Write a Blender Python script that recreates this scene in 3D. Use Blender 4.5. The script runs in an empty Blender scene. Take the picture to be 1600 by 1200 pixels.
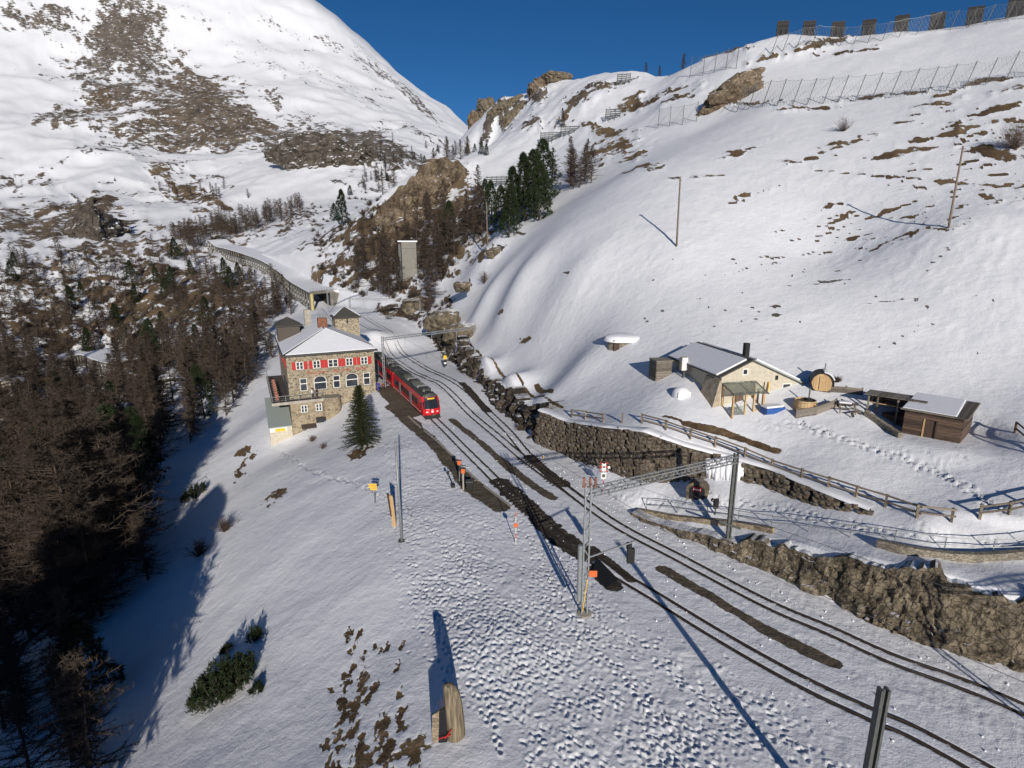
import bpy, bmesh, math, random
import numpy as np
from mathutils import Vector, Matrix
random.seed(7); rng = np.random.default_rng(7)
scene = bpy.context.scene
COL = scene.collection

# ------------------------------------------------------------------ camera
CAM_H = 25.0; PITCH = math.radians(13.7); FPX = 900.0
SP, CP = math.sin(PITCH), math.cos(PITCH)
cam_d = bpy.data.cameras.new('camera'); cam = bpy.data.objects.new('camera', cam_d); COL.objects.link(cam)
cam.location = (0, 0, CAM_H); cam.rotation_euler = (math.pi/2 - PITCH, 0, 0)
cam_d.sensor_width = 36.0; cam_d.lens = 36.0*FPX/1600.0
cam_d.clip_start = 0.5; cam_d.clip_end = 20000
scene.camera = cam

# ------------------------------------------------------------------ world, sun, exposure
SUN_EL = math.radians(17.5); SUN_AZ = (0.19, -0.98)      # plan direction towards the sun
world = bpy.data.worlds.new('World'); scene.world = world; world.use_nodes = True
wn = world.node_tree.nodes; wl = world.node_tree.links; wn.clear()
sky = wn.new('ShaderNodeTexSky'); sky.sky_type = 'NISHITA'; sky.sun_disc = False
sky.sun_elevation = SUN_EL; sky.sun_rotation = math.atan2(SUN_AZ[0], SUN_AZ[1])
sky.altitude = 2900; sky.air_density = 0.8; sky.dust_density = 0.0; sky.ozone_density = 3.5
hue = wn.new('ShaderNodeHueSaturation'); hue.inputs['Saturation'].default_value = 1.2
bgn = wn.new('ShaderNodeBackground'); bgn.inputs['Strength'].default_value = 0.06
wo = wn.new('ShaderNodeOutputWorld')
wl.new(sky.outputs[0], hue.inputs['Color']); wl.new(hue.outputs[0], bgn.inputs['Color']); wl.new(bgn.outputs[0], wo.inputs['Surface'])
sun_d = bpy.data.lights.new('sun', 'SUN'); sun = bpy.data.objects.new('sun', sun_d); COL.objects.link(sun)
sun_d.energy = 4.0; sun_d.angle = math.radians(0.5); sun_d.color = (1.0, 0.93, 0.84)
_n = math.hypot(*SUN_AZ)
sdir = Vector((SUN_AZ[0]/_n*math.cos(SUN_EL), SUN_AZ[1]/_n*math.cos(SUN_EL), math.sin(SUN_EL)))
sun.rotation_euler = sdir.to_track_quat('Z', 'Y').to_euler()
sun.location = (20, -60, 60)
vs = scene.view_settings
vs.view_transform = 'Standard'; vs.look = 'None'; vs.gamma = 1.0; vs.use_curve_mapping = False
vs.exposure = 0.18
scene.cycles.use_denoising = True
scene.cycles.max_bounces = 6

# ------------------------------------------------------------------ survey helpers (photo point -> place on the ground)
def ray(px, py):
    u = (px-800.0)/FPX; v = (py-600.0)/FPX
    return np.array([u, CP - v*SP, -SP - v*CP])
def at_s(px, py, s):
    d = ray(px, py); return (d[0]*s, d[1]*s, CAM_H + d[2]*s)
def at_z(px, py, z):
    d = ray(px, py); s = (z-CAM_H)/d[2]; return (d[0]*s, d[1]*s, z)

# ------------------------------------------------------------------ noise
def _hash(ix, iy, seed):
    h = (ix.astype(np.int64)*374761393 + iy.astype(np.int64)*668265263 + seed*982451653) & 0xFFFFFFFF
    h = ((h ^ (h >> 13))*1274126177) & 0xFFFFFFFF
    h = h ^ (h >> 16)
    return (h & 0xFFFFFF)/float(0xFFFFFF)
def vnoise(x, y, seed=0):
    x = np.asarray(x, float); y = np.asarray(y, float)
    ix = np.floor(x); iy = np.floor(y); fx = x-ix; fy = y-iy
    fx = fx*fx*fx*(fx*(fx*6-15)+10); fy = fy*fy*fy*(fy*(fy*6-15)+10)
    ix = ix.astype(np.int64); iy = iy.astype(np.int64)
    a = _hash(ix, iy, seed); b = _hash(ix+1, iy, seed); c = _hash(ix, iy+1, seed); d = _hash(ix+1, iy+1, seed)
    return (a+(b-a)*fx)*(1-fy) + (c+(d-c)*fx)*fy
def fbm(x, y, oct=4, seed=0, gain=0.5):
    t = 0; a = 1; n = 0
    for o in range(oct):
        t = t + a*(vnoise(x*2**o + 17.3*o, y*2**o - 9.1*o, seed+o)*2-1); n += a; a *= gain
    return t/n
def ridged(x, y, oct=4, seed=0):
    t = 0; a = 1; n = 0
    for o in range(oct):
        t = t + a*(1-np.abs(vnoise(x*2**o + 5.3*o, y*2**o + 3.7*o, seed+o)*2-1)*2); n += a; a *= 0.5
    return t/n
def sstep(a, b, x):
    t = np.clip((x-a)/(b-a), 0, 1); return t*t*(3-2*t)

# ------------------------------------------------------------------ lie of the land
Zp = lambda l: [at_z(*p) for p in l]
Sp = lambda l: [at_s(*p) for p in l]
FAR = Sp([(120,570,250),(0,480,290),(0,590,230),(0,400,350),(100,330,500),(100,200,850),(100,100,1150),(0,-45,1400),(0,220,800),
          (300,320,600),(300,250,800),(300,120,1200),(300,-45,1500),(400,330,520),(500,335,430),(480,262,600),(500,150,1100),
          (400,180,950),(400,60,1350),(150,-45,1420),
          (478,-10,1550),(545,40,1570),(600,90,1590),(660,148,1600),(722,197,1600),(620,235,800),(690,222,900),(640,180,1250),(560,110,1350),
          (-300,500,240),(-300,330,500),(-300,0,1300),(-300,620,190),(-700,300,600),(200,430,320),(200,360,450)])
FAR += [(-40,2300,150),(-500,2500,480),(-1500,2300,700),(-2500,1500,800),(300,1500,100),(300,800,60),(800,800,60),(1200,0,150),
        (-300,0,-40),(-190,-60,-15),(-600,-300,-60),(0,-600,-30),(600,-600,40),(-1500,0,50),(1500,1500,100),(60,620,60),(0,760,95),(-80,700,110)]
TPTS = Zp([(1600,1050,0),(1600,1190,0),(1290,1110,0),(1290,985,0),(1050,970,0),(1140,880,0),(900,870,0),(960,800,0),(760,745,0),
           (850,740,0),(672,650,0),(760,665,0),(700,575,0),(760,640,0),(830,700,0),(610,545,0),(640,590,0),
           (640,700,0),(700,800,0),(628,845,-.7),(760,1000,0),(850,1190,0),(700,1155,-.5),(650,1000,-1.1),(590,760,-1.0),(900,1000,0),(1000,1150,0),
           (600,700,-.6),(565,695,-1.5),(530,700,-3.0),(470,695,-6.3),(610,625,0),(640,650,0),(590,612,0),(432,676,-5.8),(520,690,-3.6),
           (300,775,-12.9),(420,740,-7),(500,760,-3.4),(500,900,-3.4),(400,900,-6.5),(300,900,-11),(520,1100,-3),(350,1080,-7),
           (220,1100,-12),(100,1150,-18.5),(100,950,-20),(30,850,-28),(150,750,-24),(215,760,-18),(330,700,-13),(380,600,-8),(400,530,-3),
           (100,650,-30),(0,700,-33),(300,600,-15),(300,520,-7),(420,650,-5.5),(600,900,-1.2)])
TPTS += Sp([(590,520,142),(556,503,170),(640,520,152),(505,480,214),(478,476,222),(450,447,255),(430,470,240),(400,422,300),(370,405,335),(348,398,360),(300,450,280),(300,390,360),(400,480,235)])
TPTS += [(-32,-62,10),(-70,-65,12),(-110,-60,10),(-60,-110,25),(-8,5,-1.5),(8,5,0),(24,5,0),(-22,8,-7),(-40,10,-15),(-60,-10,-20),(0,-40,0),(30,-30,0),(-20,-25,-5),(45,20,0),(40,5,0)]  # the first few points lift an unseen rise added to shade the near wood
UPTS = Sp([(1150,655,58),(1060,600,64),(1250,620,59),(1300,650,55.5),(1420,690,50.5),(1500,700,49),(1600,720,45),(1300,740,48.5),(1150,690,55.5),
           (1550,600,57),(1350,560,64),(980,525,80),(900,560,81),(800,540,90),(850,600,80),(750,520,103),(700,490,125),
           (1057,385,92),(900,420,100),(800,440,115),(750,460,130),(1200,480,75),(1482,355,77),(1600,450,65),(1300,400,86),
           (850,340,150),(900,290,160),(1000,265,130),(1300,265,105),(1590,280,85),(760,385,150),(680,420,175),
           (1100,200,165),(1200,170,150),(1350,155,138),(1590,105,125),(1300,80,180),(1450,60,167),(1600,24,165),(1500,42,168),(1400,54,174),(1300,60,187),(1215,57,200),(1100,90,225),
           (1000,107,265),(945,112,290),(860,117,320),(790,152,345),(738,195,375),(850,230,240),(780,215,320),(950,210,215),(1000,160,225),(745,252,290),
           (690,252,262),(600,300,250),(640,350,225),(560,330,280),(520,400,240),(560,430,215),(600,460,190),(640,445,185),(450,372,330),(400,384,350),
           (640,490,150),(545,470,205),(600,495,150)])
UPTS += Zp([(1365,800,5),(1450,815,5.6),(1600,800,6.5)])
UPTS += [(170,240,72),(110,300,66),(40,420,60),(-10,470,55),(-60,400,50),(240,190,95),(60,32,10),(66,60,19.5),(100,60,34),(130,100,58),(60,0,8),(44,24,7),(160,140,80),
         (35,15,5),(35,-20,4),(80,-40,20)]
SH = [TPTS[-1]]
PPTS = Zp([(940,768,.1),(1000,775,1.0),(1100,780,2.4),(1190,775,3.3),(1290,800,4.2),(1400,832,4.6),(1600,848,5.2),(1500,868,4.3),
           (835,690,.1),(880,706,.5),(940,742,1.1),(1365,802,5),(1450,815,5.6),(1600,800,6.5)])
PPTS += [(60,30,9),(44,20,4.6),(35,10,4),(60,0,8),(80,-40,20),(35,-20,4),(100,60,30)]
# the foot of the upper cutting and retaining wall, from the near right to the far end of the station (land rises on its right)
def over(p, py, back=0.0):
    """height above foot p at which a face standing there reaches photo row py"""
    d = ray(800, py); return CAM_H + (p[1]+back)*d[2]/d[1]
WALL_FOOT = Zp([(1365,803,5),(1290,793,4.3),(1190,764,3.4),(1130,757,2.9),(1060,752,2.5),(1000,750,1.9),(940,733,1.2),(880,706,.5),(838,692,.1)])
WALL_TOP = [over(p, y, .4) for p, y in zip(WALL_FOOT, (797,771,729,713,694,673,666,657,640))]
CUT_FOOT = WALL_FOOT + Zp([(800,655,0),(760,620,0)]) + Sp([(705,563,125),(676,532,146),(640,512,165),(600,498,180),(560,484,198),(520,474,216),(489,452,235),(450,424,268),(400,400,310),(360,386,352)])
UPPER = [(60.0, 22.0)] + [(p[0], p[1]) for p in CUT_FOOT] + [(-215.0, 400.0), (-200.0, 520.0), (-60.0, 640.0), (100, 800)]
UPPER = UPPER[::-1]
ROCK_FOOT = Zp([(985,806,0),(1040,830,0),(1090,850,0),(1140,872,0),(1200,895,0),(1300,945,0),(1420,1000,0),(1600,1052,0)])
LOWER = [(p[0]*1.0, p[1]) for p in Zp([(838,692,0),(880,712,0),(930,760,0),(960,790,0)])] + [(p[0], p[1]) for p in ROCK_FOOT] + [(36.0, 25.0), (34.0, -30.0)]
ROCK_TOP = [over(p, y, .9) for p, y in zip(ROCK_FOOT, (800,816,824,836,841,862,890,936))]
STA_FOOT = CUT_FOOT[8:15]; STA_TOP = [over(p, y, 1.5) for p, y in zip(STA_FOOT, (640,622,590,532,502,486,478))]
def behind(line, tops, d, flip=1):
    p = np.array([q[:2] for q in line]); t = np.gradient(p, axis=0); t /= np.linalg.norm(t, axis=1)[:, None]
    n = np.stack([t[:, 1], -t[:, 0]], 1)*flip
    return [(a[0]+b[0]*d, a[1]+b[1]*d, z) for a, b, z in zip(p, n, tops)]
_sf = np.column_stack([np.array(STA_FOOT), STA_TOP]); _L = np.concatenate([[0], np.cumsum(np.linalg.norm(np.diff(_sf[:, :2], axis=0), axis=1))])
_sd = np.column_stack([np.interp(np.arange(2, _L[-1], 3.5), _L, _sf[:, i]) for i in range(4)])
UPTS += behind(WALL_FOOT, WALL_TOP, 1.0) + behind([tuple(q[:3]) for q in _sd], [q[3]-.35 for q in _sd], 2.2) + behind([tuple(q[:3]) for q in _sd], [q[3]+1.6 for q in _sd], 6.0)
PPTS += behind(ROCK_FOOT, ROCK_TOP, 1.6, -1)
class Surf:
    def __init__(self, pts, c, lam=0.15):
        p = np.array(pts, float); self.xy = p[:, :2]; self.c = c
        d = np.sqrt(((self.xy[:, None]-self.xy[None])**2).sum(-1) + c*c)
        n = len(p); A = np.zeros((n+3, n+3)); A[:n, :n] = d - np.eye(n)*lam
        A[:n, n] = 1; A[n, :n] = 1; A[:n, n+1:n+3] = self.xy/500; A[n+1:n+3, :n] = (self.xy/500).T
        self.w = np.linalg.solve(A, np.concatenate([p[:, 2], np.zeros(3)]))
    def __call__(self, x, y):
        out = self.w[-3] + self.w[-2]*x/500 + self.w[-1]*y/500
        for i in range(len(self.xy)):
            out = out + self.w[i]*np.sqrt((x-self.xy[i, 0])**2 + (y-self.xy[i, 1])**2 + self.c**2)
        return out
def sdist(poly, x, y):
    """signed distance to an open polyline, + on its right-hand side"""
    best = np.full(np.shape(x), 1e18); sg = np.ones(np.shape(x)); n = len(poly)
    for i in range(n-1):
        ax, ay = poly[i]; bx, by = poly[i+1]; dx, dy = bx-ax, by-ay; L = dx*dx+dy*dy
        t = ((x-ax)*dx+(y-ay)*dy)/L
        lo = -1e9 if i == 0 else 0.0; hi = 1e9 if i == n-2 else 1.0
        t = np.clip(t, lo, hi)
        qx = x-(ax+t*dx); qy = y-(ay+t*dy); d = qx*qx+qy*qy
        cr = qx*dy-qy*dx
        m = d < best - 1e-9
        best = np.where(m, d, best); sg = np.where(m, np.where(cr > 0, 1.0, -1.0), sg)
    return np.sqrt(best)*sg
ST = Surf(TPTS+FAR, 2.0); SU = Surf(UPTS+FAR, 4.0, 0.7); SPB = Surf(PPTS, 1.0)
PADS = [(38.0,48.6,8.3,3.0,6.0)]
def H0(x, y):
    x = np.asarray(x, float); y = np.asarray(y, float)
    h = ST(x, y)
    near = (np.hypot(x-20, y-40) < 75)
    dl = sdist(LOWER, x, y); du = sdist(UPPER, x, y)
    # the right-hand side of LOWER lies towards -y; land rises on its left
    ml = sstep(0.25, 1.3, -dl)*near*(y < 71.5)*(x > 2.0)
    h = h + (SPB(x, y)-h)*ml
    mu = sstep(0.2, 1.0 + 1.2*(y > 71), -du)
    h = h + (SU(x, y)-h)*mu
    for px_, py_, z_, r0, r1 in PADS:
        w = sstep(r1, r0, np.hypot(x-px_, y-py_)); h = h + (z_-h)*w
    return h
# ------------------------------------------------------------------ tracks in plan
def catmull(pts, step=0.5):
    p = np.array(pts, float); out = []
    p = np.vstack([2*p[0]-p[1], p, 2*p[-1]-p[-2]])
    for i in range(1, len(p)-2):
        n = max(2, int(np.linalg.norm(p[i+1]-p[i])/step))
        for t in np.arange(n)/n:
            a, b, c, d = p[i-1], p[i], p[i+1], p[i+2]
            out.append(0.5*((2*b)+(-a+c)*t+(2*a-5*b+4*c-d)*t*t+(-a+3*b-3*c+d)*t**3))
    out.append(p[-2]); return np.array(out)
def gxy(l, z=0.0): return [at_z(px, py, z)[:2] for px, py in l]
T1 = catmull([(31.5,11.5)] + gxy([(1500,1182),(1362,1116),(1280,1078),(1200,1036),(1110,984),(1022,930),(968,898),(900,856),(850,818),(800,775),(760,735),(720,697),(672,648)]) + [(-24.3,108.5),(-38.8,140),(-55.5,178),(-71,215),(-92,248),(-125,300),(-168,352)])
T2 = catmull([(37.5,15.5)] + gxy([(1600,1107),(1400,1031),(1300,986),(1200,943),(1060,870),(960,817),(875,757),(815,713),(752,660),(690,607)]) + [(-17,108),(-31.5,140),(-50.5,180)])
T3 = catmull(gxy([(920,790),(872,752),(825,710),(788,668),(742,625)]) + [(-13.4,108),(-28,140),(-47,180)])
def offset(c, d):
    t = np.gradient(c, axis=0); t /= np.linalg.norm(t, axis=1)[:, None]
    return c + np.stack([t[:, 1], -t[:, 0]], 1)*d
def pdist(c, x, y):
    """unsigned distance to a densely sampled curve (only evaluated near it)"""
    out = np.full(x.shape, 99.0)
    b = (x > c[:, 0].min()-6) & (x < c[:, 0].max()+6) & (y > c[:, 1].min()-6) & (y < c[:, 1].max()+6)
    xi, yi = x[b], y[b]; best = np.full(xi.shape, 1e9)
    for i in range(len(c)-1):
        ax, ay = c[i]; dx, dy = c[i+1]-c[i]; L = dx*dx+dy*dy+1e-9
        m = (np.abs(xi-ax) < 8) & (np.abs(yi-ay) < 8)
        if not m.any(): continue
        t = np.clip(((xi[m]-ax)*dx+(yi[m]-ay)*dy)/L, 0, 1)
        d = (xi[m]-ax-t*dx)**2+(yi[m]-ay-t*dy)**2
        best[m] = np.minimum(best[m], d)
    out[b] = np.minimum(np.sqrt(best), 99); return out

# ------------------------------------------------------------------ terrain sheet: a polar net, dense where one looks
az = np.radians(np.concatenate([np.linspace(-50, 50, 660), np.linspace(50, 310, 66)[1:-1]]))
rr = [6.0]
while rr[-1] < 2700:
    r = rr[-1]; rr.append(r*(1+(0.06 if r < 16 else 0.006 if r < 21 else 0.0036 if r < 62 else 0.0058 if r < 110 else 0.008 if r < 420 else 0.012 if r < 600 else 0.0075 if r < 1750 else 0.05)))
rr = np.array(rr)
AZ, RR = np.meshgrid(az, rr)
X = RR*np.sin(AZ); Y = RR*np.cos(AZ); shp = X.shape; X = X.ravel(); Y = Y.ravel()
Zt = H0(X, Y)
nr, na = shp; Z0 = Zt.reshape(shp).copy()
def sample(grid, x, y):
    x = np.asarray(x, float); y = np.asarray(y, float); r = np.maximum(np.hypot(x, y), rr[0]+1e-6); a = np.arctan2(x, y); a = np.where(a < az[0], a+2*math.pi, a)
    i = np.clip(np.searchsorted(rr, r)-1, 0, nr-2); j = np.clip(np.searchsorted(az, a)-1, 0, na-2)
    t = np.clip((r-rr[i])/(rr[i+1]-rr[i]), 0, 1); u = np.clip((a-az[j])/(az[j+1]-az[j]), 0, 1)
    return (grid[i, j]*(1-u)+grid[i, j+1]*u)*(1-t)+(grid[i+1, j]*(1-u)+grid[i+1, j+1]*u)*t
def caster(px, py, smin=10, smax=2600, n=1500):
    """where a sight line meets the land"""
    d = ray(px, py); s = np.exp(np.linspace(np.log(smin), np.log(smax), n))
    h = sample(Z0, d[0]*s, d[1]*s); k = CAM_H + d[2]*s < h
    if not k.any(): return None
    i = int(np.argmax(k)); a = s[max(i-1, 0)]; b = s[i]; m = np.linspace(a, b, 40); k = CAM_H + d[2]*m < sample(Z0, d[0]*m, d[1]*m)
    b = m[int(np.argmax(k))] if k.any() else b
    return np.array([d[0]*b, d[1]*b, CAM_H + d[2]*b])
_gc = {}
def G(px, py):
    if (px, py) not in _gc: _gc[(px, py)] = caster(px, py)
    return _gc[(px, py)]
NB = np.zeros(X.size); KIND = np.zeros(X.size); BARE = np.zeros(X.size)
near = (RR.ravel() < 200)
dtr = np.full(X.size, 99.0)
for c in (T1, T2, T3): dtr = np.minimum(dtr, pdist(c, X, Y))
bed = sstep(4.5, 1.2, dtr)
# keep the track bed true to its grade
R = RR.ravel()
und = fbm(X/9, Y/9, 3, 11)*0.16 + fbm(X/2.2, Y/2.2, 2, 21)*0.035
Zt = Zt + und*(1-bed)*sstep(10, 25, R)
hill = sstep(120, 300, R)
Zt = Zt + hill*(fbm(X/38, Y/38, 4, 31)*3.2 + fbm(X/7, Y/7, 2, 35)*0.5)*(1-bed)*(1-0.55*sstep(0, 20, X)*(1-sstep(190, 260, R)))
far = sstep(450, 900, R)
Zt = Zt + far*(ridged(X/330+3, Y/330, 4, 41)*20 + fbm(X/70, Y/70, 3, 43)*3.5)
# trodden snow between the track and the brow of the slope, and beside the path
brow = np.array(gxy([(640,690),(660,760),(655,850),(680,930),(740,1010),(760,1090),(800,1200)]))
def inpoly(poly, x, y):
    r = np.zeros(x.shape, bool); n = len(poly); j = n-1
    for i in range(n):
        xi, yi = poly[i]; xj, yj = poly[j]
        c = ((yi > y) != (yj > y)) & (x < (xj-xi)*(y-yi)/(yj-yi+1e-12)+xi); r ^= c; j = i
    return r
def near_line(c, x, y, w): return sstep(w, w*0.45, pdist(np.array(c), x, y))
tread_pl = catmull(gxy([(610,640),(650,700),(675,780),(720,880),(800,980),(900,1090),(980,1180)]), 1.0)
tread2 = catmull(gxy([(800,800),(900,960),(1060,1060),(1250,1150)]), 1.0)
w1 = pdist(tread_pl, X, Y)
wtr = np.maximum(sstep(6.5, 2.5, w1), 0.55*sstep(4.0, 1.5, pdist(tread2, X, Y)))
footpath = near_line(catmull(gxy([(440,700),(470,730),(540,752),(600,765)], -2.5), 1.0), X, Y, 0.9)
hutpath = near_line([tuple(G(*q)[:2]) for q in [(1240,655),(1330,690),(1420,720),(1500,755),(1560,800)]], X, Y, 1.1)
plat_tread = 0.5*sstep(3.0, 1.0, np.minimum(pdist(offset(T2, 1.9), X, Y), pdist(offset(T2, -1.9), X, Y)))
patchy = sstep(-.45, .25, fbm(X/5.5, Y/5.5, 3, 57)); tr = np.clip(np.maximum.reduce([wtr*(.6+.4*patchy), footpath, hutpath, plat_tread]), 0, 1)
wx = X+fbm(X/1.1, Y/1.1, 2, 58)*.5; wy = Y+fbm(X/1.3+7, Y/1.3, 2, 59)*.5; fp = np.maximum(vnoise(wx/0.26, wy/0.40, 51), vnoise(wx/0.42+9, wy/0.27+4, 52))
fp2 = vnoise(X/0.95, Y/0.95, 53)
dent = -(sstep(0.60, 0.80, fp))*0.14*(0.3+.9*fp2) + (vnoise(X/0.24, Y/0.24, 55)-0.5)*0.07
Zt = Zt + np.where(R < 130, tr*dent*.42*(1-0.8*sstep(1.3, 0.8, dtr)), 0)
# single boot prints stamped into the sheet
PZ = np.zeros(shp); Xg, Yg = X.reshape(shp), Y.reshape(shp); prints = []
rp = np.random.default_rng(77); TRg = (wtr*(.15+.85*patchy)).reshape(shp)
cand = np.stack([rp.uniform(-22, 34, 64000), rp.uniform(20, 85, 64000)], 1)
keep = rp.random(64000) < sample(TRg, cand[:, 0], cand[:, 1])*.8
for c_, a_ in zip(cand[keep], rp.normal(1.9, .5, keep.sum())): prints.append((c_[0], c_[1], a_, rp.uniform(.025, .085)))
def trail(pts, side=.16, step=.55, depth=.16, wob=.15):
    c = catmull(pts, step)
    for i in range(len(c)-1):
        t = c[i+1]-c[i]; a = math.atan2(t[1], t[0]); sg = 1 if i % 2 else -1
        prints.append((c[i, 0]-math.sin(a)*side*sg+rp.normal(0, wob), c[i, 1]+math.cos(a)*side*sg+rp.normal(0, wob), a, depth))
gp = lambda l: [tuple(G(*q)[:2]) for q in l]
for k_ in range(3): trail(gp([(438,698),(455,715),(480,732),(520,746),(560,756),(590,772)]), .12, .35, .2, .12)
trail(gp([(590,772),(640,800),(700,860),(800,960)])); trail(gp([(600,700),(620,740),(600,780)])); trail(gp([(640,870),(680,960),(740,1060),(790,1190)])); trail(gp([(820,830),(880,940),(960,1050),(1100,1180)])); trail(gp([(1010,1010),(1080,1080),(1200,1150),(1300,1200)]))
for k_ in range(3): trail(gp([(1240,655),(1330,690),(1420,720),(1500,755),(1560,800)]), .15, .4, .16, .25)
trail(gp([(1500,715),(1470,720),(1400,700)]), .2, .4, .15, .3); trail(gp([(1180,665),(1240,668),(1300,672)]), .2, .4, .15, .3); trail(gp([(950,775),(1010,780),(1100,784),(1200,790),(1300,812),(1400,836),(1500,846),(1600,850)]), .2, .45, .12, .2); trail(gp([(960,780),(1050,783),(1150,786),(1250,806),(1350,828),(1500,842)]), .2, .45, .12, .2)
for x_, y_, a_, d_ in prints:
    r_ = math.hypot(x_, y_); t_ = math.atan2(x_, y_); i0 = int(np.searchsorted(rr, r_)); j0 = int(np.searchsorted(az, t_)); 
    di = int(.5/max(rr[min(i0, nr-2)+1]-rr[min(i0, nr-2)], .02))+2; dj = int(.5/(r_*.00264))+2
    sl = (slice(max(i0-di, 0), i0+di), slice(max(j0-dj, 0), j0+dj)); dx = Xg[sl]-x_; dy = Yg[sl]-y_
    u_ = dx*math.cos(a_)+dy*math.sin(a_); v_ = -dx*math.sin(a_)+dy*math.cos(a_); q_ = np.sqrt((u_/.175)**2+(v_/.11)**2)
    PZ[sl] += -d_*sstep(1.15, .55, q_)+d_*.38*np.exp(-((q_-1.5)/.35)**2)
Zt = Zt + np.clip(PZ, -.22, .10).ravel()*(1-0.9*sstep(1.25, 0.85, dtr))
# wind crust on the hillside
crust = sstep(-0.1, 0.5, fbm(X/14, Y/14, 2, 61))*sstep(0, 8, X)
wr = fbm((X*0.9+Y*0.3)/1.6, (Y*0.9-X*0.3)/0.8, 3, 63)
Zt = Zt + np.where((R < 160) & (R > 30), crust*(1-bed)*(1-tr)*np.maximum(wr, 0)*0.16, 0)
# rail grooves
groove = np.zeros(X.size)
for c in (T1, T2, T3):
    for s in (-.5, .5):
        groove = np.maximum(groove, sstep(0.19, 0.08, pdist(offset(c, s), X, Y)))
Zt = Zt - 0.07*groove*(R < 130) - 0.02*bed

# ---- bare ground: photo spots carried on to the land (centre, half width, half height, tilt, strength, kind 0 turf 0.5 rock 1 grit)
def ell(px, py, rx, ry, ang=0, st=1.0, kind=0.0, nz=1.0):
    a = math.radians(ang); c = G(px, py); 
    if c is None: return
    e1 = G(px+rx*math.cos(a), py-rx*math.sin(a)); e2 = G(px+ry*math.sin(a), py+ry*math.cos(a))
    if e1 is None or np.linalg.norm(e1-c) > 5*np.linalg.norm(c)*rx/900: e1 = None
    if e2 is None or np.linalg.norm(e2-c) > 14*np.linalg.norm(c)*ry/900: e2 = None
    rng_ = np.linalg.norm(c-np.array([0, 0, CAM_H]))
    e1 = e1[:2]-c[:2] if e1 is not None else np.array([rx*rng_/900, 0])
    e2 = e2[:2]-c[:2] if e2 is not None else np.array([0, -1.8*ry*rng_/900])
    M = np.array([e1, e2]).T
    if abs(np.linalg.det(M)) < 1e-6: return
    W = np.linalg.inv(M); ext = (np.abs(e1)+np.abs(e2))*1.7
    b = (np.abs(X-c[0]) < ext[0]) & (np.abs(Y-c[1]) < ext[1])
    if not b.any(): return
    x = X[b]-c[0]; y = Y[b]-c[1]; u = W[0, 0]*x+W[0, 1]*y; v = W[1, 0]*x+W[1, 1]*y
    r = np.hypot(u, v); sd = int(px*7+py) % 1000
    n = fbm(u*2.6, v*2.6, 4, sd)*0.75*nz + fbm(X[b]/(rng_*0.012), Y[b]/(rng_*0.012), 3, sd+5)*0.45*nz
    n = n + (ridged(u*1.6+3, v*5.0, 3, sd+9)*.45*nz if rng_ > 150 else 0)
    if 55 < rng_ < 260 and px > 1000 and ry > 4: v = v*1.7; n = n*1.25; r = np.hypot(u, v)
    m = np.clip((1.15-r)*1.0 + n, 0, 1)*st*sstep(1.6, 1.2, r)
    if rng_ > 150: m = m*(.62+.58*vnoise(u*9+3, v*16, sd+21))*(.75+.4*vnoise(u*22, v*34+5, sd+22))
    old = BARE[b]; KIND[b] = np.where(m > old, kind, KIND[b]); BARE[b] = np.maximum(old, m)
def band(pts, hw, st=1.0, kind=1.0, z=None, nz=0.5):
    c = catmull(pts if z == 'xy' else [at_z(p[0], p[1], z)[:2] if z is not None else G(*p)[:2] for p in pts], 1.0)
    d = pdist(c, X, Y); b = d < hw*2+1
    n = (fbm(X[b]/1.6, Y[b]/1.6, 4, 77)*.9+fbm(X[b]/.5, Y[b]/.5, 3, 79)*.7)*nz*0.9
    hv = hw*(1+.35*fbm(X[b]/4.5, Y[b]/4.5, 2, 78)*min(1, nz*2)); m = np.clip(0.5+(hv-d[b])/(0.45*hw)+n, 0, 1)*st*sstep(hw*2+1, hw*1.5, d[b])
    old = BARE[b]; KIND[b] = np.where(m > old, kind, KIND[b]); BARE[b] = np.maximum(old, m)
# platforms and bare track
for k_ in range(110):
    r_ = random.Random(900+k_); f_ = r_.random()**.6; ell(1130+470*f_, r_.uniform(400-230*f_, 430-90*f_), r_.uniform(8, 26), r_.uniform(1.2, 2.3), r_.uniform(3, 18), .92, .12, 1.1)
for k_ in range(44):
    r_ = random.Random(1300+k_); ell(r_.uniform(1400, 1600), r_.uniform(120, 310), r_.uniform(10, 32), r_.uniform(1.4, 2.8), r_.uniform(6, 20), .95, .1, 1.1)
for k_ in range(70):
    r_ = random.Random(1500+k_); ell(r_.uniform(60, 640), r_.uniform(15, 330), r_.uniform(6, 22), r_.uniform(1.2, 3), r_.uniform(-32, 25), .9, .5, 1.2)
for k_ in range(70):
    r_ = random.Random(700+k_); ell(r_.uniform(1000, 1600), r_.uniform(400, 560), r_.uniform(3, 7), r_.uniform(1.2, 2.2), r_.uniform(-3, 12), .85, .5, 1.0)
band([(612,632),(652,668),(690,708),(738,760),(785,795)], 1.0, 1, 0.92, 0, .5)
band([(600,606),(618,622),(640,648)], 1.6, 1, 0.92, 0, .3)
band([(705,655),(760,700),(815,745),(862,778)], 0.52, 1, 0.85, 0, .8)
band([(782,752),(815,785),(850,822)], 1.0, 1, 1.0, 0, .8)
band([(815,790),(870,835),(915,868)], 1.0, .9, 1.0, 0, .9)
band([(826,712),(850,733),(880,757)], 0.65, 1, 1.0, 0, .9)
band([(722,605),(742,624),(762,642)], 0.6, 1, 1.0, 0, .6)
band([(1035,888),(1105,928),(1200,985),(1300,1034)], 0.46, 1, 0.85, 0, .9)
band([(925,856),(985,905)], 0.35, .9, 1.0, 0, .8)
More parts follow.
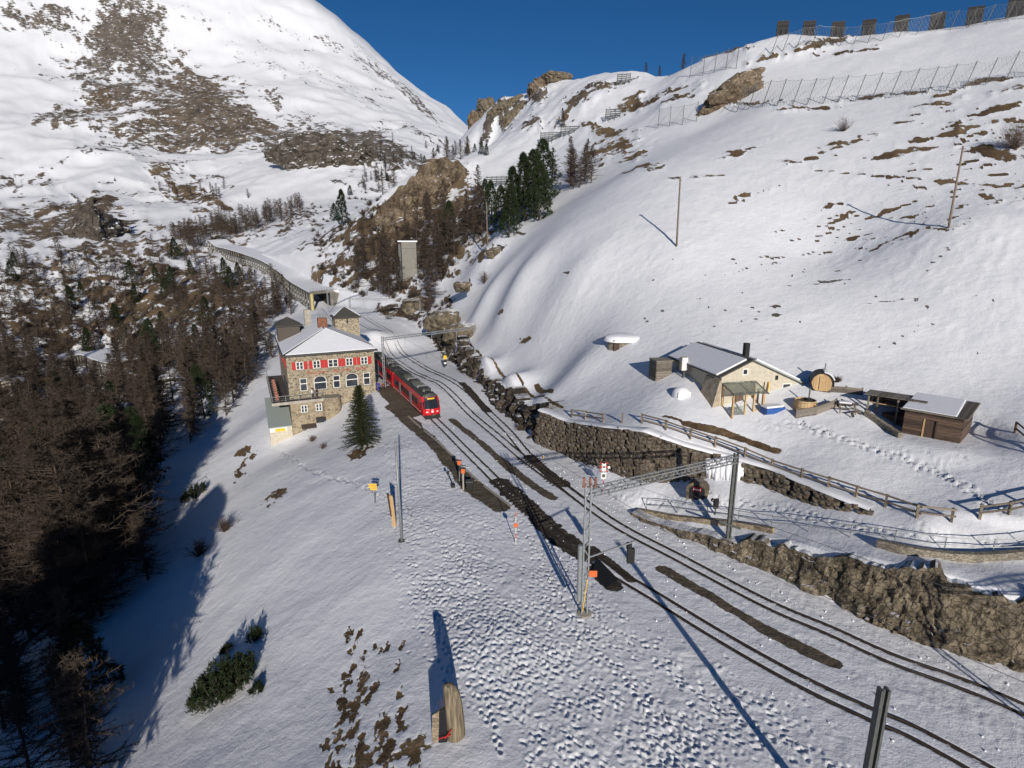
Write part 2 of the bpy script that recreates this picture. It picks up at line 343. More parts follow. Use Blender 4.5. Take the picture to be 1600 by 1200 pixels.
band([(930,890),(958,915)], 0.75, 1, 1.0, 0, .1)
# grass and rock
for k_ in range(40):
    r_ = random.Random(400+k_); x_, y_ = r_.uniform(505, 655), r_.uniform(985, 1215); f_ = max(0, (y_-960)/240)
    ell(x_, y_, r_.uniform(8, 14)+26*f_*r_.random(), r_.uniform(3, 5)+7*f_, r_.uniform(52, 78), .95, .1, 1.1)
for a in [(610,1165,45,26,62,1,.1,1.2),(640,1175,10,40,-72,.9,.1,1),(560,1195,40,14,60,1,.1,1.1),
    (770,180,14,26,-30,1,.5,1),(792,195,18,14,20,1,.5,1.1),(830,195,26,14,30,1,.4,1),(845,150,14,24,-25,1,.5,1),(815,165,26,8,25,.9,.4,1.1),(760,215,10,22,-20,.95,.5,1),(930,140,26,9,20,.9,.4,1.1),
    (375,740,18,14,40,.8,.1,1.5),(385,705,20,18,50,.75,.1,1.5),(430,775,22,10,30,.7,.1,1.5),(560,708,22,10,20,.8,.1,1.4),
    (1020,592,8,4,0,.9,.1,1),(1000,583,7,3,0,.9,.1,1),
    (1085,276,60,4,2,.95,.1,1),(1330,272,130,5,-3,.95,.1,1.2),(1440,282,90,7,-4,1,.1,1.1),(1560,291,70,6,-3,1,.1,1),(1400,240,70,14,8,1,.1,1.2),
    (1560,240,70,18,-6,1,.1,1.2),(1500,205,60,12,12,1,.1,1.1),(1570,170,50,12,15,1,.1,1.2),(1560,190,60,6,14,1,.1,1),(1470,165,25,8,10,.9,.1,1.3),(1580,140,40,6,12,.9,.1,1.2),
    (1180,302,45,6,12,.95,.1,1.3),(1150,315,25,5,15,.9,.1,1.3),(1310,345,45,5,18,1,.1,1.3),(1350,368,45,5,18,.95,.1,1.3),(1400,325,45,7,20,1,.1,1.2),(1380,385,40,5,20,.95,.1,1.4),
    (1425,340,25,6,10,1,.1,1.1),(1470,358,22,5,-5,1,.1,1),(1410,370,60,5,15,.8,.1,1.5),(1290,365,40,5,20,.8,.1,1.5),(1440,395,50,4,8,.8,.1,1.5),
    (1260,250,40,8,8,.95,.1,1.3),(1320,225,50,12,15,.95,.1,1.3),(1360,212,25,7,5,.9,.1,1.3),(1150,238,35,10,15,.85,.1,1.4),(1165,165,60,4,4,.9,.1,1.3),(1270,170,70,3,3,.9,.1,1.3),
    (1340,155,50,4,6,.95,.1,1.2),(1420,147,50,6,6,1,.1,1.2),(1540,128,60,7,10,1,.1,1.2),(1300,62,32,14,15,1,.1,1),(1270,75,50,9,14,1,.1,1.1),(1320,84,45,7,8,.9,.1,1.3),
    (1195,92,28,8,10,.95,.1,1.2),(1210,478,14,4,0,1,.5,.8),(1213,492,12,4,0,1,.5,.8),(1425,520,10,2,0,1,.5,.5),(1290,440,60,3,5,.7,.5,1.8),(1400,470,60,3,5,.6,.5,1.8),
    (958,235,50,24,12,1,.1,1.1),(1000,262,40,5,8,.9,.1,1.3),(950,212,55,8,6,1,.1,.5),(1015,158,85,16,22,1,.15,.5),(1070,150,40,14,20,.9,.1,1),(980,165,35,12,30,.9,.15,1),
    (905,160,38,22,42,1,.3,1),(880,190,30,12,30,.9,.2,1.2),(960,135,40,9,15,.95,.2,1.1),(905,115,14,20,60,1,.3,.8),(1130,85,40,6,14,.8,.1,1.4),
    (818,532,14,6,10,1,.1,1),(770,393,26,9,15,1,.3,.9),(745,405,22,9,20,1,.1,1),(812,366,12,4,0,1,.5,.5),(722,450,18,8,25,1,.4,.9),(700,470,14,8,20,.9,.1,1),(885,427,10,3,0,.9,.5,1),
    (780,490,12,5,10,.9,.1,1),(700,430,20,8,10,.9,.3,1),
    (620,492,60,12,4,1,.12,.6),(655,470,40,18,0,1,.12,.8),
    (560,400,80,28,25,.85,.2,1.3),(520,370,60,40,20,.75,.2,1.5),(580,350,70,40,10,1,.2,1),(600,400,60,50,0,.9,.2,1.2),(480,340,40,20,15,.75,.3,1.6),(540,440,60,20,10,.8,.15,1.3),
    (430,350,60,10,20,.6,.3,1.6),(700,330,60,40,10,.95,.2,1),(650,400,50,40,0,.9,.2,1.2),(620,440,60,20,0,.9,.2,1.2)]:
    ell(*a)
for a in [(60,500,110,60,0,1,.15,.9),(200,470,130,50,0,1,.15,.9),(320,480,90,50,0,1,.15,.9),(100,600,120,40,0,1,.2,1),(230,560,120,40,0,1,.15,1),(250,430,140,25,0,.95,.2,1.1),(640,340,60,40,10,1,.2,.8),(720,300,40,40,0,.95,.2,1),(740,350,40,40,0,.95,.15,1),
    (600,385,90,40,12,1,.15,.6),(560,355,60,30,20,1,.15,.7),(700,385,50,35,0,1,.15,.7),(520,420,50,20,15,.95,.12,.9),(520,238,130,30,-6,1,.55,.9),(450,222,60,22,-8,1,.5,.9),(620,255,60,16,-8,1,.5,1),(140,352,95,26,0,1,.4,.9),(60,365,70,20,0,1,.3,1),(320,175,130,60,-6,1,.4,.9),(195,90,60,85,0,1,.55,1),
    (90,540,120,40,0,.85,.15,1.4),(220,500,160,50,0,.8,.15,1.5),(60,450,90,50,0,.85,.3,1.5),(300,470,110,45,0,.8,.2,1.4),(340,520,70,30,20,.8,.12,1.3),(60,640,90,40,0,.7,.2,1.5),
    (200,560,70,25,0,.85,.12,1.4),(270,560,40,20,20,.85,.2,1.4),(170,640,90,40,0,.7,.3,1.5),
    (120,335,105,34,8,1,.25,1.3),(300,315,75,18,-8,.9,.2,1.4),(320,360,80,20,0,.95,.2,1.3),(30,290,50,25,0,.8,.4,1.6),(20,350,60,30,0,.8,.3,1.6),(230,390,110,25,0,.85,.25,1.5),
    (200,60,55,55,0,1,.55,1.2),(160,95,50,50,50,.95,.55,1.3),(210,110,55,40,0,.8,.55,1.5),(95,185,45,14,20,1,.4,1.2),(150,165,60,22,22,1,.3,1.2),(190,190,50,18,10,.8,.4,1.5),
    (310,150,80,42,-8,1,.35,1.1),(380,190,90,28,-14,1,.35,1.1),(300,195,110,35,5,1,.35,1.2),(230,215,90,20,20,.8,.45,1.6),(430,160,60,10,-30,.7,.5,1.6),(330,225,110,22,5,1,.4,1.1),
    (470,228,55,28,-6,1,.6,.9),(560,248,70,26,-10,1,.55,.9),(600,262,60,16,-8,.95,.5,1.1),(40,40,60,18,-12,.85,.5,1.5),(100,40,60,20,-15,.85,.5,1.5),(30,10,50,10,0,.7,.5,1.6),
    (520,70,40,8,-30,.6,.5,1.8),(440,45,60,10,-20,.55,.5,1.8),(600,120,60,10,-38,.7,.5,1.6),(660,180,50,8,-35,.8,.5,1.5),(560,160,80,8,-28,.55,.5,1.9),(480,110,80,10,-25,.5,.5,1.9),
    (640,215,60,8,-22,.75,.5,1.6),(400,100,90,14,-20,.5,.5,1.9),(330,40,70,14,-10,.5,.5,1.9),(250,260,120,10,0,.5,.4,1.9),(340,282,20,5,0,1,.3,.8),(60,110,60,8,10,.4,.5,1.9)]:
    ell(*a)
band([tuple(q[:2]) for q in behind(STA_FOOT[:6], STA_TOP[:6], 3.4)], 0.22, .9, .1, 'xy', 2.0)
band([(1036,650),(1062,657)], 0.18, 1, .1, None, 1.0)
band([(1070,662),(1120,673),(1160,686),(1214,703)], 0.42, 1, .1, None, .7)
band([(838,602),(862,612)], 0.4, .9, .1, None, .5)
# crags stand proud of the snow
rough = ridged(X/np.maximum(R*0.03, .8), Y/np.maximum(R*0.03, .8), 4, 91)
Zt = Zt + BARE*(KIND < 0.8)*np.clip(R-60, 0, 400)*0.012*(0.25+0.75*rough)*sstep(60, 200, R)
Zt = Zt - np.where((R < 60), BARE*(KIND < 0.8)*0.05, 0)
BARE = np.maximum(BARE, np.where(R < 140, groove*0.95*sstep(0.25, 0.45, vnoise(X/0.5, Y/0.5, 97)+0.25), 0)); KIND = np.where((groove > 0.3) & (R < 140), 1.0, KIND)

def link(o, parent=None):
    COL.objects.link(o)
    if parent is not None: o.parent = parent
    return o
def mesh_obj(name, verts, faces, mat, parent=None, smooth=False):
    me = bpy.data.meshes.new(name); me.from_pydata([tuple(v) for v in verts], [], [tuple(f) for f in faces]); me.update()
    if mat is not None: me.materials.append(mat)
    if smooth: me.polygons.foreach_set('use_smooth', [True]*len(me.polygons))
    return link(bpy.data.objects.new(name, me), parent)
def tag(o, label=None, cat=None, group=None, kind=None):
    if label: o['label'] = label
    if cat: o['category'] = cat
    if group: o['group'] = group
    if kind: o['kind'] = kind
    return o
def empty(name, loc=(0, 0, 0), rz=0.0, label=None, cat=None, group=None, kind=None):
    o = bpy.data.objects.new(name, None); o.empty_display_size = 0.2; link(o); o.location = loc; o.rotation_euler = (0, 0, rz)
    return tag(o, label, cat, group, kind)

# ------------------------------------------------------------------ materials
def nodes(name):
    m = bpy.data.materials.new(name); m.use_nodes = True
    nt = m.node_tree; b = nt.nodes['Principled BSDF']; return m, nt, b
def simple(name, col, rough=0.6, metal=0.0, var=0.12, scale=6.0, bump=0.0, spec=0.4):
    m, nt, b = nodes(name); N = nt.nodes; L = nt.links
    tc = N.new('ShaderNodeTexCoord'); nz = N.new('ShaderNodeTexNoise'); nz.inputs['Scale'].default_value = scale; nz.inputs['Detail'].default_value = 5
    L.new(tc.outputs['Object'], nz.inputs['Vector'])
    r = N.new('ShaderNodeValToRGB'); e = r.color_ramp.elements
    e[0].position = 0.3; e[1].position = 0.7
    e[0].color = tuple(max(0, c*(1-var)) for c in col)+(1,); e[1].color = tuple(min(1, c*(1+var)) for c in col)+(1,)
    L.new(nz.outputs['Fac'], r.inputs['Fac']); L.new(r.outputs['Color'], b.inputs['Base Color'])
    b.inputs['Roughness'].default_value = rough; b.inputs['Metallic'].default_value = metal; b.inputs['Specular IOR Level'].default_value = spec
    if bump:
        bp = N.new('ShaderNodeBump'); bp.inputs['Strength'].default_value = bump; bp.inputs['Distance'].default_value = 0.03
        L.new(nz.outputs['Fac'], bp.inputs['Height']); L.new(bp.outputs[0], b.inputs['Normal'])
    return m
def ground_material():
    m, nt, b = nodes('snowy_ground'); N = nt.nodes; L = nt.links
    tc = N.new('ShaderNodeTexCoord')
    ab = N.new('ShaderNodeAttribute'); ab.attribute_name = 'bare'
    ak = N.new('ShaderNodeAttribute'); ak.attribute_name = 'ground_kind'
    ar = N.new('ShaderNodeAttribute'); ar.attribute_name = 'reach'
    def noise(sc, det=6, rough=0.6, sq=None):
        n = N.new('ShaderNodeTexNoise'); n.inputs['Scale'].default_value = sc; n.inputs['Detail'].default_value = det; n.inputs['Roughness'].default_value = rough
        if sq:
            mp = N.new('ShaderNodeMapping'); mp.inputs['Scale'].default_value = sq; L.new(tc.outputs['Object'], mp.inputs['Vector']); L.new(mp.outputs[0], n.inputs['Vector'])
        else: L.new(tc.outputs['Object'], n.inputs['Vector'])
        return n
    def math_(op, a, c, clamp=False):
        n = N.new('ShaderNodeMath'); n.operation = op; n.use_clamp = clamp
        for i, v in ((0, a), (1, c)):
            if hasattr(v, 'links') or hasattr(v, 'is_linked'): L.new(v, n.inputs[i])
            else: n.inputs[i].default_value = v
        return n.outputs[0]
    nn = noise(2.2, 8, .65); nf = noise(0.12, 12, .73, (1, 1, 1.6))
    mixn = N.new('ShaderNodeMix'); mixn.data_type = 'FLOAT'
    L.new(ar.outputs['Fac'], mixn.inputs[0]); L.new(nn.outputs['Fac'], mixn.inputs[2]); L.new(nf.outputs['Fac'], mixn.inputs[3])
    def lerp(a, c):
        n = N.new('ShaderNodeMix'); n.data_type = 'FLOAT'; L.new(ar.outputs['Fac'], n.inputs[0]); n.inputs[2].default_value = a; n.inputs[3].default_value = c; return n.outputs[0]
    f = math_('MULTIPLY', ab.outputs['Fac'], math_('ADD', math_('MULTIPLY', mixn.outputs[0], lerp(2.9, 4.2)), lerp(-.32, -1.08)))
    mr = N.new('ShaderNodeMapRange'); mr.interpolation_type = 'SMOOTHSTEP'; mr.inputs[1].default_value = 0.50; mr.inputs[2].default_value = 0.66
    L.new(f, mr.inputs[0]); fac = mr.outputs[0]
    # colours of turf, rock, grit
    def ramp(src, cols, pos):
        r = N.new('ShaderNodeValToRGB'); el = r.color_ramp.elements
        while len(el) < len(cols): el.new(0.5)
        for e, c, p in zip(el, cols, pos): e.position = p; e.color = c+(1,)
        L.new(src, r.inputs['Fac']); return r.outputs['Color']
    n2 = noise(0.7, 10, .7); n3 = noise(0.05, 10, .7)
    mixc = N.new('ShaderNodeMix'); mixc.data_type = 'FLOAT'
    L.new(ar.outputs['Fac'], mixc.inputs[0]); L.new(n2.outputs['Fac'], mixc.inputs[2]); L.new(n3.outputs['Fac'], mixc.inputs[3]); cn = mixc.outputs[0]
    turf = ramp(cn, [(.045, .03, .016), (.125, .083, .044), (.25, .18, .10)], [.32, .5, .7])
    rock = ramp(cn, [(.045, .038, .032), (.12, .10, .082), (.22, .185, .15)], [.32, .5, .7])
    grit = ramp(cn, [(.022, .019, .016), (.05, .042, .033), (.10, .085, .066)], [.3, .5, .72])
    grit2 = ramp(cn, [(.075, .06, .043), (.115, .093, .067), (.16, .135, .10)], [.3, .5, .72])
    def mix(fa, c1, c2):
        n = N.new('ShaderNodeMix'); n.data_type = 'RGBA'; L.new(fa, n.inputs[0]); L.new(c1, n.inputs[6]); L.new(c2, n.inputs[7]); return n.outputs[2]
    def rng_(src, a, c):
        n = N.new('ShaderNodeMapRange'); n.inputs[1].default_value = a; n.inputs[2].default_value = c; L.new(src, n.inputs[0]); return n.outputs[0]
    bc = mix(rng_(ak.outputs['Fac'], .1, .5), turf, rock)
    bc = mix(rng_(ak.outputs['Fac'], .7, .82), bc, grit2)
    bc = mix(rng_(ak.outputs['Fac'], .93, 1.0), bc, grit)
    ns = noise(.35, 5, .6)
    snow = ramp(ns.outputs['Fac'], [(.74, .755, .79), (.82, .825, .84)], [.3, .7])
    L.new(mix(fac, snow, bc), b.inputs['Base Color'])
    rgh = N.new('ShaderNodeMapRange'); rgh.inputs[3].default_value = .55; rgh.inputs[4].default_value = .9; L.new(fac, rgh.inputs[0]); L.new(rgh.outputs[0], b.inputs['Roughness'])
    b.inputs['Specular IOR Level'].default_value = 0.25
    # fine relief: snow grain near, broken rock where bare
    g1 = noise(7, 5, .65); g2 = noise(1.1, 6, .6)
    hsum = math_('ADD', math_('MULTIPLY', g1.outputs['Fac'], .05), math_('MULTIPLY', g2.outputs['Fac'], .16))
    bh = math_('MULTIPLY', math_('MULTIPLY', mixc.outputs[0], fac), 0.9)
    hh = math_('ADD', hsum, bh)
    bp = N.new('ShaderNodeBump'); bp.inputs['Strength'].default_value = .65; bp.inputs['Distance'].default_value = 1.0
    L.new(hh, bp.inputs['Height']); L.new(bp.outputs[0], b.inputs['Normal'])
    return m
M_GROUND = ground_material()
vid = np.arange(nr*na).reshape(nr, na); nx = np.roll(vid, -1, axis=1)
quads = np.stack([vid[:-1], nx[:-1], nx[1:], vid[1:]], -1).reshape(-1, 4)
cvert = nr*na
verts = np.concatenate([np.stack([X, Y, Zt], 1), [[0, 0, float(H0(np.array([0.]), np.array([0.]))[0])]]])
fan = np.stack([np.full(na, cvert), nx[0], vid[0]], 1)
me = bpy.data.meshes.new('terrain')
nv = len(verts); nq = len(quads); nf_ = len(fan)
me.vertices.add(nv); me.vertices.foreach_set('co', verts.astype(np.float32).ravel())
loops = np.concatenate([quads[:, ::-1].ravel(), fan[:, ::-1].ravel()]).astype(np.int32)
me.loops.add(len(loops)); me.loops.foreach_set('vertex_index', loops)
me.polygons.add(nq+nf_)
me.polygons.foreach_set('loop_start', np.concatenate([np.arange(nq)*4, nq*4+np.arange(nf_)*3]).astype(np.int32))
me.polygons.foreach_set('loop_total', np.concatenate([np.full(nq, 4), np.full(nf_, 3)]).astype(np.int32))
me.update(calc_edges=True)
me.polygons.foreach_set('use_smooth', np.ones(nq+nf_, bool))
for nm, arr in (('bare', BARE), ('ground_kind', KIND), ('reach', sstep(48, 130, R))):
    at = me.attributes.new(nm, 'FLOAT', 'POINT'); at.data.foreach_set('value', np.concatenate([arr, [0]]).astype(np.float32))
me.materials.append(M_GROUND)
terrain = link(bpy.data.objects.new('terrain', me)); terrain['kind'] = 'structure'
GRID = Zt.reshape(nr, na)
lr = np.log(rr)
def hz(x, y):
    """height of the finished sheet"""
    r = math.hypot(x, y); a = math.atan2(x, y)
    if r < 6.1: return float(H0(np.array([x]), np.array([y]))[0])
    a = a if a >= az[0] else a+2*math.pi
    i = min(max(int(np.searchsorted(rr, r))-1, 0), nr-2); j = min(max(int(np.searchsorted(az, a))-1, 0), na-2)
    t = (r-rr[i])/(rr[i+1]-rr[i]); u = (a-az[j])/(az[j+1]-az[j])
    return float((GRID[i, j]*(1-u)+GRID[i, j+1]*u)*(1-t)+(GRID[i+1, j]*(1-u)+GRID[i+1, j+1]*u)*t)
def GS(px, py):
    p = G(px, py); return Vector((p[0], p[1], hz(p[0], p[1])))
# ------------------------------------------------------------------ mesh builder
class MB:
    def __init__(self): self.v = []; self.f = []
    def add(self, vs, fs):
        o = len(self.v); self.v += [tuple(p) for p in vs]; self.f += [tuple(i+o for i in f) for f in fs]; return self
    def hexa(self, p):   # 8 points, bottom ring then top ring
        return self.add(p, [(3,2,1,0),(4,5,6,7),(0,1,5,4),(1,2,6,5),(2,3,7,6),(3,0,4,7)])
    def box(self, x0, x1, y0, y1, z0, z1):
        return self.hexa([(x0,y0,z0),(x1,y0,z0),(x1,y1,z0),(x0,y1,z0),(x0,y0,z1),(x1,y0,z1),(x1,y1,z1),(x0,y1,z1)])
    def bar(self, a, b, w, h=None, up=(0,0,1)):
        a = Vector(a); b = Vector(b); h = h or w; d = (b-a)
        if d.length < 1e-6: return self
        d.normalize(); u = Vector(up)
        s = d.cross(u)
        if s.length < 1e-3: s = d.cross(Vector((1,0,0)))
        s.normalize(); t = s.cross(d).normalized(); s *= w/2; t *= h/2
        return self.hexa([a-s-t, a+s-t, a+s+t, a-s+t, b-s-t, b+s-t, b+s+t, b-s+t])
    def tube(self, a, b, r0, r1=None, n=8, cap=True):
        a = Vector(a); b = Vector(b); r1 = r0 if r1 is None else r1; d = b-a
        if d.length < 1e-6: return self
        d.normalize(); s = d.cross(Vector((0,0,1)))
        if s.length < 1e-3: s = Vector((1,0,0))
        s.normalize(); t = d.cross(s)
        vs = []
        for c, r in ((a, r0), (b, r1)):
            for i in range(n):
                k = 2*math.pi*i/n; vs.append(c+s*(math.cos(k)*r)+t*(math.sin(k)*r))
        fs = [(i, (i+1) % n, n+(i+1) % n, n+i) for i in range(n)]
        if cap: fs += [tuple(range(n))[::-1], tuple(range(n, 2*n))]
        return self.add(vs, fs)
    def lathe(self, prof, n=16, c=(0,0,0)):
        vs = [(c[0]+r*math.cos(2*math.pi*i/n), c[1]+r*math.sin(2*math.pi*i/n), c[2]+z) for r, z in prof for i in range(n)]
        fs = [(k*n+i, k*n+(i+1) % n, (k+1)*n+(i+1) % n, (k+1)*n+i) for k in range(len(prof)-1) for i in range(n)]
        fs += [tuple(range(n))[::-1], tuple((len(prof)-1)*n+i for i in range(n))]
        return self.add(vs, fs)
    def prism(self, poly, z0, z1):   # poly in xy
        n = len(poly); vs = [(p[0],p[1],z0) for p in poly]+[(p[0],p[1],z1) for p in poly]
        return self.add(vs, [tuple(range(n))[::-1], tuple(range(n,2*n))]+[(i,(i+1)%n,n+(i+1)%n,n+i) for i in range(n)])
    def prism_y(self, poly, y0, y1):  # poly in xz, swept along y
        n = len(poly); vs = [(p[0],y0,p[1]) for p in poly]+[(p[0],y1,p[1]) for p in poly]
        return self.add(vs, [tuple(range(n)), tuple(range(n,2*n))[::-1]]+[(i,n+i,n+(i+1)%n,(i+1)%n) for i in range(n)])
    def build(self, name, mat, parent=None, smooth=False, bevel=0.0):
        o = mesh_obj(name, self.v, self.f, mat, parent, smooth)
        if bevel:
            m = o.modifiers.new('edge', 'BEVEL'); m.width = bevel; m.segments = 2; m.limit_method = 'ANGLE'
        return o
def copy_tree(o, parent=None):
    c = o.copy(); link(c, parent)
    for ch in list(o.children): copy_tree(ch, c)
    return c

# ------------------------------------------------------------------ materials of built things
def stone_mat(name, cols, scale, mortar, mort_w=0.06, zs=1.7, rnd=1.0):
    m, nt, b = nodes(name); N = nt.nodes; L = nt.links
    tc = N.new('ShaderNodeTexCoord'); mp = N.new('ShaderNodeMapping'); mp.inputs['Scale'].default_value = (1, 1, zs); L.new(tc.outputs['Object'], mp.inputs['Vector'])
    v1 = N.new('ShaderNodeTexVoronoi'); v1.feature = 'DISTANCE_TO_EDGE'; v1.inputs['Scale'].default_value = scale; v1.inputs['Randomness'].default_value = rnd
    v2 = N.new('ShaderNodeTexVoronoi'); v2.inputs['Scale'].default_value = scale; v2.inputs['Randomness'].default_value = rnd
    for v in (v1, v2): L.new(mp.outputs[0], v.inputs['Vector'])
    sx = N.new('ShaderNodeSeparateColor'); L.new(v2.outputs['Color'], sx.inputs[0])
    r = N.new('ShaderNodeValToRGB'); el = r.color_ramp.elements
    while len(el) < len(cols): el.new(.5)
    for i, (e, c) in enumerate(zip(el, cols)): e.position = i/(len(cols)-1); e.color = c+(1,)
    L.new(sx.outputs[0], r.inputs['Fac'])
    mr = N.new('ShaderNodeMapRange'); mr.inputs[1].default_value = mort_w*.6; mr.inputs[2].default_value = mort_w*1.3; L.new(v1.outputs['Distance'], mr.inputs[0])
    nz = N.new('ShaderNodeTexNoise'); nz.inputs['Scale'].default_value = 9; nz.inputs['Detail'].default_value = 6; L.new(tc.outputs['Object'], nz.inputs['Vector'])
    mx = N.new('ShaderNodeMix'); mx.data_type = 'RGBA'; mx.inputs[6].default_value = mortar+(1,); L.new(mr.outputs[0], mx.inputs[0]); L.new(r.outputs[0], mx.inputs[7])
    m2 = N.new('ShaderNodeMix'); m2.data_type = 'RGBA'; m2.blend_type = 'MULTIPLY'; m2.inputs[0].default_value = .6
    g = N.new('ShaderNodeMapRange'); g.inputs[1].default_value = .3; g.inputs[2].default_value = .7; g.inputs[3].default_value = .6; g.inputs[4].default_value = 1.25; L.new(nz.outputs['Fac'], g.inputs[0])
    L.new(mx.outputs[2], m2.inputs[6]); L.new(g.outputs[0], m2.inputs[7]); L.new(m2.outputs[2], b.inputs['Base Color'])
    bp = N.new('ShaderNodeBump'); bp.inputs['Strength'].default_value = .7; bp.inputs['Distance'].default_value = .05; L.new(mr.outputs[0], bp.inputs['Height']); L.new(bp.outputs[0], b.inputs['Normal'])
    b.inputs['Roughness'].default_value = .88
    return m
def wood_mat(name, c0, c1, axis=0, scale=3.0):
    m, nt, b = nodes(name); N = nt.nodes; L = nt.links
    tc = N.new('ShaderNodeTexCoord'); mp = N.new('ShaderNodeMapping'); sc = [9.0*scale]*3; sc[axis] = 0.7*scale; mp.inputs['Scale'].default_value = sc
    L.new(tc.outputs['Object'], mp.inputs['Vector']); nz = N.new('ShaderNodeTexNoise'); nz.inputs['Scale'].default_value = 1.0; nz.inputs['Detail'].default_value = 6; L.new(mp.outputs[0], nz.inputs['Vector'])
    oi = N.new('ShaderNodeObjectInfo'); ad = N.new('ShaderNodeMath'); ad.operation = 'ADD'
    ml = N.new('ShaderNodeMath'); ml.operation = 'MULTIPLY_ADD'; ml.inputs[1].default_value = .45; ml.inputs[2].default_value = -.22; L.new(oi.outputs['Random'], ml.inputs[0])
    L.new(nz.outputs['Fac'], ad.inputs[0]); L.new(ml.outputs[0], ad.inputs[1])
    r = N.new('ShaderNodeValToRGB'); e = r.color_ramp.elements; e[0].position = .3; e[1].position = .72; e[0].color = c0+(1,); e[1].color = c1+(1,)
    L.new(ad.outputs[0], r.inputs['Fac']); L.new(r.outputs[0], b.inputs['Base Color']); b.inputs['Roughness'].default_value = .8
    bp = N.new('ShaderNodeBump'); bp.inputs['Strength'].default_value = .4; bp.inputs['Distance'].default_value = .01; L.new(nz.outputs['Fac'], bp.inputs['Height']); L.new(bp.outputs[0], b.inputs['Normal'])
    return m
def rock_mat(name, c0, c1, c2, scale=1.0, snow=0.0, crack=.62):
    m, nt, b = nodes(name); N = nt.nodes; L = nt.links
    tc = N.new('ShaderNodeTexCoord'); geo = N.new('ShaderNodeNewGeometry')
    n1 = N.new('ShaderNodeTexNoise'); n1.inputs['Scale'].default_value = .55*scale; n1.inputs['Detail'].default_value = 12; n1.inputs['Roughness'].default_value = .68
    n2 = N.new('ShaderNodeTexNoise'); n2.inputs['Scale'].default_value = .22*scale; n2.inputs['Detail'].default_value = 6
    vv = N.new('ShaderNodeTexVoronoi'); vv.feature = 'DISTANCE_TO_EDGE'; vv.inputs['Scale'].default_value = 1.5*scale
    dist = N.new('ShaderNodeVectorMath'); dist.operation = 'MULTIPLY_ADD'; dist.inputs[1].default_value = (1.6/scale,)*3
    L.new(tc.outputs['Object'], n1.inputs['Vector']); L.new(tc.outputs['Object'], n2.inputs['Vector']); L.new(n1.outputs['Color'], dist.inputs[0]); L.new(tc.outputs['Object'], dist.inputs[2]); L.new(dist.outputs[0], vv.inputs['Vector'])
    r = N.new('ShaderNodeValToRGB'); el = r.color_ramp.elements; el.new(.5)
    for e, c, p in zip(el, (c0, c1, c2), (.34, .5, .66)): e.position = p; e.color = c+(1,)
    L.new(n1.outputs['Fac'], r.inputs['Fac'])
    cr = N.new('ShaderNodeMapRange'); cr.inputs[1].default_value = .0; cr.inputs[2].default_value = .06; cr.inputs[3].default_value = crack; cr.inputs[4].default_value = 1.0; L.new(vv.outputs['Distance'], cr.inputs[0])
    mx = N.new('ShaderNodeMix'); mx.data_type = 'RGBA'; mx.blend_type = 'MULTIPLY'; mx.inputs[0].default_value = 1; L.new(r.outputs[0], mx.inputs[6]); L.new(cr.outputs[0], mx.inputs[7])
    # snow on ledges
    sp = N.new('ShaderNodeSeparateXYZ'); L.new(geo.outputs['Normal'], sp.inputs[0])
    ad = N.new('ShaderNodeMath'); ad.operation = 'MULTIPLY_ADD'; ad.inputs[1].default_value = .45; L.new(n2.outputs['Fac'], ad.inputs[0]); L.new(sp.outputs['Z'], ad.inputs[2])
    sm = N.new('ShaderNodeMapRange'); sm.inputs[1].default_value = 1.10+snow; sm.inputs[2].default_value = 1.2+snow; L.new(ad.outputs[0], sm.inputs[0])
    m2 = N.new('ShaderNodeMix'); m2.data_type = 'RGBA'; m2.inputs[7].default_value = (.8, .81, .83, 1); L.new(sm.outputs[0], m2.inputs[0]); L.new(mx.outputs[2], m2.inputs[6]); L.new(m2.outputs[2], b.inputs['Base Color'])
    sumh = N.new('ShaderNodeMath'); sumh.operation = 'ADD'; L.new(n1.outputs['Fac'], sumh.inputs[0]); L.new(cr.outputs[0], sumh.inputs[1])
    bp = N.new('ShaderNodeBump'); bp.inputs['Strength'].default_value = .8; bp.inputs['Distance'].default_value = .35/scale; L.new(sumh.outputs[0], bp.inputs['Height']); L.new(bp.outputs[0], b.inputs['Normal'])
    b.inputs['Roughness'].default_value = .9; b.inputs['Specular IOR Level'].default_value = .2
    return m
def snow_mat():
    m = simple('roof_snow', (.78, .79, .82), .6, 0, .04, 2.0, .25, .25); return m
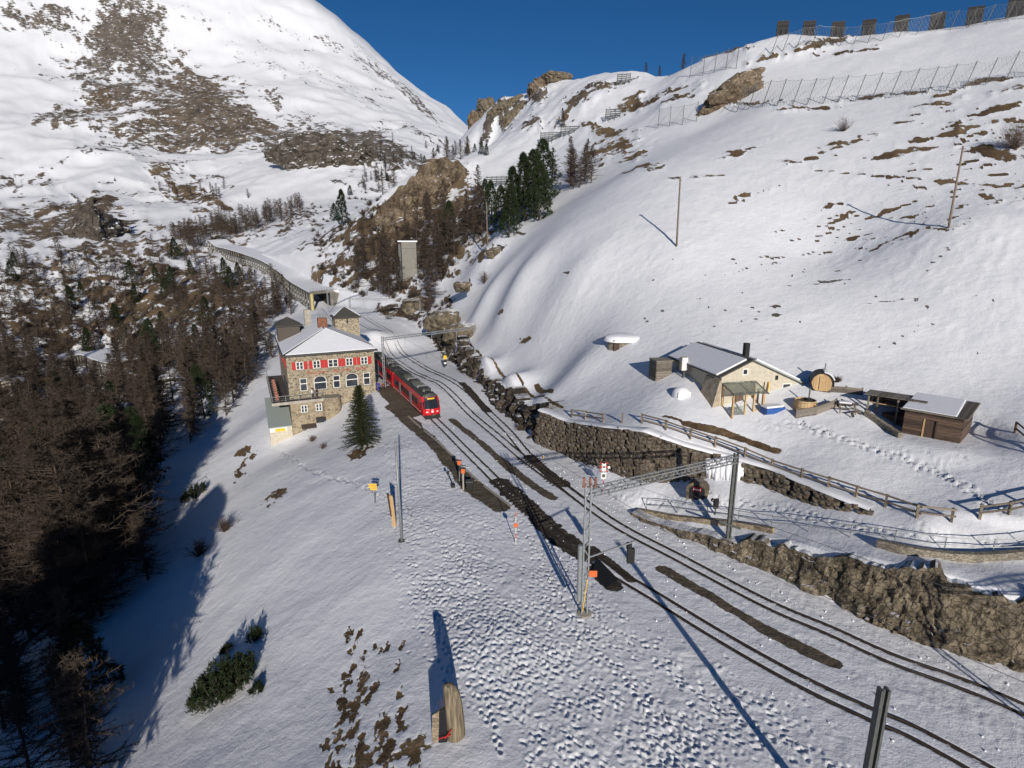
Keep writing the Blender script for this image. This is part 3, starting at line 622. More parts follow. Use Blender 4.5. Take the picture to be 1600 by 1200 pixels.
M = dict(
    snow=snow_mat(),
    facade=stone_mat('rubble_masonry', [(.10,.085,.07),(.16,.13,.10),(.30,.25,.18),(.36,.30,.21)], 2.5, (.42,.36,.25), .085, 1.7, .85),
    oldstone=stone_mat('old_masonry', [(.16,.125,.085),(.27,.215,.14),(.37,.30,.20)], 1.6, (.36,.30,.21), .07, 1.5),
    wallstone=rock_mat('wall_stone', (.07,.058,.045), (.15,.122,.09), (.23,.19,.14), 3.0, .1),
    drystone=stone_mat('pale_stonework', [(.17,.15,.12),(.26,.23,.18),(.33,.29,.22)], 3.0, (.12,.10,.08), .05, 2.2),
    rock=rock_mat('cliff_rock', (.055,.047,.035), (.155,.128,.09), (.27,.225,.16), 1.3),
    tanrock=rock_mat('tan_rock', (.06,.046,.034), (.165,.125,.085), (.27,.21,.145), .5, -.1, .7),
    darkrock=rock_mat('dark_rock', (.03,.026,.022), (.085,.072,.058), (.15,.128,.105), .16, -.14, .85),
    stucco=simple('cream_render', (.50,.455,.36), .9, 0, .14, 3.0, .4),
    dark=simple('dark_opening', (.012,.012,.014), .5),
    glass=simple('window_glass', (.03,.035,.045), .12, 0, .3, 1.2, 0, .6),
    white=simple('white_paint', (.75,.74,.70), .55, 0, .06),
    red=simple('shutter_red', (.42,.02,.02), .5, 0, .12),
    letter=simple('letter_red', (.36,.05,.03), .6),
    brown=simple('brown_cladding', (.075,.06,.048), .7, 0, .15),
    roofdark=simple('dark_roofing', (.06,.055,.048), .75, 0, .2, 3),
    rust=simple('rusty_metal', (.20,.085,.05), .7, .2, .5, 2.5),
    concrete=simple('concrete', (.36,.33,.28), .9, 0, .2, 1.5, .3),
    grey=simple('galvanised_steel', (.27,.285,.29), .5, .35, .15, 4),
    dkgrey=simple('weathered_steel', (.10,.105,.10), .6, .3, .2, 4),
    green_roof=simple('grey_green_sheet', (.30,.34,.32), .55, .1, .06, 3),
    yellow=simple('yellow_paint', (.72,.45,.03), .5, 0, .06),
    orange=simple('signal_orange', (.62,.13,.035), .5, 0, .05),
    blue=simple('blue_tarp', (.025,.09,.30), .5, 0, .2),
    stone_cap=simple('sill_stone', (.24,.22,.17), .85),
    terr=simple('terrace_boards', (.075,.062,.055), .8, 0, .25, 3),
    chair=simple('orange_chair', (.30,.095,.055), .6, 0, .2),
    rail=simple('rusty_rail', (.05,.038,.03), .55, .4, .3, 3),
    sleeper=simple('timber_sleeper', (.055,.042,.032), .9, 0, .35, 5, .3),
    wood=wood_mat('weathered_wood', (.09,.075,.06), (.23,.20,.165)),
    darkwood=wood_mat('brown_boards', (.045,.028,.02), (.15,.095,.065)),
    newwood=wood_mat('fresh_larch', (.40,.26,.12), (.60,.42,.22), 2),
    postwood=wood_mat('fence_wood', (.10,.08,.06), (.26,.21,.155), 2),
    black=simple('plain_black', (.012,.012,.012), .6),
    trainred=simple('train_red', (.52,.012,.02), .3, 0, .05, 1, 0, .5),
    trainroof=simple('train_roof', (.055,.058,.052), .55, .2, .2, 2),
    traindark=simple('underframe', (.022,.022,.022), .7),
    tglass=simple('train_glass', (.02,.024,.028), .1, 0, .2, 1, 0, .6),
    skin=simple('skin', (.5,.3,.22), .6), jacket_blue=simple('blue_cloth', (.03,.05,.28), .8), jacket_dark=simple('dark_cloth', (.05,.03,.03), .85),
    jacket_rust=simple('rust_cloth', (.17,.05,.035), .85), trousers=simple('grey_trousers', (.07,.065,.06), .85), hair=simple('brown_hair', (.05,.03,.02), .8),
)

# ------------------------------------------------------------------ station building
OX, OY = -36.7, 91.8; RZ = math.atan2(.42, .91)
st = empty('station_building', (OX, OY, 0), RZ, 'two storey rubble stone station with red shutters and snow covered hip roof', 'building')
W_, D_ = 14.2, 22.0; EV = 7.35
b = MB(); b.box(0, W_, 0, D_, -6.9, EV)
wall = b.build('wall', M['facade'], st)
# bastion and basement in front of the terrace
b = MB(); b.box(-0.05, 4.9, -1.62, 0.05, -7.2, -0.16); b.build('basement_wall', M['oldstone'], st)
b = MB(); b.lathe([(1.75, -6), (1.65, -3), (1.5, -0.05)], 20, (6.4, -0.9, 0)); b.build('bastion', M['oldstone'], st, True)
b = MB(); b.lathe([(1.6, -0.05), (1.6, .12)], 20, (6.4, -0.9, 0)); b.build('coping', M['stone_cap'], st)
def win(par, x, z, w, h, y=0.0, frame=.09, cross=True, shutters=False, sill=True, arch=False, mid=True, blind=0):
    n = empty_part('window', par)
    hw = w/2
    if arch:
        pts = [(-hw, 0), (hw, 0)]+[(hw*math.cos(t), h-hw*.75+hw*.75*math.sin(t)) for t in np.linspace(0, math.pi, 13)]
        outer = [(px*1.1, pz*1.04-.05) for px, pz in pts]
        MB().prism_y([(x+p, z+q) for p, q in outer], y-.05, y+.03).build('frame', M['white'], n)
        MB().prism_y([(x+p, z+q) for p, q in pts], y-.058, y+.02).build('pane', M['glass'], n)
        MB().box(x-hw, x+hw, y-.085, y-.05, z+h*.5, z+h*.56).build('bar', M['white'], n)
    else:
        MB().box(x-hw-frame, x+hw+frame, y-.05, y+.03, z-frame, z+h+frame).build('frame', M['white'], n)
        if mid:
            for s in (-1, 1):
                MB().box(x+(s*hw+s*.05)/2-hw/2+.05, x+(s*hw+s*.05)/2+hw/2-.05, y-.058, y+.02, z, z+h).build('pane', M['glass'] if not (blind == s) else M['white'], n)
            MB().box(x-.05, x+.05, y-.075, y-.06, z, z+h).build('bar', M['white'], n)
            if cross: MB().box(x-hw, x+hw, y-.075, y-.06, z+h*.48, z+h*.53).build('bar', M['white'], n)
        else:
            MB().box(x-hw, x+hw, y-.058, y+.02, z, z+h*.55).build('pane', M['glass'], n)
            MB().box(x-hw, x+hw, y-.058, y+.02, z+h*.62, z+h).build('pane', M['glass'], n)
    if sill: MB().box(x-hw-.28, x+hw+.28, y-.16, y+.02, z-frame-.22, z-frame).build('sill', M['stone_cap'], n)
    if shutters:
        for s in (-1, 1):
            xc = x+s*(hw+frame+.33)
            MB().box(xc-.27, xc+.27, y-.09, y-.02, z-.1, z+h+.12).build('shutter', M['red'], n)
    return n
def empty_part(name, par):
    o = bpy.data.objects.new(name, None); o.empty_display_size = .1; link(o, par); return o
for i, x in enumerate((2.0, 4.65, 7.3, 9.95, 12.45)):
    win(st, x, 4.95, 1.0 if i != 2 else 1.45, 1.1, shutters=True)
for x in (2.35, 7.65, 12.7): win(st, x, 1.3, .95, 1.95, mid=False)
for x in (5.0, 10.2): win(st, x, 1.25, 1.85, 2.2, arch=True)
for x in (2.0, 4.3): win(st, x, -1.95, .85, 1.05, y=-1.63, sill=True)
# left flank shutters
for y in (3.0, 6.5, 10.0):
    n = empty_part('window', st); MB().box(-.05, .03, y-.5, y+.5, 4.9, 6.1).build('pane', M['glass'], n)
    for s in (-1, 1): MB().box(-.1, -.02, y+s*.8-.27, y+s*.8+.27, 4.8, 6.2).build('shutter', M['red'], n)
# ground floor doors and windows on the flank over the terrace
for y in (2.2, 5.2, 8.2, 11.2): MB().box(-.05, .03, y-.7, y+.7, .1, 2.3).build('terrace_window', M['glass'], st)
# doorway in the basement with canopy, dark side opening
MB().box(1.6, 3.3, -1.68, -1.6, -6.6, -4.5).build('door', M['dark'], st)
MB().hexa([(1.3,-2.9,-4.55),(3.6,-2.9,-4.55),(3.6,-1.6,-4.2),(1.3,-1.6,-4.2),(1.3,-2.9,-4.42),(3.6,-2.9,-4.42),(3.6,-1.6,-4.05),(1.3,-1.6,-4.05)]).build('canopy', M['brown'], st)
for k in range(5): MB().box(1.75+k*.33, 1.83+k*.33, -1.75, -1.69, -6.5, -4.7).build('door_slat', M['wood'], st)
MB().box(3.7, 5.2, -2.3, -1.65, -3.9, -3.1).build('log_store', M['dark'], st)
# hip roof: dark eaves slab and the snow lying on it
def hip(e, z0, zr, y0r, y1r, lift):
    a = [(-e,-e),(W_+e,-e),(W_+e,D_+e),(-e,D_+e)]
    vs = [(x, y, z0+lift) for x, y in a]+[(W_/2, y0r, zr+lift), (W_/2, y1r, zr+lift)]
    return vs
e = .55; vs = hip(e, EV, 10.5, 6.4, D_-6.4, 0.0); lo = [(x, y, EV-.22) for x, y, _ in vs[:4]]
b = MB(); b.add(vs+lo, [(0,1,4),(1,2,5,4),(2,3,5),(3,0,4,5),(6,9,8,7),(0,6,7,1),(1,7,8,2),(2,8,9,3),(3,9,6,0)]); roof = b.build('roof', M['roofdark'], st)
# snow: one slab per slope, leaving the dark hip lines free
def slab(name, pts, th, mat, par, inset=.0):
    p = [Vector(q) for q in pts]; c = sum(p, Vector())/len(p); n = (p[1]-p[0]).cross(p[2]-p[0]).normalized()
    if n.z < 0: n = -n
    p = [q+(c-q)*inset for q in p]; k = len(p)
    b = MB(); b.add([q+n*.02 for q in p]+[q+n*th for q in p], [tuple(range(k))[::-1], tuple(range(k, 2*k))]+[(i,(i+1)%k,k+(i+1)%k,k+i) for i in range(k)])
    return b.build(name, mat, par, bevel=th*.4)
V4, V5 = vs[4], vs[5]
slab('snow_sheet', [(-.25,-.5,EV+.05),(W_+.45,-.5,EV+.05),V4], .17, M['snow'], roof, .02)
slab('snow_sheet', [(-.5,-.1,EV+.03),V4,V5,(-.5,D_,EV+.03)], .17, M['snow'], roof, .03)
slab('snow_sheet', [(W_+.5,.1,EV+.03),V4,V5,(W_+.5,D_,EV+.03)][::-1], .17, M['snow'], roof, .03)
# gutter and cable
MB().tube((-e,-e-.06,EV-.12),(W_+e,-e-.06,EV-.12),.08,n=6).build('gutter', M['dkgrey'], roof)
# stone tower with pyramid roof
def tower(x0, x1, y0, y1, z1, za, wallm, nm):
    t = empty_part(nm, st)
    MB().box(x0, x1, y0, y1, 5, z1).build('tower_wall', wallm, t)
    cx, cy = (x0+x1)/2, (y0+y1)/2; o = .35
    MB().add([(x0-o,y0-o,z1-.05),(x1+o,y0-o,z1-.05),(x1+o,y1+o,z1-.05),(x0-o,y1+o,z1-.05),(cx,cy,za),
              (x0-o,y0-o,z1-.2),(x1+o,y0-o,z1-.2),(x1+o,y1+o,z1-.2),(x0-o,y1+o,z1-.2)],
             [(0,1,4),(1,2,4),(2,3,4),(3,0,4),(0,5,6,1),(1,6,7,2),(2,7,8,3),(3,8,5,0),(5,8,7,6)]).build('tower_roof', M['roofdark'], t)
    return t, (cx, cy)
tw, c = tower(9.9, 14.35, 13.2, 17.4, 11.5, 13.2, M['facade'], 'stone_tower')
slab('snow_sheet', [(14.6,13.2,11.6),(14.6,17.2,11.6),(12.4,15.4,13.1)][::-1], .14, M['snow'], tw, .1)
slab('snow_sheet', [(9.7,13.4,11.6),(9.7,17.2,11.6),(11.9,15.4,13.1)], .14, M['snow'], tw, .15)
MB().box(12.0, 12.25, 13.14, 13.22, 10.3, 11.2).build('slit_window', M['dark'], tw)
tl, c = tower(-.3, 3.5, 12.5, 16.3, 10.6, 12.0, M['brown'], 'clad_tower')
b = MB(); b.box(6.3, 7.9, 8.4, 9.6, 9.6, 12.1); ch = b.build('chimney', M['rust'], st)
for x in (6.6, 7.1, 7.6): MB().tube((x, 9, 12.1), (x, 9, 12.75), .17, .17, 10).build('flue', M['grey'], ch)
b = MB(); b.box(5.0, 6.2, 18.5, 19.6, 9, 12.6); ch2 = b.build('chimney', M['concrete'], st); MB().tube((5.6,19,12.6),(5.6,19,13.3),.2,.2,10).build('flue', M['grey'], ch2)
MB().box(3.6, 4.4, 15.5, 16.3, 9.0, 10.3).build('vent', M['dkgrey'], st)
# terrace: deck along the left flank and across the front
b = MB(); b.box(-2.75, 0, -1.75, 20, -.35, 0); b.box(0.002, 5.4, -1.75, -.002, -.347, -.003); deck = b.build('terrace_deck', M['terr'], st)
b = MB(); b.box(-2.8, 5.45, -1.83, -1.752, -.4, .06); b.build('deck_edge', M['concrete'], st)
b = MB(); b.box(-2.83, -2.752, -1.75, 20, -.4, .06); b.build('deck_edge', M['concrete'], st)
rl = empty_part('terrace_railing', st)
def railing(pts, par, h=1.05):
    for (x0, y0), (x1, y1) in zip(pts[:-1], pts[1:]):
        for zz, r in ((h, .035), (h*.62, .014), (h*.35, .014)): MB().bar((x0,y0,zz),(x1,y1,zz), r*2).build('rail', M['grey'], par)
        n = max(1, int(math.hypot(x1-x0, y1-y0)/1.6))
        for k in range(n+1): MB().box(x0+(x1-x0)*k/n-.025, x0+(x1-x0)*k/n+.025, y0+(y1-y0)*k/n-.025, y0+(y1-y0)*k/n+.025, 0.005, h).build('post', M['grey'], par)
railing([(5.3,-1.68),(-2.68,-1.68),(-2.68,19.9)], rl)
# lean-to garage below the terrace
MB().hexa([(-3.7,-1.95,-4.0),(-.1,-1.95,-4.0),(-.1,7,-1.15),(-3.7,7,-1.15),(-3.7,-1.95,-3.88),(-.1,-1.95,-3.88),(-.1,7,-1.03),(-3.7,7,-1.03)]).build('lean_to_roof', M['green_roof'], st)
MB().box(-3.55, -.12, -1.8, 6.5, -7.0, -4.03).build('lean_to_wall', M['stucco'], st)
MB().box(-3.56, -.9, -1.83, -1.805, -4.75, -4.1).build('white_band', M['white'], st)
MB().box(-2.7, -1.2, -1.86, -1.835, -4.72, -4.22).build('yellow_panel', M['yellow'], st)
# painted lettering between the storeys
def lettering(txt, x, z, size, y, par, mat=None, slope=0.0):
    cu = bpy.data.curves.new('lettering', 'FONT'); cu.body = txt; cu.size = size; cu.extrude = .012; cu.align_x = 'LEFT'
    tmp = bpy.data.objects.new('tmp', cu); COL.objects.link(tmp); bpy.context.view_layer.update()
    me = bpy.data.meshes.new_from_object(tmp.evaluated_get(bpy.context.evaluated_depsgraph_get())); bpy.data.objects.remove(tmp)
    me.materials.clear(); me.materials.append(mat or M['letter'])
    o = link(bpy.data.objects.new('lettering', me), par); o.location = (x, y, z); o.rotation_euler = (math.pi/2, 0, 0); return o
for t, x0 in (('Restaurant', 3.0), ('Alp Grüm', 7.2), ('Buffet', 10.95)): lettering(t, x0, 3.95, .75, -.04, st)
# orange folding chairs and tables on the terrace: each a thing
def chair_proto():
    t = empty('terrace_chair', (0,0,0), 0, 'orange folding chair on the station terrace', 'chair', 'orange chairs along the terrace railing')
    MB().box(-.22,.22,-.22,.22,.42,.46).build('seat', M['chair'], t); MB().hexa([(-.22,.2,.46),(.22,.2,.46),(.22,.24,.46),(-.22,.24,.46),(-.22,.3,.95),(.22,.3,.95),(.22,.34,.95),(-.22,.34,.95)]).build('backrest', M['chair'], t)
    for sx in (-.2,.2):
        for sy in (-.2,.2): MB().box(sx-.015,sx+.015,sy-.015,sy+.015,0,.42).build('leg', M['dkgrey'], t)
    return t
def table_proto():
    t = empty('terrace_table', (0,0,0), 0, 'orange topped square table on the station terrace', 'table', 'orange tables along the terrace railing')
    MB().box(-.4,.4,-.4,.4,.71,.75).build('table_top', M['stone_cap'], t); MB().box(-.03,.03,-.03,.03,.03,.71).build('leg', M['dkgrey'], t); MB().box(-.25,.25,-.25,.25,0,.03).build('foot', M['dkgrey'], t)
    return t
def loc2w(x, y, z=0): return (OX+x*math.cos(RZ)-y*math.sin(RZ), OY+x*math.sin(RZ)+y*math.cos(RZ), z)
cp, tp = chair_proto(), table_proto(); first = True
for k in range(7):
    y = -.6+k*1.95
    t = tp if k == 0 else copy_tree(tp); t.location = loc2w(-1.9, y, 0.003); t.rotation_euler = (0,0,RZ)
    for q, (dx, dy, r) in enumerate(((-.0,.66,0),(.0,-.66,math.pi))):
        cc = cp if (k == 0 and q == 0) else copy_tree(cp); cc.location = loc2w(-1.9+dx, y+dy, 0.003); cc.rotation_euler = (0,0,RZ+r+random.uniform(-.2,.2))
# ------------------------------------------------------------------ railway tracks
def sweep(c, w, h, z0, zf):
    t = np.gradient(c, axis=0); t /= np.linalg.norm(t, axis=1)[:, None]; n = np.stack([t[:, 1], -t[:, 0]], 1)
    b = MB(); vs = []
    for p, q in zip(c, n):
        z = zf(p[0], p[1])
        for sx, zz in ((-1, z0), (1, z0), (.55, z0+h), (-.55, z0+h)): vs.append((p[0]+q[0]*sx*w/2, p[1]+q[1]*sx*w/2, z+zz))
    k = len(c); fs = [(i*4+j, i*4+(j+1) % 4, i*4+4+(j+1) % 4, i*4+4+j) for i in range(k-1) for j in range(4)]
    return b.add(vs, fs)
def grade(x, y):
    return float(H0(np.array([x]), np.array([y]))[0])
def prune(c, keep): return c[keep]
for nm, c in (('main', T1), ('loop', T2), ('siding', T3)):
    cc = c[c[:, 1] < (212 if nm == 'main' else 181)]
    tr_ = empty('railway_track', (0, 0, 0)); tr_['kind'] = 'structure'
    zz = np.array([grade(*p) for p in cc]); k = np.ones(15)/15; zz = np.convolve(np.pad(zz, 7, mode='edge'), k, 'valid')
    for s in (-.5, .5):
        oc = offset(cc, s); it = iter(zz)
        sweep(oc, .10, .10, -.045, lambda x, y: next(it)).build('rail', M['rail'], tr_)
    if nm != 'siding':
        span = [(850,823),(800,775)] if nm == 'main' else [(880,757),(818,712)]
    else: span = [(872,752),(825,710)]
    a, b_ = (np.array(at_z(*q, 0)[:2]) for q in span)
    i0 = int(np.argmin(((cc-a)**2).sum(1))); i1 = int(np.argmin(((cc-b_)**2).sum(1)))
    proto = None
    seg = cc[min(i0, i1):max(i0, i1)]; L_ = np.concatenate([[0], np.cumsum(np.linalg.norm(np.diff(seg, axis=0), axis=1))])
    for d in np.arange(0, L_[-1], .65):
        x = np.interp(d, L_, seg[:, 0]); y = np.interp(d, L_, seg[:, 1]); j = min(np.searchsorted(L_, d), len(seg)-2); t = seg[j+1]-seg[j]
        if proto is None: o = proto = MB().box(-.95, .95, -.11, .11, -.1, .0).build('sleeper', M['sleeper'], tr_)
        else: o = proto.copy(); link(o, tr_)
        o.location = (x, y, hz(x, y)+.035); o.rotation_euler = (0, 0, math.atan2(t[1], t[0])+math.pi/2+random.uniform(-.03, .03))
# platform edge line stones
pe = empty('platform_kerb', (0, 0, 0)); pe['kind'] = 'structure'
kc = catmull(gxy([(640,652),(680,688),(740,745),(797,792)]), .5); L_ = np.concatenate([[0], np.cumsum(np.linalg.norm(np.diff(kc, axis=0), axis=1))])
proto = None
for d in np.arange(0, L_[-1], 1.5):
    x = np.interp(d, L_, kc[:, 0]); y = np.interp(d, L_, kc[:, 1]); j = min(np.searchsorted(L_, d), len(kc)-2); t = kc[j+1]-kc[j]
    if random.random() < .15: continue
    if proto is None: o = proto = MB().box(-.74, .74, -.12, .12, -.1, .05).build('kerb_stone', M['concrete'], pe)
    else: o = proto.copy(); link(o, pe)
    o.location = (x, y, hz(x, y)+.01); o.rotation_euler = (0, 0, math.atan2(t[1], t[0]))

# ------------------------------------------------------------------ red railcar
def train_section(front, back, nose):
    prof = [(1.22, .38), (1.31, .8), (1.325, 1.4), (1.325, 2.1), (1.30, 2.7), (1.18, 3.12)]
    roofp = [(1.18, 3.12), (.98, 3.38), (.6, 3.55), (0.02, 3.62)]
    def yf(x, z):
        if not nose: return front
        return front + max(0, (z-1.35))*.42 + .42*(abs(x)/1.3)**2.4 + max(0, .8-z)*.25
    return prof, roofp, yf
def loft_body(prof, yf, back, close_top):
    pts = [(x, z) for x, z in prof]; n = len(pts)
    b = MB(); vs = []
    for yy in (0, 1):
        for sx in (-1, 1):
            for x, z in pts: vs.append((sx*x, yf(x, z) if yy == 0 else back, z))
    L0, R0, L1, R1 = 0, n, 2*n, 3*n; fs = []
    for i in range(n-1):
        fs += [(L0+i, L0+i+1, L1+i+1, L1+i), (R0+i, R1+i, R1+i+1, R0+i+1)]
        fs += [(L1+i, L1+i+1, R1+i+1, R1+i)]
    # rounded front
    m = 6; base = len(vs); cols = []
    for k in range(1, m):
        f = -1+2*k/m; col = []
        for x, z in pts: col.append(len(vs)); vs.append((f*x, yf(f*x, z), z))
        cols.append(col)
    cols = [[L0+i for i in range(n)]]+cols+[[R0+i for i in range(n)]]
    for a, c in zip(cols[:-1], cols[1:]):
        for i in range(n-1): fs.append((a[i], c[i], c[i+1], a[i+1]))
    fs.append((L0, R0, R1, L1))
    if close_top: fs.append((L0+n-1, L1+n-1, R1+n-1, R0+n-1))
    return b.add(vs, fs)
TX, TY = -11.65, 81.1; TZ = -.02
train = empty('red_train', (TX, TY, TZ), RZ, 'red metre gauge electric train with grey roof standing at the platform', 'train')
LEN = 19.0
for ci, (y0, y1, nose) in enumerate(((0, LEN, True), (LEN+.5, LEN+19, False))):
    car = empty_part('coach', train)
    prof, roofp, yf = train_section(y0, y1, nose)
    body = loft_body(prof, yf, y1, True).build('body', M['trainred'], car)
    loft_body(roofp, (lambda x, z, yf=yf: yf(x, z)+.02), y1, True).build('roof', M['trainroof'], car)
    for s in (-1, 1):
        MB().hexa([(s*1.30-.05, y0+1.4, 2.72),(s*1.30+.05, y0+1.4, 2.72),(s*1.30+.05, y1, 2.72),(s*1.30-.05, y1, 2.72),(s*1.2-.05, y0+1.4, 3.15),(s*1.2+.05, y0+1.4, 3.15),(s*1.2+.05, y1, 3.15),(s*1.2-.05, y1, 3.15)]).build('roof_edge', M['trainred'], car)
        k = 0; y = y0+(3.2 if nose else .9)
        while y < y1-1.6:
            if k in (2, 6): MB().box(s*1.328-.012, s*1.328+.012, y, y+1.15, .62, 2.62).build('door', M['grey'], car); y += 1.45
            else: MB().box(s*1.328-.012, s*1.328+.012, y, y+1.55, 1.45, 2.42).build('window', M['tglass'], car); y += 1.75
            k += 1
        MB().box(s*1.315-.02, s*1.315+.02, y0+1.8, y1-.3, .74, .80).build('stripe', M['white'], car)
    MB().box(-1.1, 1.1, y0+.7, y1-.2, .06, .5).build('underframe', M['traindark'], car)
    for yy in (y0+2.9, y1-2.9):
        bg = MB().box(-1.0, 1.0, yy-1.3, yy+1.3, .12, .42).build('bogie', M['traindark'], car)
        for w in (-.8, .8):
            for s in (-.5, .5): MB().tube((s-.06, yy+w, .33), (s+.06, yy+w, .33), .33, .33, 14).build('wheel', M['rail'], bg)
    # roof gear
    for k, (ya, yb, h, mt) in enumerate(((2.6, 4.6, .35, 'trainroof'), (5.3, 7.6, .28, 'grey'), (8.4, 10.2, .36, 'trainroof'), (11, 12.6, .25, 'grey'), (13.4, 16.6, .3, 'trainroof'))):
        MB().box(-.72, .72, y0+ya, y0+yb, 3.45, 3.55+h).build('roof_unit', M[mt], car, bevel=.05)
        for s in (-.3, .35): MB().box(s-.2, s+.2, y0+ya+.25, y0+yb-.25, 3.56+h, 3.60+h).build('roof_grille', M['stone_cap'] if k % 2 else M['dkgrey'], car)
    if not nose:
        pg = empty_part('pantograph', car); a = y0+2.0
        for s in (-.5, .5):
            MB().bar((s, a, 3.7), (s*.6, a+1.1, 4.3), .05).build('arm', M['grey'], pg); MB().bar((s*.6, a+1.1, 4.3), (s*.5, a+.2, 4.85), .04).build('arm', M['grey'], pg)
        MB().bar((-.8, a+.2, 4.87), (.8, a+.2, 4.87), .07).build('collector', M['grey'], pg)
# bellows between the coaches
MB().box(-1.1, 1.1, LEN-.02, LEN+.52, .6, 3.35).build('bellows', M['traindark'], train)
MB().box(-1.36, 1.36, LEN-.35, LEN-.04, .5, 3.3).build('end_ring', M['trainred'], train)
# front details
prof, roofp, yf = train_section(0, LEN, True)
def front_panel(name, xs, z0, z1, mat, proud=.03, par=train):
    b = MB(); vs = []; xs = list(xs)
    for z in (z0, (z0+z1)/2, z1):
        for x in xs: vs.append((x, yf(x, z)-proud, z))
    n = len(xs)
    for z in (z0, (z0+z1)/2, z1):
        for x in xs: vs.append((x, yf(x, z)+.05, z))
    fs = [(r*n+i, r*n+i+1, r*n+n+i+1, r*n+n+i) for r in (0, 1) for i in range(n-1)]
    o = 3*n
    fs += [(i, o+i, o+i+1, i+1) for i in range(n-1)] + [(2*n+i, 2*n+i+1, o+2*n+i+1, o+2*n+i) for i in range(n-1)]
    fs += [(r*n, r*n+n, o+r*n+n, o+r*n) for r in (0, 1)] + [(r*n+n-1, o+r*n+n-1, o+r*n+2*n-1, r*n+2*n-1) for r in (0, 1)]
    return b.add(vs, fs).build(name, mat, par)
front_panel('windscreen', np.linspace(-1.0, 1.0, 9), 1.5, 2.72, M['tglass'])
front_panel('display_surround', np.linspace(-1.0, 1.0, 9), 2.74, 3.08, M['black'], .04)
front_panel('destination_display', np.linspace(-.55, .55, 5), 2.82, 3.0, M['yellow'], .06)
for s in (-1, 1):
    front_panel('corner_window', np.linspace(s*1.04, s*1.24, 3) if s > 0 else np.linspace(-1.24, -1.04, 3), 1.5, 2.5, M['tglass'], .025)
    front_panel('headlight', np.linspace(s*.78-.16, s*.78+.16, 3), .98, 1.12, M['white'], .035)
front_panel('emblem', np.linspace(-.16, .16, 3), .95, 1.22, M['white'], .03)
front_panel('top_lamp', np.linspace(-.1, .1, 3), 1.30, 1.40, M['white'], .03)
MB().hexa([(-1.15,-.25,.08),(1.15,-.25,.08),(1.1,1.0,.08),(-1.1,1.0,.08),(-1.15,.12,.55),(1.15,.12,.55),(1.1,1.0,.55),(-1.1,1.0,.55)]).build('snow_plough', M['traindark'], train)
MB().box(-.14,.14,-.4,.1,.55,.8).build('coupler', M['dkgrey'], train)
for s in (-1, 1): MB().box(s*1.38-.06, s*1.38+.06, 1.1, 1.2, 1.9, 2.35).build('mirror', M['black'], train)
for s in (-.55, .6): MB().tube((s, 2.2, 3.6), (s, 2.2, 3.95), .03, .015, 6).build('antenna', M['white'], train)

# ------------------------------------------------------------------ catenary masts and portals
def lattice_mast(par, x, y, z0, z1, w=.34, mat='grey'):
    for s in (-1, 1): MB().box(x+s*w/2-.045, x+s*w/2+.045, y-.13, y+.13, z0, z1).build('post', M[mat], par)
    b = MB(); n = int((z1-z0)/.55)
    for k in range(n):
        a = z0+(z1-z0)*k/n; c = z0+(z1-z0)*(k+1)/n; s = 1 if k % 2 else -1
        for yy in (-.11, .11): b.bar((x-s*w/2, y+yy, a), (x+s*w/2, y+yy, c), .035)
    b.build('lacing', M[mat], par)
def truss(par, a, c, w=.45, h=.5, mat='grey'):
    a = Vector(a); c = Vector(c); d = (c-a).normalized(); s = d.cross(Vector((0, 0, 1))).normalized()*w/2; u = Vector((0, 0, h))
    for o in (s, -s, s+u, -s+u): MB().bar(a+o, c+o, .075).build('chord', M[mat], par)
    n = max(4, int((c-a).length/.6)); b = MB()
    for k in range(n):
        p = a+(c-a)*(k/n); q = a+(c-a)*((k+1)/n)
        for o in (s, -s): b.bar(p+o+(u if k % 2 else Vector()), q+o+(Vector() if k % 2 else u), .04)
        b.bar(p+s, q-s, .035); b.bar(p-s+u, p+s+u, .035)
    b.build('web', M[mat], par)
def insulator(par, p, up=.7, mat='rust'):
    b = MB(); 
    for k in range(5): b.lathe([(.045, k*.12), (.10, k*.12+.03), (.045, k*.12+.07)], 8, p)
    b.build('insulator', M[mat], par)
PA = Vector((5.0, 35.0, -.1)); PB = Vector((17.9, 43.3, 1.0)); ZB = 9.0
po = empty('catenary_portal', (0, 0, 0), 0, 'grey lattice steel catenary portal with orange tag spanning both tracks beside the stone wall', 'catenary portal')
lattice_mast(po, PA.x, PA.y, PA.z, 9.7, .36)
MB().lathe([(.6, -.35), (.55, .12), (.45, .16)], 10, (PA.x, PA.y, 0)).build('footing', M['concrete'], po)
for s in (-1, 1): MB().box(PB.x+s*.14-.05, PB.x+s*.14+.05, PB.y-.14, PB.y+.14, 0.3, 8.75).build('post', M['dkgrey'], po)
MB().box(PB.x-.09, PB.x+.09, PB.y-.02, PB.y+.02, 0.3, 8.7).build('web_plate', M['dkgrey'], po)
truss(po, (PA.x+.2, PA.y+.1, ZB-.1), (PB.x-.1, PB.y-.05, ZB-.95))
for dx in (-.3, .1, .45): MB().box(PA.x+dx-.07, PA.x+dx+.07, PA.y-.07, PA.y+.07, 9.5, 10.2).build('insulator', M['rust'], po)
MB().bar((PA.x-.4, PA.y, 9.55), (PA.x+.6, PA.y, 9.55), .09).build('crossarm', M['dkgrey'], po)
for k in range(9):
    p = Vector((PA.x+.2, PA.y+.1, ZB+.4)).lerp(Vector((PB.x-.1, PB.y, ZB-.45)), (k+1)/10)
    MB().lathe([(.04, 0), (.11, .05), (.04, .12)], 8, (p.x, p.y-.25, p.z-.52)).build('bolt_plate', M['dkgrey'], po)
MB().tube((PA.x-.42, PA.y-.12, 1.2), (PA.x-.42, PA.y-.12, 5.4), .16, .16, 12).build('balance_weight', M['grey'], po)
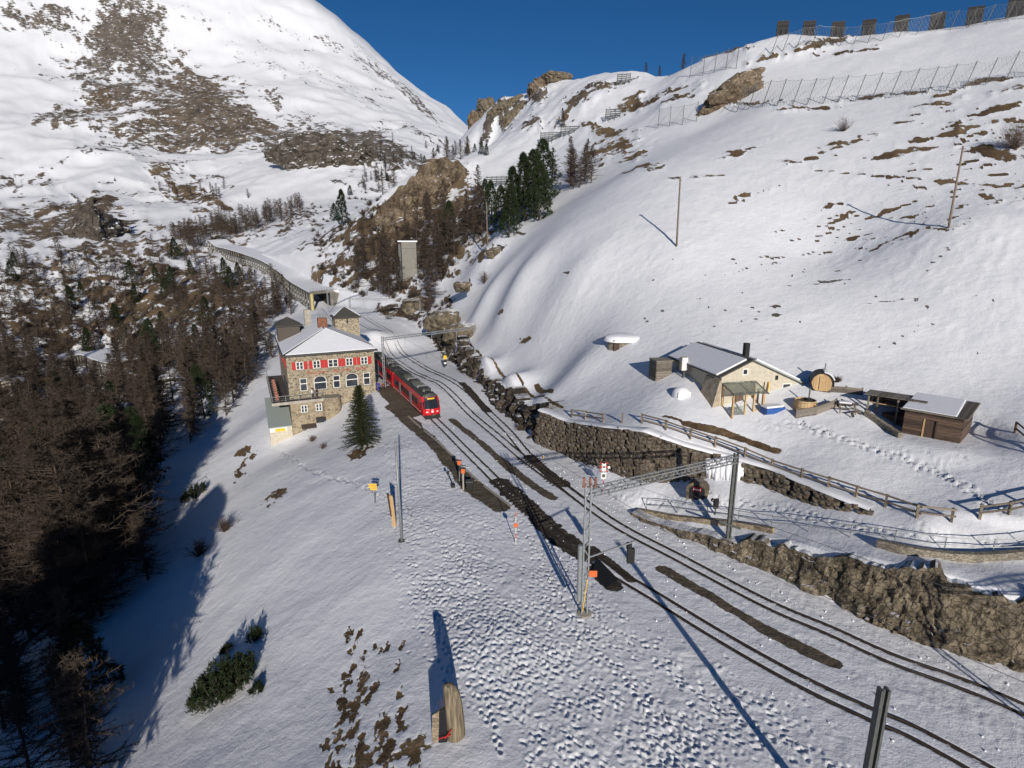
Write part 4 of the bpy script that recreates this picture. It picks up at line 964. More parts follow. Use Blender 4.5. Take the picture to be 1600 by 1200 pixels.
MB().box(PA.x+.2, PA.x+.75, PA.y-.25, PA.y-.2, 3.1, 3.55).build('orange_tag', M['orange'], po)
MB().bar((PA.x+.1, PA.y, 4.4), (PA.x+3.6, PA.y+1.2, 5.0), .09).build('side_arm', M['grey'], po)
MB().bar((PA.x-.15, PA.y-.2, .4), (PA.x+.12, PA.y-.2, 2.9), .05).build('cable_guard', M['yellow'], po)
MB().bar((PB.x-1.0, PB.y-.25, 3.0), (PB.x+.7, PB.y-.5, 2.4), .14).build('cross_tie', M['dkgrey'], po)
sg = empty('track_signal', (8.3, 36.3, 0), 0, 'black signal lamp box hung over the rails on the portal arm', 'signal')
MB().box(-.26, .26, -.16, .16, 3.25, 4.35).build('housing', M['black'], sg, bevel=.03); MB().lathe([(.2, 0), (.2, .4)], 12, (-.15, 0, 4.36)).build('lamp_hood', M['black'], sg)
for z in (3.55, 4.05): MB().tube((0, .16, z), (0, .3, z), .11, .13, 10, False).build('lens_hood', M['black'], sg)
MB().bar((0, 0, 4.3), (0, 0, 4.95), .05).build('hanger', M['grey'], sg)
# single mast close to the camera, and its partner over the far track
m1 = empty('catenary_mast', (14.2, 18.6, 0), 0, 'bare dark steel catenary mast standing alone below the near rail', 'catenary mast')
for s in (-1, 1): MB().box(s*.13-.05, s*.13+.05, -.15, .15, -.2, 8.5).build('flange', M['dkgrey'], m1)
MB().box(-.08, .08, -.03, .03, -.2, 8.48).build('web_plate', M['dkgrey'], m1); MB().lathe([(.5, -.2), (.45, .15)], 10).build('footing', M['concrete'], m1)
m2 = empty('catenary_mast', (29.2, 20.0, 0), 0, 'lattice catenary mast with long arm, below the rock cutting', 'catenary mast')
lattice_mast(m2, 0, 0, -.2, 8.6, .4, 'dkgrey'); truss(m2, (.2, 0, 7.6), (10, 2, 7.9), .45, .45, 'dkgrey'); MB().lathe([(.5, -.2), (.45, .15)], 10).build('footing', M['concrete'], m2)
# station portal
def portal(name, label, a, c, zb, mid=()):
    p = empty(name, (0, 0, 0), 0, label, 'catenary portal')
    for q in (a, c): lattice_mast(p, q[0], q[1], q[2], zb+.7, .3)
    truss(p, (a[0], a[1], zb), (c[0], c[1], zb), .35, .4)
    for t in mid:
        x = a[0]+(c[0]-a[0])*t; y = a[1]+(c[1]-a[1])*t
        MB().bar((x, y, zb), (x, y, zb-1.7), .06).build('dropper', M['grey'], p); MB().bar((x-.5, y, zb-1.7), (x+.6, y, zb-1.9), .05).build('registration_arm', M['grey'], p)
    return p
portal('catenary_portal', 'lattice catenary portal from the station corner across to the rocky cutting', (-22.6, 99.4, 0), (-7.4, 113.5, 2.0), 8.6, (.22, .5, .78))
portal('catenary_portal', 'far lattice catenary portal beside the concrete tower', (-46.0, 164, 1), (-26.0, 163.0, 2), 9.5, (.2, .45))
portal('catenary_portal', 'smaller lattice catenary portal in front of the snow gallery mouth', (-62.0, 195, 2.6), (-50.0, 200.0, 3), 9.5, (.3,))
# catenary wires: one per track
def wire(name, pts, r, label, sag=.0):
    b = MB()
    for a, c in zip(pts[:-1], pts[1:]):
        a = Vector(a); c = Vector(c); n = 8
        for k in range(n):
            p = a.lerp(c, k/n); q = a.lerp(c, (k+1)/n)
            p.z -= sag*4*(k/n)*(1-k/n); q.z -= sag*4*((k+1)/n)*(1-(k+1)/n); b.tube(p, q, r, r, 4, False)
    return tag(b.build(name, M['dkgrey']), label, 'wire')
def tw_pts(c, ys, z): 
    return [(float(np.interp(y, c[::-1, 1] if c[0, 1] > c[-1, 1] else c[:, 1], c[::-1, 0] if c[0, 1] > c[-1, 1] else c[:, 0])), y, z) for y in ys]
wire('contact_wire', tw_pts(T1, (12, 20, 37, 70, 105, 163, 197), 5.6), .018, 'overhead contact wire above the track the train stands on')
wire('contact_wire', tw_pts(T2, (16, 24, 40, 72, 110, 163), 5.6), .018, 'overhead contact wire above the loop track beside the cutting')

# ------------------------------------------------------------------ signs, poles, people
def upright(name, px, py, label, cat, **k):
    p = GS(px, py); return empty(name, p, k.get('rz', 0), label, cat, k.get('group'))
o = upright('steel_pole', 628, 845, 'tall plain grey steel pole standing alone in trodden snow', 'pole')
MB().tube((0,0,-.3),(-.15,0,9.4),.13,.09,12).build('shaft', M['grey'], o, True); MB().box(-.3,.3,-.25,.25,-.2,.06).build('base_plate', M['dkgrey'], o)
for z in (6.1, 7.0): MB().bar((-.1,0,z),(.35,0,z),.04).build('step_iron', M['dkgrey'], o)
o = upright('hiking_signpost', 586, 786, 'yellow hiking arrow signs on a thin post beside the trodden path', 'sign')
MB().tube((0,0,-.2),(0,0,2.3),.035,.035,8).build('post', M['dkgrey'], o)
for k, (z, s) in enumerate(((2.1,-1),(1.85,-1),(1.6,1))):
    MB().prism_y([(-.62,z),(-.5,z+.1),(.3,z+.1),(.3,z-.1),(-.5,z-.1)] if s < 0 else [(.35,z),(.25,z+.1),(-.4,z+.1),(-.4,z-.1),(.25,z-.1)], -.06, -.04).build('arrow_board', M['yellow'], o)
o = upright('wooden_totem', 617, 822, 'leaning split log totem with pale tan face', 'post')
MB().hexa([(-.2,-.12,-.2),(.16,-.16,-.2),(.16,.12,-.2),(-.2,.12,-.2),(-.42,-.02,3.1),(-.05,-.06,3.0),(-.08,.14,3.0),(-.42,.14,3.15)]).build('trunk', M['newwood'], o)
MB().hexa([(-.34,-.1,1.0),(-.22,-.14,1.0),(-.2,.1,1.0),(-.34,.1,1.0),(-.62,-.02,3.3),(-.4,-.06,3.2),(-.38,.1,3.2),(-.6,.1,3.3)]).build('bark', M['darkwood'], o)
o = upright('marker_pole', 806, 848, 'slim red and white striped snow marker pole with orange disc', 'pole')
for k in range(6): MB().tube((0,0,-.2 if k == 0 else k*.5),(0,0,(k+1)*.5),.035,.035,8,True).build('band', M['white'] if k % 2 == 0 else M['orange'], o)
MB().tube((0,-.04,1.75),(0,-.06,1.75),.2,.2,16).build('disc', M['orange'], o)
def cross_sign(px, py, label):
    o = upright('crossing_sign', px, py, label, 'sign')
    for k in range(6): MB().tube((0,0,-.2 if k == 0 else k*.42),(0,0,(k+1)*.42),.05,.05,8).build('band', M['white'] if k % 2 else M['red'], o)
    for zc in (2.95, 2.5):
        for s in (-1, 1):
            a = math.radians(35)*s
            for t, mt in ((-1,'red'),(-.33,'white'),(.33,'white'),(1,'red')):
                c = Vector((math.cos(a)*t*.38, -.06-(.008 if s > 0 else 0), zc+math.sin(a)*t*.38)); d = Vector((math.cos(a), 0, math.sin(a)))*.13
                MB().bar(c-d, c+d, .02, .14, (0,0,1)).build('arm', M[mt], o)
    MB().box(-.26,.26,-.08,-.05,1.45,2.1).build('plate', M['white'], o); MB().box(-.17,.17,-.09,-.081,1.6,1.95).build('symbol', M['dkgrey'], o)
    MB().tube((.5,-.05,2.7),(.5,-.12,2.7),.14,.14,12).build('lamp', M['white'], o); MB().bar((0,0,2.7),(.5,0,2.7),.04).build('bracket', M['grey'], o)
cross_sign(942, 768, 'red and white level crossing cross with white plate near the stone wall')
for k, (px, py) in enumerate(((724, 766), (718, 752))):
    o = upright('orange_topped_post', px, py, ('thicker grey post with orange box on top at the platform end' if k == 0 else 'thin post with small orange board behind a dark cabinet on the platform edge'), 'post')
    MB().tube((0,0,-.1),(0,0,1.9),.09 if k == 0 else .05,.09 if k == 0 else .05,10).build('post', M['concrete'] if k == 0 else M['grey'], o)
    MB().box(-.2,.2,-.14,.14,1.9,2.35).build('lamp_box', M['orange'], o, bevel=.04); MB().box(-.3,.3,-.05,.05,2.37,2.45).build('hood', M['black'], o)
o = upright('equipment_cabinet', 734, 764, 'low dark equipment cabinet behind the orange topped posts', 'cabinet')
MB().box(-.35,.35,-.3,.3,-.1,.85).build('cabinet', M['black'], o, bevel=.04); MB().box(-.4,.4,-.35,.35,.85,.93).build('lid', M['dkgrey'], o)
o = upright('lever_stand', 708, 762, 'black point lever stand in the snow beside the platform', 'lever')
MB().box(-.2,.2,-.15,.15,-.1,.35).build('base', M['black'], o); MB().bar((0,0,.3),(-.5,.2,1.5),.06).build('lever', M['black'], o); MB().tube((-.5,.2,1.4),(-.55,.22,1.7),.14,.14,8).build('weight', M['black'], o)
o = upright('platform_chevron', 728, 736, 'white arrow mark plate lying by the platform edge', 'marking')
MB().bar((-.35,.25,.55),(.35,0,.5),.12,.03).build('stroke', M['white'], o); MB().bar((-.35,-.25,.5),(.352,0,.496),.12,.03).build('stroke', M['white'], o); MB().bar((0,0,-.05),(.0,0,.5),.05).build('stake', M['grey'], o)
o = upright('platform_signal', 696, 576, 'yellow topped signal on a pole by the dark cutting', 'signal')
MB().tube((0,0,-.2),(0,0,4.6),.06,.05,8).build('post', M['grey'], o); MB().box(-.32,.32,-.1,.1,2.0,2.75).build('yellow_board', M['yellow'], o); MB().box(-.3,.3,-.12,.12,.6,1.9).build('signal_head', M['black'], o); MB().box(-.24,.24,-.14,-.121,1.0,1.35).build('white_panel', M['white'], o)
o = upright('small_marker', 849, 716, 'short yellow marker peg between the rails and wall', 'marker')
MB().box(-.05,.05,-.05,.05,-.1,.35).build('peg', M['yellow'], o); MB().box(-.07,.07,-.07,.07,.35,.42).build('cap', M['white'], o)
# flat black slab beside the rail under the portal
a0 = [Vector(at_z(*q, .0)) for q in ((925,893),(933,872),(966,905),(946,921))]
b = MB(); n_ = len(a0); b.add([(p.x,p.y,hz(p.x,p.y)+.02) for p in a0]+[(p.x,p.y,hz(p.x,p.y)+.10) for p in a0], [(3,2,1,0),(4,5,6,7),(0,1,5,4),(1,2,6,5),(2,3,7,6),(3,0,4,7)])
tag(b.build('track_slab', M['black']), 'flat black slab lying against the rail under the portal', 'mat')

# people: one continuous skin surface each, clothes as colour regions of separate garments
def person(loc, rz, label, top, legs, h=1.74, arm=0.12, hair=True):
    p = empty('person', loc, rz, label, 'person'); k = h/1.74
    def skin_mesh(name, verts, edges, rad, mat, par, root=0):
        me = bpy.data.meshes.new(name); me.from_pydata([tuple(c*k for c in v) for v in verts], edges, []); o = link(bpy.data.objects.new(name, me), par)
        m = o.modifiers.new('skin', 'SKIN'); 
        for i, r in enumerate(rad): me.skin_vertices[0].data[i].radius = (r[0]*k, r[1]*k) if isinstance(r, tuple) else (r*k, r*k)
        me.skin_vertices[0].data[root].use_root = True
        s = o.modifiers.new('sub', 'SUBSURF'); s.levels = 1; s.render_levels = 2; me.materials.append(mat); return o
    V = [(0,0,.95),(0,-.01,1.15),(0,0,1.38),(0,-.01,1.5),(0,-.02,1.62),(0,-.02,1.70),
         (.19,0,1.40),(.25,.0,1.13),(.25,-.08,.90),(.25,-.12,.80),(-.19,0,1.40),(-.25,0,1.13),(-.24,-.08,.90),(-.24,-.12,.80),
         (.10,0,.90),(.11,-.02,.50),(.11,.02,.09),(.12,-.13,.05),(-.10,0,.90),(-.12,-.03,.50),(-.13,.0,.09),(-.14,-.15,.05)]
    E = [(0,1),(1,2),(2,3),(3,4),(4,5),(2,6),(6,7),(7,8),(8,9),(2,10),(10,11),(11,12),(12,13),(0,14),(14,15),(15,16),(16,17),(0,18),(18,19),(19,20),(20,21)]
    Rr = [(.15,.11),(.15,.11),(.16,.12),.06,.095,.07,.07,.055,.045,.045,.07,.055,.045,.045,.09,.07,.05,.04,.09,.07,.05,.04]
    skin_mesh('body', V, E, Rr, M['skin'], p)
    g = [0.02]*6
    skin_mesh('jacket', [V[0],V[1],V[2],(0,-.01,1.45),V[6],V[7],V[8],V[10],V[11],V[12]], [(0,1),(1,2),(2,3),(2,4),(4,5),(5,6),(2,7),(7,8),(8,9)], [(.175,.135),(.18,.14),(.185,.145),.085,.085,.075,.062,.085,.075,.062], top, p)
    skin_mesh('trousers', [(0,0,.93),V[14],V[15],(.11,.02,.12),V[18],V[19],(-.13,0,.12)], [(0,1),(1,2),(2,3),(0,4),(4,5),(5,6)], [(.16,.125),.105,.085,.068,.105,.085,.068], legs, p)
    for i in (17, 21): MB().box(V[i][0]*k-.055, V[i][0]*k+.055, V[i][1]*k-.06, V[i][1]*k+.24, 0, .1).build('shoe', M['black'], p, bevel=.02)
    MB().lathe([(.02,.125),(.085,.10),(.108,.03),(.105,-.03)], 12, (0,.005,1.66*k)).build('hair', M['hair'], p, True)
    return p
q = Vector(at_z(589, 610, 0)); person((q.x+.35, q.y-.5, hz(q.x+.35, q.y-.5)+.0), RZ+.4, 'person in blue jacket standing at the station corner by the train', M['jacket_blue'], M['jacket_blue'])
q = Vector(at_z(599, 613, 0)); person((q.x, q.y, hz(q.x, q.y)+.0), RZ+2.4, 'person in dark rust coat on the bare platform', M['jacket_rust'], M['jacket_dark'], 1.70)
q = loc2w(3.5, -1.0, 0.003); person(q, RZ+.9, 'person in white top and dark trousers at the terrace railing', M['white'], M['trousers'])
q = loc2w(4.2, -.9, 0.003); person(q, RZ-2.0, 'person in black clothes on the terrace under the arched window', M['jacket_dark'], M['black'])
# ------------------------------------------------------------------ retaining wall of single stones
def resample(line, step):
    p = np.array(line, float); L = np.concatenate([[0], np.cumsum(np.linalg.norm(np.diff(p[:, :2], axis=0), axis=1))])
    d = np.arange(0, L[-1], step); return np.stack([np.interp(d, L, p[:, i]) for i in range(p.shape[1])], 1), d, L[-1]
def normals2(p):
    t = np.gradient(p[:, :2], axis=0); t /= np.linalg.norm(t, axis=1)[:, None]+1e-9; return t, np.stack([t[:, 1], -t[:, 0]], 1)
def face_mesh(line, tops, flip, step, nz_, amp, seed, batter=.35, blocky=1.0, low=.5, ragged=.0, sc=1.0):
    """rock face standing on a foot line; returns vertices, quads"""
    p = catmull(np.column_stack([np.array(line), tops]), 1.0); q, d, L = resample(p, step); t, n = normals2(q); n = n*flip
    vs = []; n_ = len(q)
    hmax = np.maximum(q[:, 3]-q[:, 2], .3)*(1+ragged*fbm(d/2.2/sc, d*0+seed, 3, seed))
    for k in range(nz_+3):
        f = min(k/nz_, 1.0); over_ = max(0, k-nz_)
        z = q[:, 2]-low+(hmax+low)*f
        back = batter*f*hmax*.6 + over_*.75*sc
        edge = min(1.0, 3*(1-f)+.25) if over_ == 0 else .25
        D, Q = d/sc, z/sc; u = D/1.1+fbm(D/1.7, Q/1.7, 2, seed+3)*.5; w = Q/.8+fbm(D/1.3+9, Q/1.3, 2, seed+4)*.5
        cell = _hash(np.floor(u).astype(np.int64), np.floor(w).astype(np.int64), seed)-.5
        disp = amp*edge*(ridged(D/2.6, Q/2.0, 4, seed+1)*.7 + fbm(D/.7, Q/.6, 3, seed+2)*.35 + cell*.7*blocky)
        zz = z + (over_*.02) + fbm(D/.8, z*0+k, 2, seed+6)*.12*sc*(0 < k < nz_)
        vs.append(np.stack([q[:, 0]+n[:, 0]*(back-disp), q[:, 1]+n[:, 1]*(back-disp), zz], 1))
    vs = np.concatenate(vs); fs = [(k*n_+i, k*n_+i+1, (k+1)*n_+i+1, (k+1)*n_+i) for k in range(nz_+2) for i in range(n_-1)]
    if flip > 0: fs = [f[::-1] for f in fs]
    return vs, fs
rw = empty('retaining_wall', (0, 0, 0), 0, 'long curved retaining wall of dark rubble stone below the wooden fence', 'wall')
WT = [z for z in WALL_TOP]
p = np.column_stack([np.array(WALL_FOOT), WT])[::-1]     # from the track end to the right
core, d, L = resample(p, .5); t, n = normals2(core); n = -n
vs = []; m_ = len(core)
for f, bk in ((0, .12), (1, .45), (1, 1.15), (0, 1.15)):
    vs.append(np.stack([core[:, 0]+n[:, 0]*bk, core[:, 1]+n[:, 1]*bk, (core[:, 3]-.04)*f+(core[:, 2]-.6)*(1-f)], 1))
vs = np.concatenate(vs); fs = [(k*m_+i, k*m_+i+1, (k+1)*m_+i+1, (k+1)*m_+i) for k in range(3) for i in range(m_-1)]
mesh_obj('wall_core', vs, fs, simple('wall_joint', (.04, .033, .026), .95, 0, .3, 4), rw)
snow_v = []
for k, (bk, dz) in enumerate(((.22, -.06), (.20, .07), (.55, .18), (1.4, .16), (2.0, -.05))):
    jit = fbm(d/1.3, d*0+3, 3, 5)*.16
    snow_v.append(np.stack([core[:, 0]+n[:, 0]*(bk+jit*(k < 2)), core[:, 1]+n[:, 1]*(bk+jit*(k < 2)), core[:, 3]+dz-.1*(jit+.2)*(k == 0)], 1))
snow_v = np.concatenate(snow_v); mesh_obj('snow_cap', snow_v, [(k*m_+i, k*m_+i+1, (k+1)*m_+i+1, (k+1)*m_+i) for k in range(4) for i in range(m_-1)], M['snow'], rw, True)
stone_meshes = []
for k in range(7):
    r_ = random.Random(k); j = lambda a: r_.uniform(-a, a)
    b = MB(); pts = [(x*.5+j(.07), y*.5+j(.1), z*.5+j(.07)) for z in (-1, 1) for x, y in ((-1,-1),(1,-1),(1,1),(-1,1))]
    b.hexa(pts); fr = [pts[i] for i in (0, 1, 5, 4)]; c = Vector((0, -.66+j(.1), j(.1)))
    b.f = [f for f in b.f if f != (0,1,5,4)]; o_ = len(b.v); b.v.append(tuple(c)); b.f += [(0,1,o_),(1,5,o_),(5,4,o_),(4,0,o_)]
    me = bpy.data.meshes.new('stone'); me.from_pydata(b.v, [], b.f); me.materials.append(M['wallstone']); stone_meshes.append(me)
count = 0; row_h = .52; spare = MB()
def lay_stones(core, L, par, row_h, wmin, wmax, off=.0, cap=300):
    global count
    d_ = np.arange(len(core))*(L/(len(core)))
    t, n = normals2(core); n = -n; cnt = 0
    hmax = (core[:, 3]-core[:, 2]).max()+.4
    for r in range(int(hmax/row_h)+1):
        x = random.uniform(0, .5)
        while x < L-.3:
            w = random.uniform(wmin, wmax); c = x+w/2; x += w
            i = min(int(c/L*len(core)), len(core)-1)
            z = core[i, 2]-.25+row_h*(r+.5)
            if z+row_h*.4 > core[i, 3]+.05: continue
            h = core[i, 3]-core[i, 2]; f = max(0, (z-core[i, 2])/max(h, .5)); bk = .12+.33*min(f, 1)
            o = bpy.data.objects.new('stone', random.choice(stone_meshes)); 
            big = w > wmin+(wmax-wmin)*.62 and cnt < cap
            if big: link(o, par); cnt += 1
            o.location = (core[i, 0]+n[i, 0]*(bk+off+random.uniform(-.06, .05)), core[i, 1]+n[i, 1]*(bk+off), z)
            o.rotation_euler = (random.uniform(-.1, .1), random.uniform(-.16, .16), math.atan2(t[i, 1], t[i, 0])+(math.pi if False else 0))
            if (Vector((math.sin(o.rotation_euler.z), -math.cos(o.rotation_euler.z)))).dot(Vector((n[i, 0], n[i, 1]))) > 0: o.rotation_euler.z += math.pi
            o.scale = (w*random.uniform(.85, 1.0), .42*random.uniform(.8, 1.35), row_h*random.uniform(.72, 1.06))
            if not big:
                Mx = Matrix.LocRotScale(o.location, o.rotation_euler, o.scale); me_ = o.data; spare.add([Mx @ v.co for v in me_.vertices], [tuple(p_.vertices) for p_ in me_.polygons]); bpy.data.objects.remove(o)
    return cnt
lay_stones(core, L, rw, .40, .42, .80)
sp_ = spare.build('small_stones', M['wallstone'], rw); sp_['kind'] = 'stuff'
# culvert with red plate and the frozen cascade beside it
cv = Vector(at_z(1093, 772, 2.75)); cv = empty('culvert', (cv.x, cv.y+.5, hz(cv.x, cv.y+.5)), -.45, 'small stone arched culvert with a red plate in the foot of the wall', 'culvert')
arch = [(-.95, -.3), (-.95, .7)]+[(-.95*math.cos(a), .7+.75*math.sin(a)) for a in np.linspace(.2, math.pi-.2, 9)]+[(.95, .7), (.95, -.3)]
MB().prism_y(arch[::-1], -.55, .5).build('arch', M['wallstone'], cv); MB().prism_y([(x*.72, z*.78+.02) for x, z in arch][::-1], -.58, -.3).build('opening', M['dark'], cv)
MB().box(-.34, .34, -.64, -.6, .6, .98).build('red_plate', M['red'], cv); MB().box(-.32, .3, -.655, -.641, .72, .82).build('white_text_band', M['white'], cv)
ic = Vector(at_z(1135, 757, 2.9)); b = MB(); r_ = random.Random(3)
for k in range(60):
    x = r_.uniform(-1.6, 1.6); top = 2.6-abs(x)*.35+r_.uniform(-.3, .3); bot = r_.uniform(-.3, 1.6)*(.4+abs(x)*.4); b.lathe([(.10, bot), (.24, (bot+top)*.5), (.22, top)], 6, (x, -.1+r_.uniform(-.25, .15)-.25*(1-abs(x)/2), 0))
o = b.build('frozen_cascade', M['snow'], None, True); o.location = (ic.x-.2, ic.y+.15, ic.z); o.rotation_euler = (0, 0, -.45); tag(o, 'white frozen cascade of ice hanging down the dark stone wall', 'ice')
# rock cutting below the path and along the station
vs, fs = face_mesh(ROCK_FOOT+[(34.5, 27.3, 0)], ROCK_TOP+[4.5], -1, .13, 34, .45, 101, .34, 1.0, .5, .25, .75)
o = mesh_obj('rock_cutting', vs, fs, M['rock']); tag(o, 'broken brown rock cutting face above the outer track', 'rock face')
vs, fs = face_mesh(STA_FOOT, STA_TOP, 1, .3, 16, 1.5, 131, .5, 1.2, .6, .5, 1.4)
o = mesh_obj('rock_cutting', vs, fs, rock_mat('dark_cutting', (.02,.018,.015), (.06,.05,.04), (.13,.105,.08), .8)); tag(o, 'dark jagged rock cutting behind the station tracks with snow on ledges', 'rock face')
# low mossy kerb wall under the railing, pale curved wall further right
def kerb_wall(px, z_lift, h, name, label, mat, w=.4):
    P = [GS(*q) for q in px]; c = catmull([(p.x, p.y, p.z) for p in P], .4); t, n = normals2(c); m_ = len(c)
    vs = np.concatenate([np.stack([c[:, 0]+n[:, 0]*s, c[:, 1]+n[:, 1]*s, c[:, 2]+zz+fbm(np.arange(m_)/5., np.zeros(m_), 2, 3)*.06], 1) for s, zz in ((-w/2, -.6), (w/2, -.6), (w/2, h), (-w/2, h))])
    fs = [(k*m_+i, ((k+1) % 4)*m_+i, ((k+1) % 4)*m_+i+1, k*m_+i+1) for k in range(4) for i in range(m_-1)]
    fs += [(0, m_, 2*m_, 3*m_), (m_-1, 4*m_-1, 3*m_-1, 2*m_-1)]
    return tag(mesh_obj(name, vs, fs, mat), label, 'wall')
kerb_wall([(995,801),(1045,810),(1100,817),(1160,824),(1208,833)], 0, .35, 'kerb_wall', 'low mossy stone kerb wall under the steel railing', M['oldstone'])
kerb_wall([(1370,855),(1420,866),(1480,874),(1540,876),(1600,873),(1660,866)], 0, .55, 'kerb_wall', 'pale curved low stone wall at the bend of the path', M['drystone'])

# ------------------------------------------------------------------ fences
def fence(px, name, label, ph, pw, rails, rw_, mat, skip=(), lean=.05, tubep=False, dz=0):
    P = [GS(*q)+Vector((0, 0, dz)) for q in px]; f = empty(name, P[0], 0, label, 'fence'); o0 = P[0]
    for p in P:
        q = p-o0; tip = q+Vector((random.uniform(-lean, lean), random.uniform(-lean, lean), ph))
        (MB().tube(q-Vector((0,0,.3)), tip, pw/2, pw/2, 8) if tubep else MB().bar(q-Vector((0,0,.3)), tip, pw)).build('post', mat, f)
    for i, (a, c) in enumerate(zip(P[:-1], P[1:])):
        if i in skip: continue
        for z in rails:
            e0 = a-o0+Vector((0,-.08,z+random.uniform(-.04,.04))); e1 = c-o0+Vector((0,-.08,z+random.uniform(-.04,.04))); dd = (e1-e0).normalized()*.18
            (MB().tube(e0, e1, rw_/2, rw_/2, 8) if tubep else MB().bar(e0-dd, e1+dd, rw_*.55, rw_)).build('rail', mat, f)
    return f
fence([(893,652),(915,655),(942,660),(972,661),(1003,662),(1040,673),(1078,687),(1117,700),(1163,716),(1205,734),(1252,750),(1294,763),(1337,777),(1383,792),(1433,809),(1486,816),(1530,812),(1575,806),(1612,797),(1660,785)],
      'wooden_fence', 'weathered wooden post and rail fence along the top of the retaining wall', 1.05, .17, (.45, .95), .13, M['postwood'], (2, 3, 15))
fence([(1585,678),(1606,696),(1632,720)], 'wooden_fence', 'short dark wooden fence on the open snow past the brown shed', 1.0, .15, (.4, .9), .12, M['darkwood'])
fence([(1010,797),(1058,803),(1104,809),(1153,816),(1205,825),(1263,832),(1328,841),(1397,850),(1475,861),(1550,866),(1615,864),(1680,855)],
      'steel_railing', 'grey steel tube railing along the lower path above the rock', 1.05, .07, (.5, 1.03), .065, M['grey'], (), .01, True)
q = GS(1117, 806); o = empty('dwarf_signal', q, .3, 'black dwarf signal on a short post behind the railing', 'signal')
MB().tube((0,0,-.2),(0,0,.7),.06,.06,8).build('post', M['dkgrey'], o); MB().box(-.22,.22,-.12,.12,.6,1.5).build('housing', M['black'], o, bevel=.03); MB().tube((-.15,.12,1.3),(-.15,.35,1.3),.14,.16,10,False).build('hood', M['black'], o)

# ------------------------------------------------------------------ cut log standing in the snow
q = GS(712, 1152); lg = empty('cut_log', q, 0, 'weathered upright split log stump standing in snow with red tape at its foot', 'log')
prof = [(-.55,-.3),(.48,-.3),(.5,1.4),(.36,3.05),(.1,3.35),(-.25,3.45),(-.42,3.1),(-.55,1.4)]
def log_ring(z, s, dx): return [(dx+s*.47*math.cos(a)*(1+.12*math.sin(3*a+z)), s*.36*math.sin(a), z) for a in np.linspace(0, 2*math.pi, 15)[:-1]]
b = MB(); rings = [log_ring(z, s, dx) for z, s, dx in ((-.5,1.08,0),(.3,1.05,0),(1.2,1.0,-.04),(2.2,.95,-.10),(2.85,.86,-.16),(3.2,.66,-.26),(3.3,.35,-.36))]
vs = [v for r in rings for v in r]; n_ = 14; b.add(vs, [(k*n_+i, k*n_+(i+1) % n_, (k+1)*n_+(i+1) % n_, (k+1)*n_+i) for k in range(6) for i in range(n_)]+[tuple(6*n_+i for i in range(n_))])
b.build('trunk', wood_mat('silver_log', (.10,.08,.05), (.36,.29,.19), 2, 1.2), lg, True)
MB().hexa([(-.9,-.25,-.5),(-.42,-.3,-.5),(-.4,.2,-.5),(-.85,.2,-.5),(-.8,-.05,1.7),(-.42,-.1,1.9),(-.4,.15,1.9),(-.75,.15,1.7)]).build('hollow_side', M['dark'], lg)
MB().hexa([(-1.25,-.1,-.4),(-.85,-.15,-.4),(-.85,.2,-.4),(-1.2,.2,-.4),(-1.2,0,1.35),(-.84,0,1.6),(-.84,.15,1.6),(-1.15,.15,1.35)]).build('bark_slab', M['oldstone'], lg)
for k in range(5): MB().tube((-.7+k*.08,0,1.6),(-.85+k*.12,.05,2.3+.1*(k%3)),.018,.008,5).build('twig', M['darkwood'], lg)
MB().bar((-.85,-.38,.25),(-.2,-.42,.55),.05).build('tape', M['red'], lg); MB().bar((-.5,-.4,.3),(-.15,-.43,.9),.05).build('tape', M['red'], lg)
# ------------------------------------------------------------------ hut and its yard
HX, HY, HZ = 21.5, 57.5, 7.75; HS = 1.11; HR = math.radians(12)
hut = empty('alpine_hut', (HX, HY, HZ), HR, 'cream rendered alpine hut with shallow snowy roof and black chimney', 'hut'); hut.scale = (HS, HS, HS)
gab = [(0, -1.5), (8.7, -1.5), (8.7, 2.45), (2.9, 5.05), (0, 3.75)]
MB().prism_y(gab, 0, 9.3).build('wall', M['stucco'], hut)
def roof_slab(name, x0, z0, x1, z1, y0, y1, th, mat, par, lift=0):
    dx, dz = x1-x0, z1-z0; L = math.hypot(dx, dz); nx_, nz_ = -dz/L, dx/L
    if nz_ < 0: nx_, nz_ = -nx_, -nz_
    a = lambda x, z, k: (x+nx_*k, z+nz_*k)
    p = [a(x0,z0,lift), a(x1,z1,lift), a(x1,z1,lift+th), a(x0,z0,lift+th)]
    return MB().prism_y([q for q in p], y0, y1).build(name, mat, par)
rf = empty_part('roof', hut)
roof_slab('roof_sheet', -.45, 3.56, 2.9, 5.07, -.45, 9.7, .14, M['roofdark'], rf); roof_slab('roof_sheet', 2.91, 5.07, 9.3, 2.2, -.45, 9.7, .14, M['green_roof'], rf)
roof_slab('snow_sheet', -.4, 3.58, 2.55, 4.91, .1, 9.55, .16, M['snow'], rf, .15); roof_slab('snow_sheet', 3.3, 4.9, 9.1, 2.29, -.1, 9.5, .15, M['snow'], rf, .15)
MB().box(3.0, 3.45, 1.2, 1.65, 4.6, 6.4).build('chimney', M['black'], hut)
MB().hexa([(-1.25,.0,-1.5),(0,.0,-1.5),(0,2.6,-1.5),(-1.25,2.6,-1.5),(-.12,.05,3.2),(0,.05,3.2),(0,2.55,3.2),(-.12,2.55,3.2)]).build('buttress', simple('patched_render', (.36,.30,.22), .9, 0, .3, 2.0), hut)
def hwin(x, z, w, h, y=0):
    n = empty_part('window', hut); MB().box(x-w/2-.1, x+w/2+.1, y-.05, y+.02, z-.1, z+h+.1).build('frame', M['white'], n); MB().box(x-w/2, x+w/2, y-.065, y, z, z+h).build('pane', M['glass'], n)
